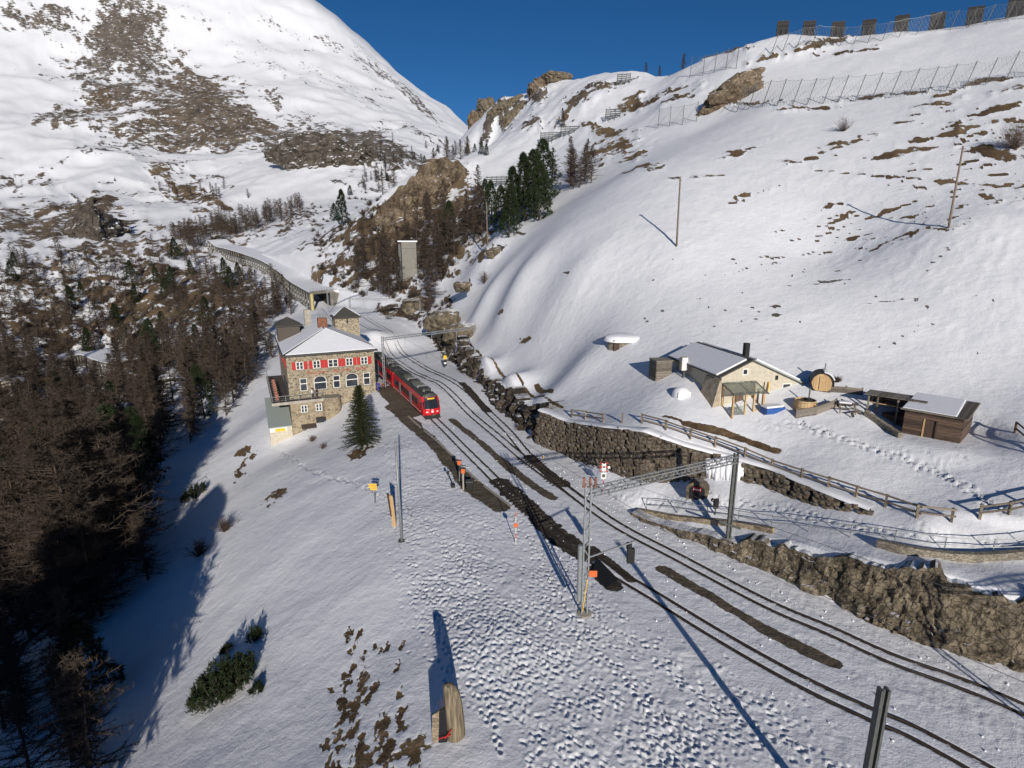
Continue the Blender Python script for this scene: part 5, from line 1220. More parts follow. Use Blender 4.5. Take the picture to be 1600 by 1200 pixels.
hwin(2.35, 3.75, .38, .42); hwin(6.9, 1.75, .75, .8); MB().box(1.55, 2.25, -.06, -.02, 2.85, 3.05).build('name_plate', M['white'], hut)
n = empty_part('window', hut); MB().box(-.07, .02, 4.6, 5.5, .9, 1.9).build('pane', M['glass'], n); MB().box(-.05, .03, 4.5, 5.6, .8, 2.0).build('frame', M['brown'], n)
MB().box(5.6, 5.85, -.1, -.01, 3.05, 3.45).build('lamp', M['black'], hut)
for k, x in enumerate((4.3, 4.65, 4.8)):
    sk = MB().hexa([(x-.04,-.28,1.1),(x+.04,-.28,1.1),(x+.04,-.25,1.1),(x-.04,-.25,1.1),(x+.16,-.05,2.9),(x+.24,-.05,2.9),(x+.24,-.02,2.9),(x+.16,-.02,2.9)]).build('ski', M['darkwood'] if k < 2 else M['yellow'], hut)
# glazed porch: wooden frame, glass roof
pc = empty_part('porch', hut)
for x, y, h, w in ((.25,-1.75,2.35,.16),(1.5,-1.75,2.4,.14),(2.35,-1.75,2.4,.14),(3.3,-1.75,2.35,.2),(.2,-.1,2.75,.16),(3.3,-.1,2.75,.16),(3.3,-.9,2.5,.14)):
    MB().box(x-w/2, x+w/2, y-w/2, y+w/2, -.4, h).build('post', M['newwood'], pc)
for a, c in (((.05,-1.75,2.4),(3.6,-1.75,2.4)),((.05,-.1,2.9),(3.6,-.1,2.9)),((.1,-2.1,2.32),(.1,0,2.98)),((3.55,-2.1,2.32),(3.55,0,2.98)),((1.8,-2.1,2.32),(1.8,0,2.98))): MB().bar(a, c, .1).build('beam', M['wood'], pc)
gl, nt, bs = nodes('porch_glass'); bs.inputs['Base Color'].default_value = (.62,.66,.6,1); bs.inputs['Roughness'].default_value = .15; bs.inputs['Transmission Weight'].default_value = .85; bs.inputs['IOR'].default_value = 1.15
for x0, x1 in ((.12, 1.75), (1.85, 3.52)): MB().hexa([(x0,-2.15,2.36),(x1,-2.15,2.36),(x1,0,3.04),(x0,0,3.04),(x0,-2.15,2.39),(x1,-2.15,2.39),(x1,0,3.07),(x0,0,3.07)]).build('roof_pane', gl, pc)
MB().box(.2, 1.45, -1.79, -1.76, .4, 1.2).build('side_pane', gl, pc); MB().box(2.4, 3.25, -1.79, -1.76, .35, .8).build('parapet', M['newwood'], pc)
MB().box(1.55, 2.3, -.07, -.02, -.3, 2.0).build('door', M['darkwood'], pc); MB().box(.1, 3.5, -2.0, 0, -.6, -.02).build('step', M['concrete'], pc)
def hloc(x, y, z=0): c, s = math.cos(HR), math.sin(HR); x, y = x*HS, y*HS; return Vector((HX+x*c-y*s, HY+x*s+y*c, HZ+z))
def on(px, py, dz=0): return GS(px, py)+Vector((0, 0, dz))
# woodshed and cabinet against the left flank
w = hloc(-1.9, 7.6); w.z = hz(w.x, w.y); sh = empty('wood_store', w, HR, 'small weathered plank store against the far corner of the hut', 'shed')
for k in range(8): MB().box(-1.0, .9, -.06+random.uniform(-.015,.015), 0, -.3+k*.28, -.05+k*.28).build('plank', M['wood'], sh)
for k in range(8): MB().box(-1.06, -1.0, 0, 1.8, -.3+k*.28, -.05+k*.28).build('plank', M['wood'], sh)
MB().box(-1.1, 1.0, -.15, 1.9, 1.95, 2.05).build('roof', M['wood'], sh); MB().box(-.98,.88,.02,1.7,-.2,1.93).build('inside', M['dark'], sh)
w = hloc(-.62, 5.9); w.z = hz(w.x, w.y); cb = empty('outdoor_cabinet', w, HR, 'cream metal cabinet mounted beside the plank store', 'cabinet')
MB().box(-.45, .3, -.3, .3, .9, 2.4).build('case', M['stucco'], cb, bevel=.03); MB().box(-.4, .25, -.32, -.301, .95, 2.35).build('door', M['white'], cb); MB().box(-.08,.08,-.1,.1,-.3,.9).build('stand', M['dkgrey'], cb)
w = on(1064, 617); tb = empty('covered_table', w, HR, 'snow covered lump under a white cover beside the hut wall', 'cover')
def blob(rx, ry, rz_, seed, n=14, m=8):
    vs = []; r_ = random.Random(seed)
    for k in range(m+1):
        a = math.pi/2*k/m
        for i in range(n):
            t = 2*math.pi*i/n; j = 1+.10*math.sin(3*t+seed)+.05*math.sin(5*t+2*k); vs.append((rx*math.cos(a)*math.cos(t)*j, ry*math.cos(a)*math.sin(t)*j, rz_*math.sin(a)**.7 if a > 0 else -.3))
    return vs, [(k*n+i, k*n+(i+1) % n, (k+1)*n+(i+1) % n, (k+1)*n+i) for k in range(m) for i in range(n)]
mesh_obj('snow_lump', *blob(.95, .8, .95, 1), M['snow'], tb, True); MB().box(-.7,.75,-.72,-.66,-.1,.5).build('cover_skirt', M['white'], tb)
w = on(1208, 642); tb = empty('tarp_bundle', w, HR+.1, 'snow topped bundle wrapped in blue tarpaulin in front of the hut', 'tarp')
MB().box(-1.15, 1.15, -.45, .6, -.2, .42).build('tarp', M['blue'], tb, bevel=.08); MB().box(-1.12, .95, -.38, .6, .40, .62).build('snow_top', M['snow'], tb, bevel=.09)
# hot tub
w = on(1257, 638, .0); ht = empty('hot_tub', w, .2, 'round pale wooden hot tub with a stove pipe beside the windbreak', 'hot tub'); ht.scale = (.95, .95, .95)
for k in range(22):
    a = 2*math.pi*k/22; r_ = 1.0
    o = MB().hexa([(-.13,-.04,-.2),(.13,-.04,-.2),(.13,.03,-.2),(-.13,.03,-.2),(-.145,-.04,.95),(.145,-.04,.95),(.145,.03,.95),(-.145,.03,.95)]).build('stave', M['newwood'], ht); o.location = (r_*math.sin(a), -r_*math.cos(a), 0); o.rotation_euler = (0, 0, a)
for z in (.2, .75): MB().lathe([(1.05, z), (1.055, z+.05)], 28).build('hoop', M['dkgrey'], ht)
MB().lathe([(.94, .72), (.94, .78)], 24).build('snow_cover', M['snow'], ht); MB().tube((.55,.2,.5),(.55,.2,2.1),.07,.07,8).build('stove_pipe', M['dkgrey'], ht); MB().box(.2,.9,.0,.5,.78,1.0).build('stove', M['black'], ht)
# barrel sauna
w = on(1283, 613, .0); bs_ = empty('barrel_sauna', w, -.4, 'wooden barrel sauna with pale round front and black roof cover', 'sauna'); bs_.scale = (.82, .82, .82)
R1 = 1.22
for k in range(9):
    x0 = -R1+2*R1*k/9; x1 = x0+2*R1/9-.012; f = lambda x: math.sqrt(max(0, R1*R1-x*x))
    MB().prism_y([(x0, 1.2-min(f(x0), 1.0)), (x1, 1.2-min(f(x1), 1.0)), (x1, 1.2+f(x1)), (x0, 1.2+f(x0))], 0, .06).build('front_board', M['newwood'], bs_)
MB().box(-.32, .32, -.03, .0, .3, 2.05).build('door', M['newwood'], bs_)
MB().box(-.36, -.33, -.04, .0, .3, 2.05).build('door_gap', M['dark'], bs_)
arc = [(1.32*math.cos(a), 1.2+1.32*math.sin(a)) for a in np.linspace(-.3, math.pi+.3, 25)]; inn = [(1.23*math.cos(a), 1.2+1.23*math.sin(a)) for a in np.linspace(-.3, math.pi+.3, 25)]
b = MB(); vs = []; 
for y in (-.25, 2.6): vs += [(x, y, z) for x, z in arc]+[(x, y, z) for x, z in inn]
n_ = 25; fs = []
for i in range(n_-1): fs += [(i, i+1, 2*n_+i+1, 2*n_+i), (n_+i, 3*n_+i, 3*n_+i+1, n_+i+1), (i, n_+i, n_+i+1, i+1), (2*n_+i, 2*n_+i+1, 3*n_+i+1, 3*n_+i)]
b.add(vs, fs).build('cover', M['black'], bs_)
arc2 = [(1.46*math.cos(a), 1.2+1.46*math.sin(a)) for a in np.linspace(.35, 1.5, 9)]+[(1.33*math.cos(a), 1.2+1.33*math.sin(a)) for a in np.linspace(1.5, .35, 9)]
MB().prism_y(arc2, -.1, 2.5).build('snow_patch', M['snow'], bs_); MB().tube((.25,1.3,2.4),(.25,1.3,3.5),.09,.09,10).build('stove_pipe', M['grey'], bs_); MB().box(-1.0,1.0,.2,2.4,-.3,.25).build('cradle', M['darkwood'], bs_)
# plank windbreaks and rail walls
def plank_wall(px, label, h, rows, mat='wood'):
    P = [on(*q) for q in px]; f = empty('plank_wall', P[0], 0, label, 'wall'); o0 = P[0]
    for a, c in zip(P[:-1], P[1:]):
        for k in range(rows):
            z = h*(k+.5)/rows; MB().bar(a-o0+Vector((0,0,z-.1)), c-o0+Vector((0,0,z-.1)), .06, h/rows*.96).build('plank', M[mat], f)
    for p in P: MB().bar(p-o0+Vector((0,.06,-.4)), p-o0+Vector((0,.06,h)), .12).build('post', M[mat], f)
plank_wall([(1244,653),(1275,648),(1306,637)], 'weathered plank windbreak beside the hot tub', .95, 4)
plank_wall([(1298,612),(1322,613),(1347,616)], 'grey plank wall running from the barrel sauna to the open shelter', .75, 3)
# picnic table and bench in the snow
for (px, py, lab) in ((1323,642,'grey wooden picnic table with snow on it beside the windbreak'),):
    w = on(px, py); t = empty('picnic_table', w, -.4, lab, 'table')
    for k in range(4): MB().box(-.85,.85,-.4+k*.2,-.23+k*.2,.72,.77).build('top_board', M['wood'], t)
    for s in (-1, 1):
        MB().box(-.85,.85,s*.75-.14,s*.75+.14,.42,.46).build('bench_board', M['wood'], t)
        for x in (-.65,.65): MB().bar((x,s*.75,-.1),(x,s*.2,.72),.09).build('leg', M['wood'], t)
    MB().box(-.8,.3,-.35,.35,.775,.95).build('snow_top', M['snow'], t, bevel=.08)
w = on(1337, 650); t = empty('stacked_bench', w, .5, 'tipped grey bench lying in snow beside the picnic table', 'bench')
MB().box(-.7,.7,-.18,.18,.42,.47).build('seat', M['wood'], t)
for x in (-.55,.55): MB().bar((x,-.1,0),(x,.1,.45),.08,.25).build('leg', M['wood'], t)
w = on(1312, 634); t = empty('wooden_crate', w, .2, 'small reddish wooden crate by the end of the windbreak', 'crate')
for k in range(3): MB().box(-.35,.35,-.32,-.28,.05+k*.2,.21+k*.2).build('slat', M['darkwood'], t)
for s in (-.33,.33):
    MB().box(s-.03,s+.03,-.28,.3,0,.6).build('side', M['darkwood'], t)
MB().box(-.3,.3,-.27,.28,.02,.35).build('snow_fill', M['snow'], t)
# open shelter
w = on(1355, 640); os_ = empty('open_shelter', w, math.radians(-42), 'open fronted wooden shelter with flat board roof beside the brown shed', 'shelter')
for x in (0, .75, 2.4, 4.2):
    MB().box(x-.07, x+.07, -.07, .07, -1.0, 1.6).build('post', M['wood'], os_); MB().box(x-.07, x+.07, 2.0, 2.14, -.3, 1.55).build('post', M['wood'], os_)
for k in range(9): MB().hexa([(-.4+k*.56,-.35,1.62),(.13+k*.56,-.35,1.62),(.13+k*.56,2.5,1.5),(-.4+k*.56,2.5,1.5),(-.4+k*.56,-.35,1.69),(.13+k*.56,-.35,1.69),(.13+k*.56,2.5,1.57),(-.4+k*.56,2.5,1.57)]).build('roof_board', M['wood'], os_)
for k in range(6): MB().box(-.3, 4.3, 2.15, 2.2, -.4+k*.32, -.1+k*.32).build('back_board', M['darkwood'], os_)
MB().bar((0,0,.9),(4.2,0,.75),.07).build('rail', M['newwood'], os_); MB().box(1.2,4.1,.2,1.9,-1.0,-.1).build('stored_boards', M['darkwood'], os_)
kerb_wall([(1352,648),(1372,662),(1390,674),(1406,684)], 0, .5, 'yard_wall', 'rough low stone wall in front of the open shelter', M['drystone'])
# brown shed
w = GS(1409, 676); w.z = 8.25; sd = empty('board_shed', w, math.radians(-46), 'dark brown boarded shed with open doorway and snow dusted roof', 'shed'); sd.scale = (1.08, 1.08, 1.08)
nb = 13
for k in range(nb):
    z0 = -.6+k*2.8/nb; z1 = z0+2.8/nb-.015; j = lambda: random.uniform(-.012, .012)
    for x0, x1 in (((0, 1.45), (2.25, 3.9)) if z0 < 1.5 else ((0, 3.9),)): MB().box(x0, x1, -.05+j(), -.005, z0, z1).build('board', M['darkwood'], sd)
    MB().box(3.9, 3.945+j(), 0.0, 4.4, z0, z1).build('board', M['darkwood'], sd); MB().box(-.045, 0, 0, 4.4, z0, z1).build('board', M['darkwood'], sd)
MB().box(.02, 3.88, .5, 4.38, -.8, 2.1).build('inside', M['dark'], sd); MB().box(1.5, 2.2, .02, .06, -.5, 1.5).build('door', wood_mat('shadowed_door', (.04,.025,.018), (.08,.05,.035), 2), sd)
for x in (1.42, 2.27): MB().box(x-.05, x+.05, -.09, .0, -.6, 1.58).build('door_post', M['newwood'] if x < 2 else M['darkwood'], sd)
MB().hexa([(-.3,-.35,2.12),(4.25,-.35,2.12),(4.25,4.75,2.5),(-.3,4.75,2.5),(-.3,-.35,2.2),(4.25,-.35,2.2),(4.25,4.75,2.58),(-.3,4.75,2.58)]).build('roof', M['wood'], sd)
MB().hexa([(-.2,-.2,2.225),(3.5,-.2,2.225),(3.3,4.7,2.59),(-.25,4.7,2.59),(-.2,-.2,2.30),(3.4,-.2,2.29),(3.2,4.7,2.68),(-.25,4.7,2.68)]).build('snow_sheet', M['snow'], sd, bevel=.03)
for k in range(7): MB().box(3.55+k*.1, 3.6+k*.1, -.33, 4.7, 2.215, 2.235).build('roof_batten', M['wood'], sd).rotation_euler = (.0744*0, 0, 0)
for c in list(sd.children):
    if c.name.startswith('roof_batten'): c.rotation_euler = (math.atan2(.38, 5.1), 0, 0); c.location = (0, 0, .02)
# stone cellar half buried on the hillside
w = on(978, 536, -.75); ce = empty('stone_cellar', w, .1, 'half buried round stone cellar with snow dome and plank door', 'cellar')
rows = []
for z in (-.6, .35, 1.25):
    pass
b = MB(); vs = []; A = np.linspace(math.pi*1.02, math.pi*1.98, 19)
for z, r in ((-.8, 2.35), (.4, 2.25), (1.35, 2.1), (1.4, 1.6)): vs += [(r*math.cos(a), 1.2+r*math.sin(a)*.75, z-.18*abs(math.cos(a))*(z > 1)) for a in A]
b.add(vs, [(k*19+i, k*19+i+1, (k+1)*19+i+1, (k+1)*19+i) for k in range(3) for i in range(18)]).build('wall', M['drystone'], ce)
v_, f_ = blob(2.6, 2.4, .7, 4, 20, 8); o = mesh_obj('snow_dome', v_, f_, M['snow'], ce, True); o.location = (0, 1.35, 1.2)
MB().hexa([(-1.75,-.28,-.3),(-1.05,-.5,-.3),(-1.05,-.35,-.3),(-1.75,-.1,-.3),(-1.75,-.28,1.05),(-1.05,-.5,1.05),(-1.05,-.35,1.05),(-1.75,-.1,1.05)]).build('door', M['darkwood'], ce)
MB().hexa([(-1.9,-.3,1.05),(-.85,-.62,1.05),(-.85,-.3,1.05),(-1.9,0,1.05),(-1.9,-.3,1.2),(-.85,-.62,1.2),(-.85,-.3,1.2),(-1.9,0,1.2)]).build('lintel', M['wood'], ce)
# telegraph poles on the slope
for (bx, by, tx, ty, lab) in ((1057,386,1063,278,'tall wooden telegraph pole alone on the open snow slope above the stone cellar'),(1482,356,1505,228,'leaning wooden telegraph pole among bare turf patches on the upper slope'),(762,386,760,315,'pale wooden pole beside the dark pines')):
    p = on(bx, by); d = ray(tx, ty); s = p.y/d[1]; tip = Vector((d[0]*s, p.y, CAM_H+d[2]*s))
    o = empty('telegraph_pole', p, 0, lab, 'pole'); q = tip-p; MB().tube((0,0,-.4), q, .16, .11, 10).build('shaft', M['postwood'], o, True); MB().bar(q+Vector((-.35,0,-.35)), q+Vector((.35,0,-.35)), .08).build('crossarm', M['postwood'], o)
# ------------------------------------------------------------------ snow galleries
M['oldconcrete'] = simple('grey_concrete', (.14,.13,.11), .9, 0, .3, .6)
M['shade_wall'] = simple('shade_dark_wall', (.03,.027,.024), .95, 0, .3, 1)  # near-black colour stands in for the shade inside the galleries
M['blackwood'] = wood_mat('tarred_wood', (.010,.008,.007), (.03,.024,.02))
def gallery(c, zf, w_out, w_in, h, step, name, label, cols=True, slope=.0, portal_=False):
    g = empty(name, (0, 0, 0), 0, label, 'snow gallery'); t, n = normals2(c); m_ = len(c)
    zz = np.array([zf(*p) for p in c]); k = np.ones(9)/9; zz = np.convolve(np.pad(zz, 4, mode='edge'), k, 'valid')
    def strip(rows, nm, mat, closed=True):
        vs = np.concatenate([np.stack([c[:, 0]+n[:, 0]*o, c[:, 1]+n[:, 1]*o, zz+z], 1) for o, z in rows]); r = len(rows)
        fs = [(k_*m_+i, ((k_+1) % r)*m_+i, ((k_+1) % r)*m_+i+1, k_*m_+i+1) for k_ in range(r if closed else r-1) for i in range(m_-1)]
        if closed: fs += [tuple(k_*m_ for k_ in range(r)), tuple(k_*m_+m_-1 for k_ in range(r))[::-1]]
        return mesh_obj(nm, vs, fs, mat, g)
    s = -1   # open side
    strip([(s*w_out-.3*s*0, h-.45), (s*w_out, h), (w_in, h+slope), (w_in, h+slope-.45)], 'roof_slab', M['oldconcrete'])
    strip([(s*(w_out-.15), h+.01), (s*(w_out-.25), h+.3), (w_in, h+slope+.35), (w_in+3, h+slope+.6), (w_in+3, h+slope-.5)], 'snow_blanket', M['snow'])
    strip([(w_in-.6, -1), (w_in-.6, h), (w_in, h), (w_in, -1)], 'back_wall', M['shade_wall'])
    strip([(s*(w_out-.1), -2.5), (s*(w_out-.1), -.5), (s*(w_out-.7), -.5), (s*(w_out-.7), -2.5)], 'parapet', M['wallstone'])
    if cols:
        L = np.concatenate([[0], np.cumsum(np.linalg.norm(np.diff(c, axis=0), axis=1))]); proto = None
        for d in np.arange(.6, L[-1], step):
            x = np.interp(d, L, c[:, 0]+n[:, 0]*s*(w_out-.45)); y = np.interp(d, L, c[:, 1]+n[:, 1]*s*(w_out-.45)); z = np.interp(d, L, zz); j = min(int(np.searchsorted(L, d)), m_-1)
            if proto is None: o = proto = MB().box(-.24, .24, -.25, .25, -.2, h-.44).build('column', M['oldconcrete'], g)
            else: o = proto.copy(); link(o, g)
            o.location = (x, y, z); o.rotation_euler = (0, 0, math.atan2(t[j, 1], t[j, 0]))
    return g
gc = catmull([(-70,213),(-92,248),(-125,300),(-168,352),(-190,378)], 2.0)
g1 = gallery(gc, lambda x, y: grade(x, y), 3.6, 4.2, 5.4, 4.2, 'snow_gallery', 'long curved concrete snow gallery with open columns climbing the valley side', True, .5)
# mouth of the gallery and its wing wall
d0 = Vector((gc[1][0]-gc[0][0], gc[1][1]-gc[0][1], 0)).normalized(); n0 = Vector((d0.y, -d0.x, 0)); z0 = grade(*gc[0]); b0 = Vector((gc[0][0], gc[0][1], z0))
b = MB(); b.hexa([b0+n0*3.2-d0*.4+Vector((0,0,-1)), b0+n0*11-d0*1.5+Vector((0,0,-1)), b0+n0*11+d0*.6+Vector((0,0,-1)), b0+n0*3.2+d0*.4+Vector((0,0,-1)), b0+n0*3.2-d0*.4+Vector((0,0,6.6)), b0+n0*11-d0*1.5+Vector((0,0,3.2)), b0+n0*11+d0*.6+Vector((0,0,3.2)), b0+n0*3.2+d0*.4+Vector((0,0,6.6))])
b.build('wing_wall', M['oldconcrete'], g1); b = MB(); b.bar(b0-n0*3.9+Vector((0,0,5.75)), b0+n0*4.5+Vector((0,0,6.2)), .5, .9); b.build('portal_lintel', M['oldconcrete'], g1)
b = MB(); b.bar(b0-n0*3.3+Vector((0,0,-1)), b0-n0*3.3+Vector((0,0,5.4)), .9); b.build('portal_pier', simple('lichen_stone', (.42,.36,.17), .9, 0, .25, 2), g1)
rl2 = empty_part('roof_railing', g1)
for k in range(9):
    q = b0-n0*3.5+n0*(8*k/8)+d0*.6+Vector((0,0,6.0+.06*k)); MB().bar(q, q+Vector((0,0,1.1)), .07).build('post', M['grey'], rl2)
MB().bar(b0-n0*3.5+d0*.6+Vector((0,0,7.1)), b0+n0*4.5+d0*.6+Vector((0,0,7.5)), .07).build('rail', M['grey'], rl2)
lp = [G(96,566), G(135,572), G(165,578), G(190,583)]; lc = catmull([(p_[0], p_[1]) for p_ in lp], 2.0)
gallery(lc[::-1], lambda x, y: hz(x, y)-1.0, 3.2, 4.5, 5.0, 4.0, 'snow_gallery', 'short concrete snow gallery glimpsed between bare larches down in the valley', True, .8)
lp = [G(205,592), G(230,600), G(252,612)]; lc = catmull([(p_[0], p_[1]) for p_ in lp], 2.0)
gallery(lc[::-1], lambda x, y: hz(x, y)-1.0, 3.2, 4.5, 4.2, 4.0, 'snow_gallery', 'snow topped gallery end below the brown wood, without visible columns', False, .5)
q = GS(14, 612); o = empty('valley_house', q, .5, 'small pale house with plain snow roof at the edge of the larch wood', 'house')
MB().prism_y([(-4,-2),(4,-2),(4,3),(0,5),(-4,3)], -5, 5).build('wall', M['stucco'], o); slab('snow_roof', [(-4.6,-5.5,2.85),(0,-5.5,5.15),(0,5.5,5.15),(-4.6,5.5,2.85)], .4, M['snow'], o); slab('snow_roof', [(4.6,-5.5,2.85),(0,-5.5,5.15),(0,5.5,5.15),(4.6,5.5,2.85)], .4, M['snow'], o)
MB().box(-1,1,-5.08,-5.01,0,2.1).build('door', M['darkwood'], o)
# concrete mast house beside the line
p = Vector(at_s(641, 447, 188)); o = empty('concrete_tower', (p.x, p.y, hz(p.x, p.y)), .12, 'tall pale concrete tower block half hidden behind a bare larch', 'tower')
MB().box(-2.3, 2.4, 0, 5, -2, 11.4).build('shaft', simple('pale_concrete', (.21,.20,.175), .9, 0, .1, .5), o); MB().box(-2.62, 2.62, -.02, 5.02, 9.3, 9.45).build('joint', M['dkgrey'], o); MB().box(-3.3,-2.6,.5,4.5,-2,10.8).build('side_stair', M['dkgrey'], o); MB().box(-3.4,2.8,-.2,5.2,11.4,11.8).build('cap', M['snow'], o)

# ------------------------------------------------------------------ avalanche barriers
def barrier(loc, rz, w, h, label, cat='snow barrier', slats=7, mat='blackwood', tilt=.25):
    o = empty('snow_barrier', loc, rz, label, cat, 'snow barriers on the hill')
    up = Vector((0, tilt*h, h))
    for k in range(slats):
        z = h*(k+.6)/slats; MB().bar((-w/2, tilt*z, z), (w/2, tilt*z, z), .14, h/slats*(.95 if mat == 'blackwood' else .5)).build('slat', M[mat], o)
    for x in (-w*.42, 0, w*.42) if w < 6 else np.linspace(-w*.46, w*.46, int(w/2.2)+2):
        MB().bar((x, .1, -.5), (x, tilt*h+.1, h*1.04), .16).build('girder', M['dkgrey'], o); MB().bar((x, -h*.5, -.8), (x, tilt*h*.6, h*.62), .12).build('strut', M['dkgrey'], o)
    return o
def crest(px, r0, r1):
    """where the ridge stands highest against the sky on this bearing"""
    d = ray(px, 60); a = math.atan2(d[0], d[1]); best = None
    for r in np.linspace(r0, r1, 90):
        x, y = r*math.sin(a), r*math.cos(a); e_ = (hz(x, y)-CAM_H)/r
        if best is None or e_ > best[0]: best = (e_, x, y)
    return best[1], best[2]
bars = [(1221,56,208),(1262,50,201),(1307,43,192),(1355,43,184),(1405,41,178),(1460,35,172),(1517,33,168),(1578,27,166)]
words = ['first of the skyline row, above the boulder', 'second of the skyline row from the boulder end', 'third of the skyline row, over a turf patch', 'fourth of the skyline row past the turf patch', 'fifth of the skyline row from the boulder end', 'sixth of the skyline row from the boulder end', 'seventh of the skyline row from the boulder end', 'last of the skyline row, largest in view']
for (px, py, s), wd in zip(bars, words):
    x, y = crest(px, s*.72, s*1.35); barrier((x, y, hz(x, y)-.25), math.atan2(-x, y)*.6, 3.9, 4.6, 'dark slatted snow barrier, '+wd, tilt=-.12)
x, y, z = at_s(860, 226, 240); barrier((x, y, hz(x, y)), -.2, 9, 4.0, 'steel slatted snow barrier in front of snowy crags', 6 and 'snow barrier', 5, 'dkgrey')
x, y, z = at_s(890, 222, 236); barrier((x, y, hz(x, y)), -.2, 8, 3.4, 'steel snow barrier continuing from the slatted one', 'snow barrier', 4, 'dkgrey')
x, y, z = at_s(787, 288, 215); barrier((x, y, hz(x, y)), -.15, 14, 3.2, 'low dark snow barrier just above the dark pines', 'snow barrier', 4, 'dkgrey')
x, y, z = at_s(973, 156, 250); barrier((x, y, hz(x, y)), -.3, 6, 4, 'small snow barrier beside the long dark turf bank', 'snow barrier', 5, 'dkgrey')
x, y, z = at_s(957, 192, 225); barrier((x, y, hz(x, y)), -.3, 6, 4, 'dark propped snow barrier at the lower end of the turf bank', 'snow barrier', 5, 'dkgrey')
x, y, z = at_s(655, 388, 196); barrier((x, y, hz(x, y)), -.1, 9, 2.6, 'grey snow barrier frame behind the concrete tower', 'snow barrier', 3, 'dkgrey')
def net_fence(px, dtop, lean, label, h=None):
    P = []
    for a in px:
        g_ = G(*a)
        if g_ is not None and g_[1] < 320: P.append(Vector((g_[0], g_[1], hz(g_[0], g_[1]))))
    if len(P) < 2: return
    f = empty('snow_net', P[0], 0, label, 'net fence'); o0 = P[0]; tips = []
    for p in P:
        s = p.length; hh = dtop*(p.y)/900*1.08; t = Vector((lean*hh, -.15*hh, hh)); tips.append(t)
        MB().bar(p-o0-Vector((0,0,.4)), p-o0+t, .15).build('post', M['dkgrey'], f)
        MB().bar(p-o0+t*.9, p-o0+Vector((-.6*hh, 1.2, .1)), .04).build('stay', M['dkgrey'], f)
    for (a, ta), (c, tc) in zip(zip(P[:-1], tips[:-1]), zip(P[1:], tips[1:])):
        b = MB(); a0, a1, c0, c1 = a-o0, a-o0+ta*.96, c-o0, c-o0+tc*.96; n = 5
        q = lambda u, v: (a0.lerp(a1, v)).lerp(c0.lerp(c1, v), u)-Vector((0, -.5*math.sin(math.pi*v), .25*4*u*(1-u)*v))
        for k in range(n):
            for j in range(n):
                u0, u1, v0, v1 = k/n, (k+1)/n, j/n, (j+1)/n
                b.bar(q(u0, v0), q(u1, v1), .022); b.bar(q(u1, v0), q(u0, v1), .022)
            b.bar(q(k/n, 1), q((k+1)/n, 1), .05)
        b.build('net', M['grey'], f)
net_fence([(1150,176),(1168,172),(1190,168),(1213,166),(1237,165),(1260,164),(1285,162),(1309,160),(1335,159),(1361,157),(1389,154),(1418,151),(1447,148),(1476,144),(1506,140),(1538,133),(1571,126),(1600,121),(1630,114)], 32, .25, 'long lower snow net on leaning steel posts running up from the tan boulder')
net_fence([(1204,84),(1222,80),(1244,78),(1267,77),(1290,74),(1311,74),(1332,72),(1354,70),(1377,67),(1403,62),(1430,57),(1457,52),(1483,49),(1511,46),(1539,41),(1569,37),(1600,33)], 22, .3, 'upper snow net on leaning posts just below the row of skyline barriers')
net_fence([(1078,118),(1098,115),(1116,112),(1134,109),(1150,107)], 24, .02, 'short snow net crossing pale turf just above the tan boulder')
net_fence([(1028,200),(1046,197),(1066,195),(1088,190)], 24, .0, 'short snow net below the long turf bank')

# ------------------------------------------------------------------ crags and boulders
def crag(px, py, s, rx, ry, rz_, ang, mat, label, seed, name='rock_outcrop', amp=.35, cat='rock', sub=5, sink=.3):
    c = Vector(at_s(px, py, s)); bm = bmesh.new(); bmesh.ops.create_icosphere(bm, subdivisions=sub, radius=1.0); P = np.array([v.co[:] for v in bm.verts])
    nz_ = fbm(P[:, 0]*1.6+P[:, 2]*.9+seed, P[:, 1]*1.6-P[:, 2]*1.3, 4, seed)*amp + ridged(P[:, 0]*1.1+P[:, 2]*2.2+seed, P[:, 1]*1.3+P[:, 2]*.5, 4, seed+3)*amp*.6
    cel = _hash(np.floor(P[:, 0]*2.6+nz_*2).astype(np.int64), np.floor(P[:, 2]*3.1+P[:, 1]*1.7+nz_*2).astype(np.int64), seed+7)-.5
    nz_ = nz_ + cel*.16 + fbm(P[:, 0]*6+P[:, 1]*3, P[:, 2]*7-P[:, 1]*2, 3, seed+9)*.10
    P = P*(1+nz_[:, None]); P = np.sign(P)*np.abs(P)**.85
    for v, q in zip(bm.verts, P): v.co = (q[0]*rx, q[1]*ry, q[2]*rz_)
    me = bpy.data.meshes.new(name); bm.to_mesh(me); bm.free(); me.materials.append(mat); o = link(bpy.data.objects.new(name, me)); o.location = c; o.rotation_euler = (0, -math.radians(ang), 0)
    return tag(o, label, cat)
crag(1143, 150, 174, 9.6, 5.0, 4.2, 30, M['tanrock'], 'big tan boulder outcrop jutting from the snow between the nets', 3, 'boulder')
crag(746, 208, 366, 6, 5, 11, 12, M['tanrock'], 'tan crag at the notch where the ridge meets the far mountain', 11)
crag(815, 188, 322, 11, 6, 8, 35, M['rock'], 'brown crag low on the ridge above the steel barrier', 12)
crag(800, 170, 335, 10, 6, 5, 25, M['rock'], 'dark crag on the skyline ridge beyond the first notch crag', 13)
crag(846, 152, 318, 6, 5, 9, 20, M['tanrock'], 'pointed tan crag high on the ridge', 14)
crag(872, 122, 312, 8, 4, 3, 0, M['rock'], 'small flat dark rock on the ridge crest', 15)
KF = [at_s(*q) for q in ((582,372,236),(615,380,226),(650,376,222),(690,352,226),(722,318,236),(742,296,244))]
KT = [over(p_, y_, 3) for p_, y_ in zip(KF, (335,296,270,253,251,280))]
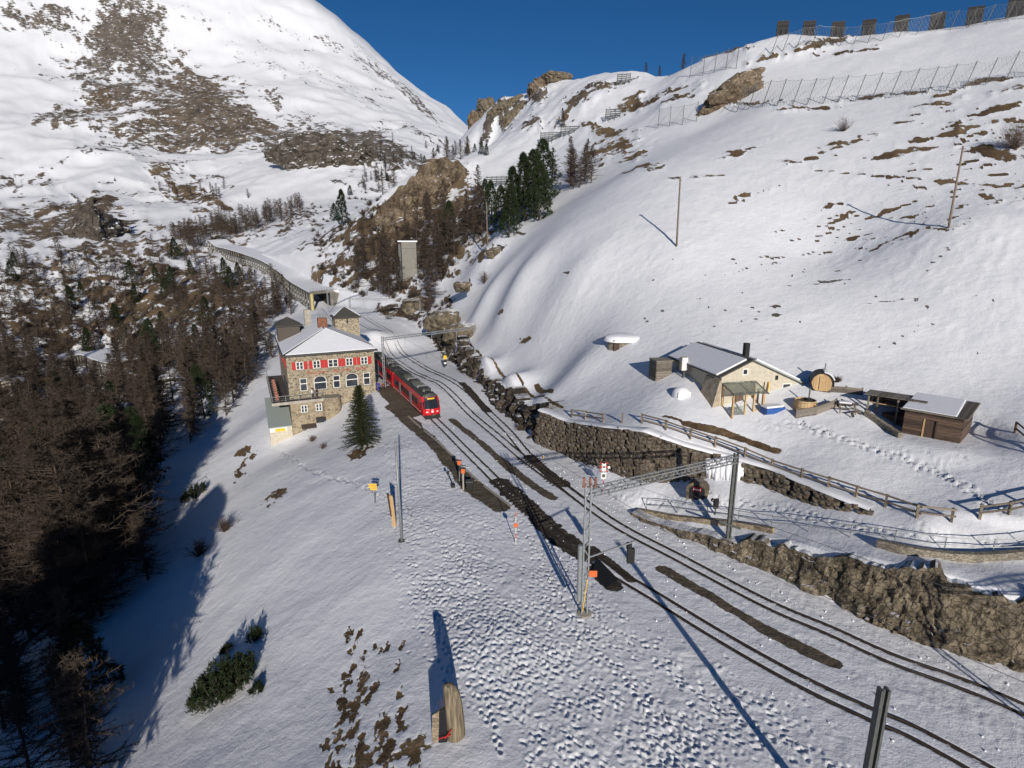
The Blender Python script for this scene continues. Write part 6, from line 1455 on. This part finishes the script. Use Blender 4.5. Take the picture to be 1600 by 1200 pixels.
vs, fs = face_mesh([(a, c_, z_-3) for a, c_, z_ in KF], KT, -1, .8, 40, 3.0, 171, .22, .6, 3, .1, 3.2)
tag(mesh_obj('cliff', vs, fs, M['tanrock']), 'broad tan rock cliff of the wooded knoll behind the station', 'cliff')
MF = [at_s(*q) for q in ((415,244,640),(455,258,592),(490,268,590),(530,270,590),(575,266,602),(625,262,660))]
MT = [over(p_, y_, 8) for p_, y_ in zip(MF, (238,214,210,218,228,256))]
vs, fs = face_mesh(MF, MT, -1, 1.3, 30, 6.0, 191, .5, 1.0, 5, .25, 7.0)
tag(mesh_obj('cliff', vs, fs, M['darkrock']), 'dark grey cliff band at the foot of the snowy mountain', 'cliff')
MF = [at_s(*q) for q in ((84,375,425),(120,374,395),(160,370,395),(202,352,430))]
MT = [over(p_, y_, 5) for p_, y_ in zip(MF, (366,320,320,346))]
vs, fs = face_mesh(MF, MT, -1, 1.0, 24, 3.5, 211, .6, 1.0, 5, .3, 5.0)
tag(mesh_obj('cliff', vs, fs, M['darkrock']), 'brown rock bluff across the valley above the larch wood', 'cliff')
crag(790, 186, 338, 9, 6, 8, 30, M['rock'], 'dark broken crag between the notch and the skyline crags', 16)
crag(762, 172, 360, 6, 5, 7, 20, M['rock'], 'narrow dark crag crowning the notch', 17)
# loose boulders in the cutting by the concrete tower and on the slope
for k, (px, py, s, r_, lab) in enumerate(((655,478,168,3.5,'rough brown rock below the concrete tower'),(690,500,140,3.2,'turf topped rock at the head of the station cutting'),(722,448,140,1.6,'small grey boulder beside a bare bush on the slope edge'),(775,396,146,1.9,'dark rock lump at the top of the snow slope near the pines'),(720,520,128,2.6,'brown rock in the cutting behind the station portal'),(620,497,176,3.0,'low brown rock mound beside the far tracks'))):
    crag(px, py, s, r_*1.3, r_, r_*.75, 10, M['rock'], lab, 31+k, 'boulder', .4, 'boulder', 3)
# ------------------------------------------------------------------ trees
M['bark'] = simple('bark', (.07,.052,.04), .9, 0, .3, 3)
def leafmat(name, a, c, var=.5):
    m, nt, b = nodes(name); N = nt.nodes; L = nt.links
    oi = N.new('ShaderNodeObjectInfo'); geo = N.new('ShaderNodeNewGeometry'); ad = N.new('ShaderNodeMath'); ad.operation = 'MULTIPLY_ADD'; ad.inputs[1].default_value = var; 
    L.new(oi.outputs['Random'], ad.inputs[0]); ml = N.new('ShaderNodeMath'); ml.operation = 'MULTIPLY'; ml.inputs[1].default_value = 1-var; L.new(geo.outputs['Random Per Island'], ml.inputs[0]); L.new(ml.outputs[0], ad.inputs[2])
    r = N.new('ShaderNodeMix'); r.data_type = 'RGBA'; r.inputs[6].default_value = a+(1,); r.inputs[7].default_value = c+(1,); L.new(ad.outputs[0], r.inputs[0]); L.new(r.outputs[2], b.inputs['Base Color'])
    b.inputs['Roughness'].default_value = .8; b.inputs['Specular IOR Level'].default_value = .15; return m
M['larch'] = leafmat('larch_twigs', (.034,.027,.022), (.09,.068,.052)); M['pine'] = leafmat('pine_needles', (.010,.018,.008), (.035,.05,.02)); M['spruce'] = leafmat('spruce_needles', (.018,.024,.010), (.06,.068,.028)); M['twig'] = leafmat('shrub_twigs', (.06,.045,.038), (.15,.11,.085))
def raw(name, vs, fs, mat):
    me = bpy.data.meshes.new(name); me.from_pydata([tuple(v) for v in vs], [], fs); me.materials.append(mat); return me
def trunk_mesh(h, r, seed, bend=.02):
    rr_ = random.Random(seed); b = MB(); pts = [Vector((rr_.uniform(-1,1)*bend*h*(k/6), rr_.uniform(-1,1)*bend*h*(k/6), h*k/6-(.6 if k == 0 else 0))) for k in range(7)]
    for k in range(6): b.tube(pts[k], pts[k+1], r*(1-k/6.3), r*(1-(k+1)/6.3), 7, k in (0, 5))
    return raw('trunk', b.v, b.f, M['bark'])
def blade(vs, fs, p, d, L, w, up):
    s = d.cross(up)
    if s.length < 1e-3: s = Vector((1,0,0))
    s = s.normalized()*w/2; o = len(vs); vs += [p-s, p+s, p+d*L]; fs.append((o, o+1, o+2))
def rvec(r): 
    while True:
        v = Vector((r.uniform(-1,1), r.uniform(-1,1), r.uniform(-1,1)))
        if .05 < v.length < 1: return v.normalized()
def larch_mesh(h, seed, nb, nt_, spread=.22, base=.12, tw=.05, pw=.65):
    r = random.Random(seed); pw = r.uniform(.5, .85); vs = []; fs = []; b = MB()
    for k in range(nb):
        f = base+(1-base)*((k+r.random())/nb)**.85; z = f*h*.985; a = r.uniform(0, 2*math.pi); L = h*spread*((1-f)**pw+.07)*r.uniform(.4,1.2)*(1+.3*math.sin(a*2+seed)+.2*math.sin(f*17+seed))*(.6+.4*min(1, (f-base)/.12+.3))
        d = Vector((math.cos(a), math.sin(a), r.uniform(-.15,.22)+.25*f)).normalized(); p0 = Vector((0,0,z)); mid = p0+d*L*.55; tip = mid+(d+Vector((0,0,r.uniform(-.15,.35)))).normalized()*L*.45
        rad = .007*h*(1-f)+.012
        b.tube(p0, mid, rad, rad*.6, 3, False); b.tube(mid, tip, rad*.6, rad*.2, 3, False)
        for q in range(nt_):
            t = .18+.82*(q+r.random())/nt_; p = p0.lerp(mid, t/.55) if t < .55 else mid.lerp(tip, (t-.55)/.45)
            dd = (d*.55+rvec(r)*.8+Vector((0,0,.12))).normalized(); blade(vs, fs, p, dd, h*r.uniform(.03,.062)*(1.15-f*.4), tw*r.uniform(.7,1.3), rvec(r))
    o = len(vs); vs = vs+[Vector(v) for v in b.v]; fs = fs+[tuple(i+o for i in f) for f in b.f]
    return raw('crown', vs, fs, M['larch'])
def pine_mesh(h, seed, ncl, nbl, spread=.2, base=.08, mat='pine', conical=.8, bl=.42, bw=.10, droop=0.0):
    r = random.Random(seed); vs = []; fs = []; lobes = [(r.uniform(0, 6.28), r.uniform(.2,.9)) for _ in range(6)]
    for k in range(ncl):
        f = base+(1-base)*r.random()**.9; a = r.uniform(0, 2*math.pi); prof = (1-f)**conical*(min(1, (f-base)/.1+.35))
        prof *= 1+.25*math.sin(3*a+lobes[int(f*5)][0])+.15*math.sin(f*40+lobes[2][0]); R_ = h*spread*prof*r.uniform(.45,1.05)**.6
        c = Vector((R_*math.cos(a), R_*math.sin(a), f*h-droop*R_*.5)); out = Vector((math.cos(a), math.sin(a), .55-droop)).normalized()
        for q in range(nbl): blade(vs, fs, c+rvec(r)*h*.012, (out*.75+rvec(r)*.85).normalized(), bl*r.uniform(.6,1.2), bw*r.uniform(.7,1.2), rvec(r))
    return raw('crown', vs, fs, M[mat])
def spruce_mesh(h, seed, nb, nbl, spread, mat='spruce'):
    r = random.Random(seed); vs = []; fs = []
    for k in range(nb):
        f = .05+.95*((k+r.random())/nb); a = k*2.399+r.uniform(-.3,.3); L = h*spread*(1-f)**.8*r.uniform(.7,1.12)+.12
        d = Vector((math.cos(a), math.sin(a), -.12+.5*f)).normalized(); p0 = Vector((0,0,f*h))
        for q in range(nbl):
            t = (q+.5)/nbl; p = p0+d*L*t+Vector((0,0,-.10*L*t*t)); s = d.cross(Vector((0,0,1))).normalized()
            for sg_ in (-1, 1):
                dd = (d*.6+s*sg_*.8+Vector((0,0,r.uniform(-.35,.12)))).normalized(); blade(vs, fs, p, dd, (.14+.28*L*.35)*(1.1-t*.6)*r.uniform(.8,1.3), .11, Vector((0,0,1))+rvec(r)*.5)
            blade(vs, fs, p, (d+rvec(r)*.4+Vector((0,0,.25))).normalized(), .32, .10, rvec(r))
    return raw('crown', vs, fs, M[mat])
def bush_mesh(w, h, seed, n, mat='twig', tw=.03):
    r = random.Random(seed); vs = []; fs = []
    for k in range(n):
        a = r.uniform(0, 2*math.pi); el_ = r.uniform(.25, 1.5); d = Vector((math.cos(a)*math.cos(el_)*w/h, math.sin(a)*math.cos(el_)*w/h, math.sin(el_))).normalized(); L = h*r.uniform(.5,1.05)
        blade(vs, fs, Vector((r.uniform(-.1,.1)*w, r.uniform(-.1,.1)*w, -.1)), d, L, tw*1.4, rvec(r))
        for q in range(7): p = d*L*r.uniform(.3,.95); blade(vs, fs, p, (d+rvec(r)*.9).normalized(), L*r.uniform(.15,.35), tw, rvec(r))
    return raw('crown', vs, fs, M[mat])
TR = {}
def kind(key, crown, trunk): TR[key] = (crown, trunk)
for k in range(6): kind(('larch', k), larch_mesh(10, 100+k, 115, 24, .27+.015*k, .06+.02*(k % 3)), trunk_mesh(10, .17, 200+k))
for k in range(3): kind(('biglarch', k), larch_mesh(10, 120+k, 190, 40, .28, .06, .03), trunk_mesh(10, .17, 220+k))
for k in range(4): kind(('pine', k), pine_mesh(10, 140+k, 850, 9, .235+.015*k, .05, 'pine', .62), trunk_mesh(10, .2, 240+k))
TREE_NO = 0
def wood_mass(poly, n, hr, label, seed, mind, name='larch_wood', low=None):
    """a far stretch of wood that reads as one mass"""
    r = random.Random(seed); P = np.array(poly, float); V = []; F = []; pts = []; off = 0; t = 0
    src = low or LOWM
    while len(pts) < n and t < n*20:
        t += 1; px = r.uniform(P[:, 0].min(), P[:, 0].max()); py = r.uniform(P[:, 1].min(), P[:, 1].max())
        if not inpoly(poly, np.array([px]), np.array([py]))[0]: continue
        g_ = caster(px, py, 20, 1500, 700)
        if g_ is None or any((g_[0]-a)**2+(g_[1]-c)**2 < mind*mind for a, c in pts): continue
        pts.append((g_[0], g_[1])); v, f = r.choice(src); s = r.uniform(*hr)/10; a = r.uniform(0, 6.28); w = s*r.uniform(.9, 1.4)
        x = v[:, 0]*w; y = v[:, 1]*w
        V.append(np.stack([x*math.cos(a)-y*math.sin(a)+g_[0], x*math.sin(a)+y*math.cos(a)+g_[1], v[:, 2]*s+hz(g_[0], g_[1])-.2], 1)); F += [tuple(i+off for i in q) for q in f]; off += len(v)
    o = mesh_obj(name, np.concatenate(V), F, M['larch']); o['kind'] = 'stuff'; o['label'] = label; return o
LOWM = []
for k in range(3):
    cm = larch_mesh(10, 160+k, 70, 14, .3, .05, .09); b = MB(); b.tube((0,0,-.5),(0,0,9.5),.16,.03,4,False)
    LOWM.append((np.array([v.co[:] for v in cm.vertices]+list(b.v)), [tuple(p.vertices) for p in cm.polygons]+[tuple(i+len(cm.vertices) for i in f) for f in b.f]))
def plant(kd, loc, h, label, cat='tree', group=None, name=None, lean=.06, sx=1.0):
    keys = [k for k in TR if k[0] == kd]; cr, tk = TR[random.choice(keys)]
    e = empty(name or {'larch': 'larch_tree', 'biglarch': 'larch_tree', 'pine': 'stone_pine'}[kd], loc, random.uniform(0, 6.28), label, cat, group)
    e.rotation_euler = (random.uniform(-lean, lean), random.uniform(-lean, lean), random.uniform(0, 6.28)); s = h/10; e.scale = (s*sx*random.uniform(.85, 1.15), s*sx*random.uniform(.85, 1.15), s)
    link(bpy.data.objects.new('crown', cr), e); link(bpy.data.objects.new('trunk', tk), e); return e
def scatter(poly, n, kinds, hr, label, group, mind=2.0, seed=1, ymax=900):
    r = random.Random(seed); pts = []; tries = 0; P = np.array(poly, float)
    while len(pts) < n and tries < n*30:
        tries += 1; px = r.uniform(P[:, 0].min(), P[:, 0].max()); py = r.uniform(P[:, 1].min(), P[:, 1].max())
        if not inpoly(poly, np.array([px]), np.array([py]))[0]: continue
        g_ = caster(px, py, 20, 1500, 700)
        if g_ is None or g_[1] > ymax: continue
        if any((g_[0]-a)**2+(g_[1]-c)**2 < mind*mind for a, c in pts): continue
        pts.append((g_[0], g_[1])); kd = 'pine' if r.random() < kinds else 'larch'
        if kd == 'larch' and hr[1] > 16: kd = 'biglarch'
        plant(kd, (g_[0], g_[1], hz(g_[0], g_[1])-.1), r.uniform(*hr)*(1.0 if kd != 'pine' else .9), (label if kd != 'pine' else label.replace('bare brown larch', 'dark green stone pine')), 'tree', group if kd != 'pine' else group.replace('larches', 'pines'))
L1 = 'bare brown larch in the wood across the hollow below the long gallery'
scatter([(0,400),(120,396),(250,402),(370,425),(440,468),(420,500),(380,580),(250,600),(120,560),(0,545)], 84, .28, (9,15), L1, 'larches in the valley wood', 2.6, 3)
scatter([(0,545),(120,590),(260,605),(385,575),(345,655),(290,710),(210,745),(110,760),(0,700)], 66, .16, (12,19), 'bare brown larch in the thick wood on the slope below the station', 'larches on the slope below the station', 2.8, 4)
scatter([(385,540),(430,490),(450,470),(415,560),(380,620),(350,660)], 18, .05, (9,13), 'bare brown larch at the upper edge of the wood beside the station slope', 'larches at the upper wood edge', 2.2, 5)
scatter([(-40,760),(130,790),(215,800),(225,850),(185,915),(130,985),(60,1020),(-40,1010)], 32, .1, (18,24), 'tall bare brown larch in the shaded wood at the foot of the slope', 'larches in the shaded wood', 3.0, 6)
scatter([(560,400),(640,395),(640,455),(600,470),(555,455)], 20, .0, (10,14), 'bare brown larch on the bank behind the gallery mouth', 'larches behind the gallery mouth', 2.2, 7)
scatter([(640,330),(760,320),(760,370),(700,420),(655,430)], 30, .08, (10,15), 'bare brown larch below the tan cliff near the concrete tower', 'larches below the tan cliff', 2.6, 8)
scatter([(640,250),(735,240),(740,256),(650,275)], 18, .1, (8,11), 'bare brown larch on top of the tan cliff', 'larches on the cliff top', 2.5, 9)
scatter([(560,275),(620,262),(625,300),(560,312)], 12, .1, (9,12), 'bare brown larch on the gallery side shoulder of the tan cliff', 'larches at the cliff shoulder', 2.5, 10)
scatter([(860,285),(925,262),(930,285),(880,312)], 10, .0, (8,12), 'bare brown larch at the edge of the snow slope beside the pines', 'larches beside the pines', 2.0, 11)
wood_mass([(560,250),(640,235),(640,270),(570,300)], 26, (9,13), 'brown larch thicket on the saddle behind the gallery side of the cliff top', 34, 2.0)
wood_mass([(250,372),(470,322),(478,338),(300,392)], 120, (10,13), 'dense brown line of far larches climbing the valley side', 12, 2.0)
wood_mass([(0,400),(120,396),(250,402),(370,425),(440,468),(420,500),(380,580),(250,600),(120,560),(0,545)], 110, (9,14), 'mass of bare larches filling the wood across the hollow', 15, 2.6)
wood_mass([(0,545),(120,590),(260,605),(385,575),(345,655),(290,710),(210,745),(110,760),(0,700)], 38, (11,17), 'mass of bare larches filling the thick wood below the station', 16, 3.4)
scatter([(385,440),(475,478),(450,500),(400,480)], 14, .1, (6,9), 'bare brown larch just below the gallery columns', 'larches below the gallery', 2.5, 17)
scatter([(230,300),(330,300),(420,318),(300,330)], 16, .0, (8,12), 'small bare brown larch scattered on snowy ledges beneath the mountain', 'larches under the mountain', 4.0, 13)
scatter([(-40,1030),(110,1060),(190,1150),(150,1230),(-40,1230)], 11, .1, (8,13), 'bare brown larch low in the darkest part of the shaded wood', 'larches in the dark corner', 2.2, 19)
SCR = []
for k in range(3):
    cm = bush_mesh(7, 10, 300+k, 60, 'larch', .28); SCR.append((np.array([v.co[:] for v in cm.vertices]), [tuple(p.vertices) for p in cm.polygons]))
wood_mass([(0,400),(250,402),(440,468),(400,560),(250,620),(0,640)], 330, (1.6,3.6), 'low brown scrub covering the valley floor among the larches', 31, 1.2, 'scrub', SCR)
wood_mass([(480,330),(580,290),(640,340),(760,330),(700,430),(650,470),(560,470),(500,420)], 200, (1.4,3.2), 'low brown scrub over the knoll below the tan cliff', 32, 1.2, 'scrub', SCR)
wood_mass([(600,480),(700,470),(720,505),(640,505)], 60, (.8,1.6), 'low brown scrub on the bank behind the station tracks', 33, .8, 'scrub', SCR)
# named single trees
for px, py, h, lab in ((218,762,15,'large dark stone pine with bare lower trunk at the wood edge'),(232,760,13,'dark stone pine crowding the large one at the wood edge'),(255,527,10.5,'rounded dark stone pine standing clear on a snow patch in the valley'),(232,534,8.5,'shorter dark stone pine beside the rounded one in the valley'),
    (805,352,15,'front dark pine of the clump at the top of the snow slope'),(822,345,17,'broad dark pine in the middle of the clump at the snow slope'),(850,318,17,'tall pointed dark pine on the open slope side of the clump'),(782,362,12,'lower dark pine on the tower side of the clump'),(835,330,16,'dark pine squeezed behind the broad one in the clump'),
    (795,372,13,'dark pine with snow showing at its foot, before the clump'),(768,350,13,'dark pine standing just behind the pale wooden pole'),(842,345,14,'shorter dark pine on the open slope edge of the clump'),(536,352,16,'tall dark pine below the shoulder of the knoll'),(522,345,12,'dark pine leaning against the tall one on the knoll side'),(547,308,9,'small dark pine high on the knoll shoulder'),(606,292,8,'single dark pine on the gallery side of the tan cliff'),
    (731,240,6,'tiny dark pine of the saddle group, closest to the cliff top larches'),(742,240,5,'tiny dark pine second in the saddle group from the cliff top'),(752,241,6,'tiny dark pine third in the saddle group from the cliff top'),(760,243,5,'tiny dark pine of the saddle group, closest to the ridge'),(362,462,10,'dark pine beside the open columns of the gallery'),(246,448,9,'dark pine near the head of the valley wood'),(300,432,8,'dark pine on the brown ledge of the valley wood')):
    g_ = G(px, py)
    if g_ is not None: plant('pine', (g_[0], g_[1], hz(g_[0], g_[1])-.1), h, lab)
for px, py, h, lab in ((672,485,17,'tall bare larch in front of the concrete tower'),(690,440,11,'smaller bare larch on the slope side of the concrete tower'),(1012,104,4.5,'lone bare larch on the skyline ridge, first of three'),(1034,118,4.5,'lone bare larch just below the ridge crest, between two others'),(1070,110,6,'largest lone bare larch on the ridge before the nets'),
    (425,560,7,'thin bare tree leaning on the slope just below the station terrace'),(880,205,8,'small bare larch among the ridge rocks'),(160,962,16,'large bare larch with forked foot at the edge of the shade'),(110,1003,17,'large bare larch standing in deep shade, lowest of the wood'),(232,905,9,'thin bent larch at the edge of the lit slope'),(135,1190,9,'low spreading brown larch at the shade edge below the dwarf pines'),(40,1120,10,'spreading bare larch deep in the lowest shade')):
    g_ = crest(px, 200, 330)+(0,) if (py < 130 and px > 900) else G(px, py)
    if g_ is not None: plant('biglarch', (g_[0], g_[1], hz(g_[0], g_[1])-.1), h, lab)
# spruce before the station
p = GS(566, 697); e = empty('spruce_tree', p, 0, 'single green spruce growing in front of the station facade', 'tree'); link(bpy.data.objects.new('crown', spruce_mesh(8.4, 5, 480, 11, .37)), e); link(bpy.data.objects.new('trunk', trunk_mesh(8.3, .2, 9, .004)), e)
# dwarf pines
def dwarf(px, py, n, w, h, label, seed):
    p = GS(px, py); r = random.Random(seed); e = empty('dwarf_pine', p, 0, label, 'shrub'); vs = []; fs = []; st_ = MB()
    for k in range(n):
        a = r.uniform(0, 6.28); d = w*math.sqrt(r.random()); x, y = d*math.cos(a), d*math.sin(a)*.75; z0 = hz(p.x+x, p.y+y)-p.z; hh = h*(1-.5*d/w)*r.uniform(.5,1.1)
        st_.tube((x*.6,y*.6,z0-.1),(x,y,z0+hh*.8),.05,.02,4,False)
        for q in range(46):
            t = r.uniform(.1,1)**.6; c = Vector((x+r.uniform(-.25,.25)*(1.1-t), y+r.uniform(-.25,.25)*(1.1-t), z0+hh*t)); blade(vs, fs, c, (rvec(r)*.8+Vector((math.cos(a)*.3, math.sin(a)*.3, .65))).normalized(), r.uniform(.2,.42), .075, rvec(r))
    link(bpy.data.objects.new('foliage', raw('foliage', vs, fs, M['pine'])), e); st_.build('stem', M['bark'], e); return e
dwarf(303, 778, 60, 2.0, 2.3, 'dark green dwarf pine bush alone on the snow slope below the station', 1)
dwarf(348, 1085, 170, 2.4, 3.0, 'big dark dwarf pine thicket spreading on the lower snow slope', 2)
dwarf(398, 1000, 14, .55, 1.3, 'slender dwarf pine shoots above the big thicket', 3)
dwarf(402, 1080, 10, .5, .6, 'low dwarf pine sprigs poking from snow beside the big thicket', 4)
dwarf(353, 1018, 8, .4, .9, 'small round dwarf pine just above the big thicket', 5)
def bush(px, py, w, h, label, seed, n=90, mat='twig', tw=.035):
    p = GS(px, py); e = empty('bare_bush', p, 0, label, 'bush'); link(bpy.data.objects.new('twigs', bush_mesh(w, h, seed, n, mat, tw)), e); b = MB()
    for k in range(4): b.tube((0,0,-.2),(math.cos(k*1.6)*w*.15, math.sin(k*1.6)*w*.15, h*.35),.04,.015,5)
    b.build('stem', M['bark'], e); return e
bush(352, 830, 1.2, 2.0, 'rounded brown bare bush on the slope, upper of two', 1, 120, 'larch'); bush(312, 868, 1.6, 2.2, 'wide brown bare bush on the slope at the shade edge', 2, 150, 'larch')
bush(757, 443, 1.6, 3.2, 'reddish bare bush on the snow slope beside a boulder', 3); bush(1318, 205, 2.5, 3.0, 'grey bare bush alone on the upper slope', 4); bush(1585, 232, 4.0, 4.5, 'large grey bare bush among turf bands high on the slope', 5, 200)
bush(826, 648, .9, 1.3, 'small bare bush at the end of the stone wall', 6); bush(812, 672, .7, 1.1, 'small bare bush at the foot of the dark cutting', 7); bush(505, 700, .8, .9, 'low snowy shrub at the basement corner of the station', 8); bush(488, 690, .9, 1.0, 'low brown shrub by the station basement door', 9)
bush(1308, 596, .9, .8, 'brown bush behind the barrel sauna', 10)
# the wood goes on behind the viewpoint; its shade falls across the lower slope
r = random.Random(21)
for k in range(30):
    x = -24-r.random()*42; y = r.uniform(-14, 14); z = hz(x, y)
    plant('pine' if k % 5 < 3 else 'biglarch', (x, y, z-.2), r.uniform(18, 24), 'tall tree of the wood at the foot of the near slope', 'tree', 'trees of the near wood', sx=1.2)

for k in range(26):  # unseen pines added on the rise to cast shade over the near wood
    x = -16-r.random()*95; y = r.uniform(-78, -48); z = hz(x, y)
    plant('pine', (x, y, z-.2), r.uniform(20, 25), 'tall unseen pine on the wooded rise, added to shade the near wood', 'tree', 'unseen pines added for shade', sx=1.25)
# clods thrown up beside the rails by the plough
r = random.Random(5); b = MB()
for c, lo_, hi_ in ((T1, 1.1, 2.6), (T2, 1.0, 2.2), (T1, -.3, .3), (T1, -2.4, -1.0)):
    for k in range(420):
        i = r.randrange(0, len(c)); 
        if c[i, 1] > 80: continue
        t = c[min(i+1, len(c)-1)]-c[max(i-1, 0)]; t = t/np.linalg.norm(t); d = r.uniform(lo_, hi_); x = c[i, 0]+t[1]*d; y = c[i, 1]-t[0]*d; q = r.uniform(.03, .13)*(1 if abs(d) > .5 else .6)
        z = hz(x, y); j = lambda: r.uniform(.6, 1.2)*q
        b.add([(x+j(),y,z),(x,y+j(),z),(x-j(),y,z),(x,y-j(),z),(x+r.uniform(-.3,.3)*q,y,z+j()*.9),(x,y,z-.05)], [(0,1,4),(1,2,4),(2,3,4),(3,0,4),(1,0,5),(2,1,5),(3,2,5),(0,3,5)])
o = b.build('snow_clods', M['snow'], None, True); o['kind'] = 'stuff'; o['label'] = 'loose snow clods thrown up beside the rails'
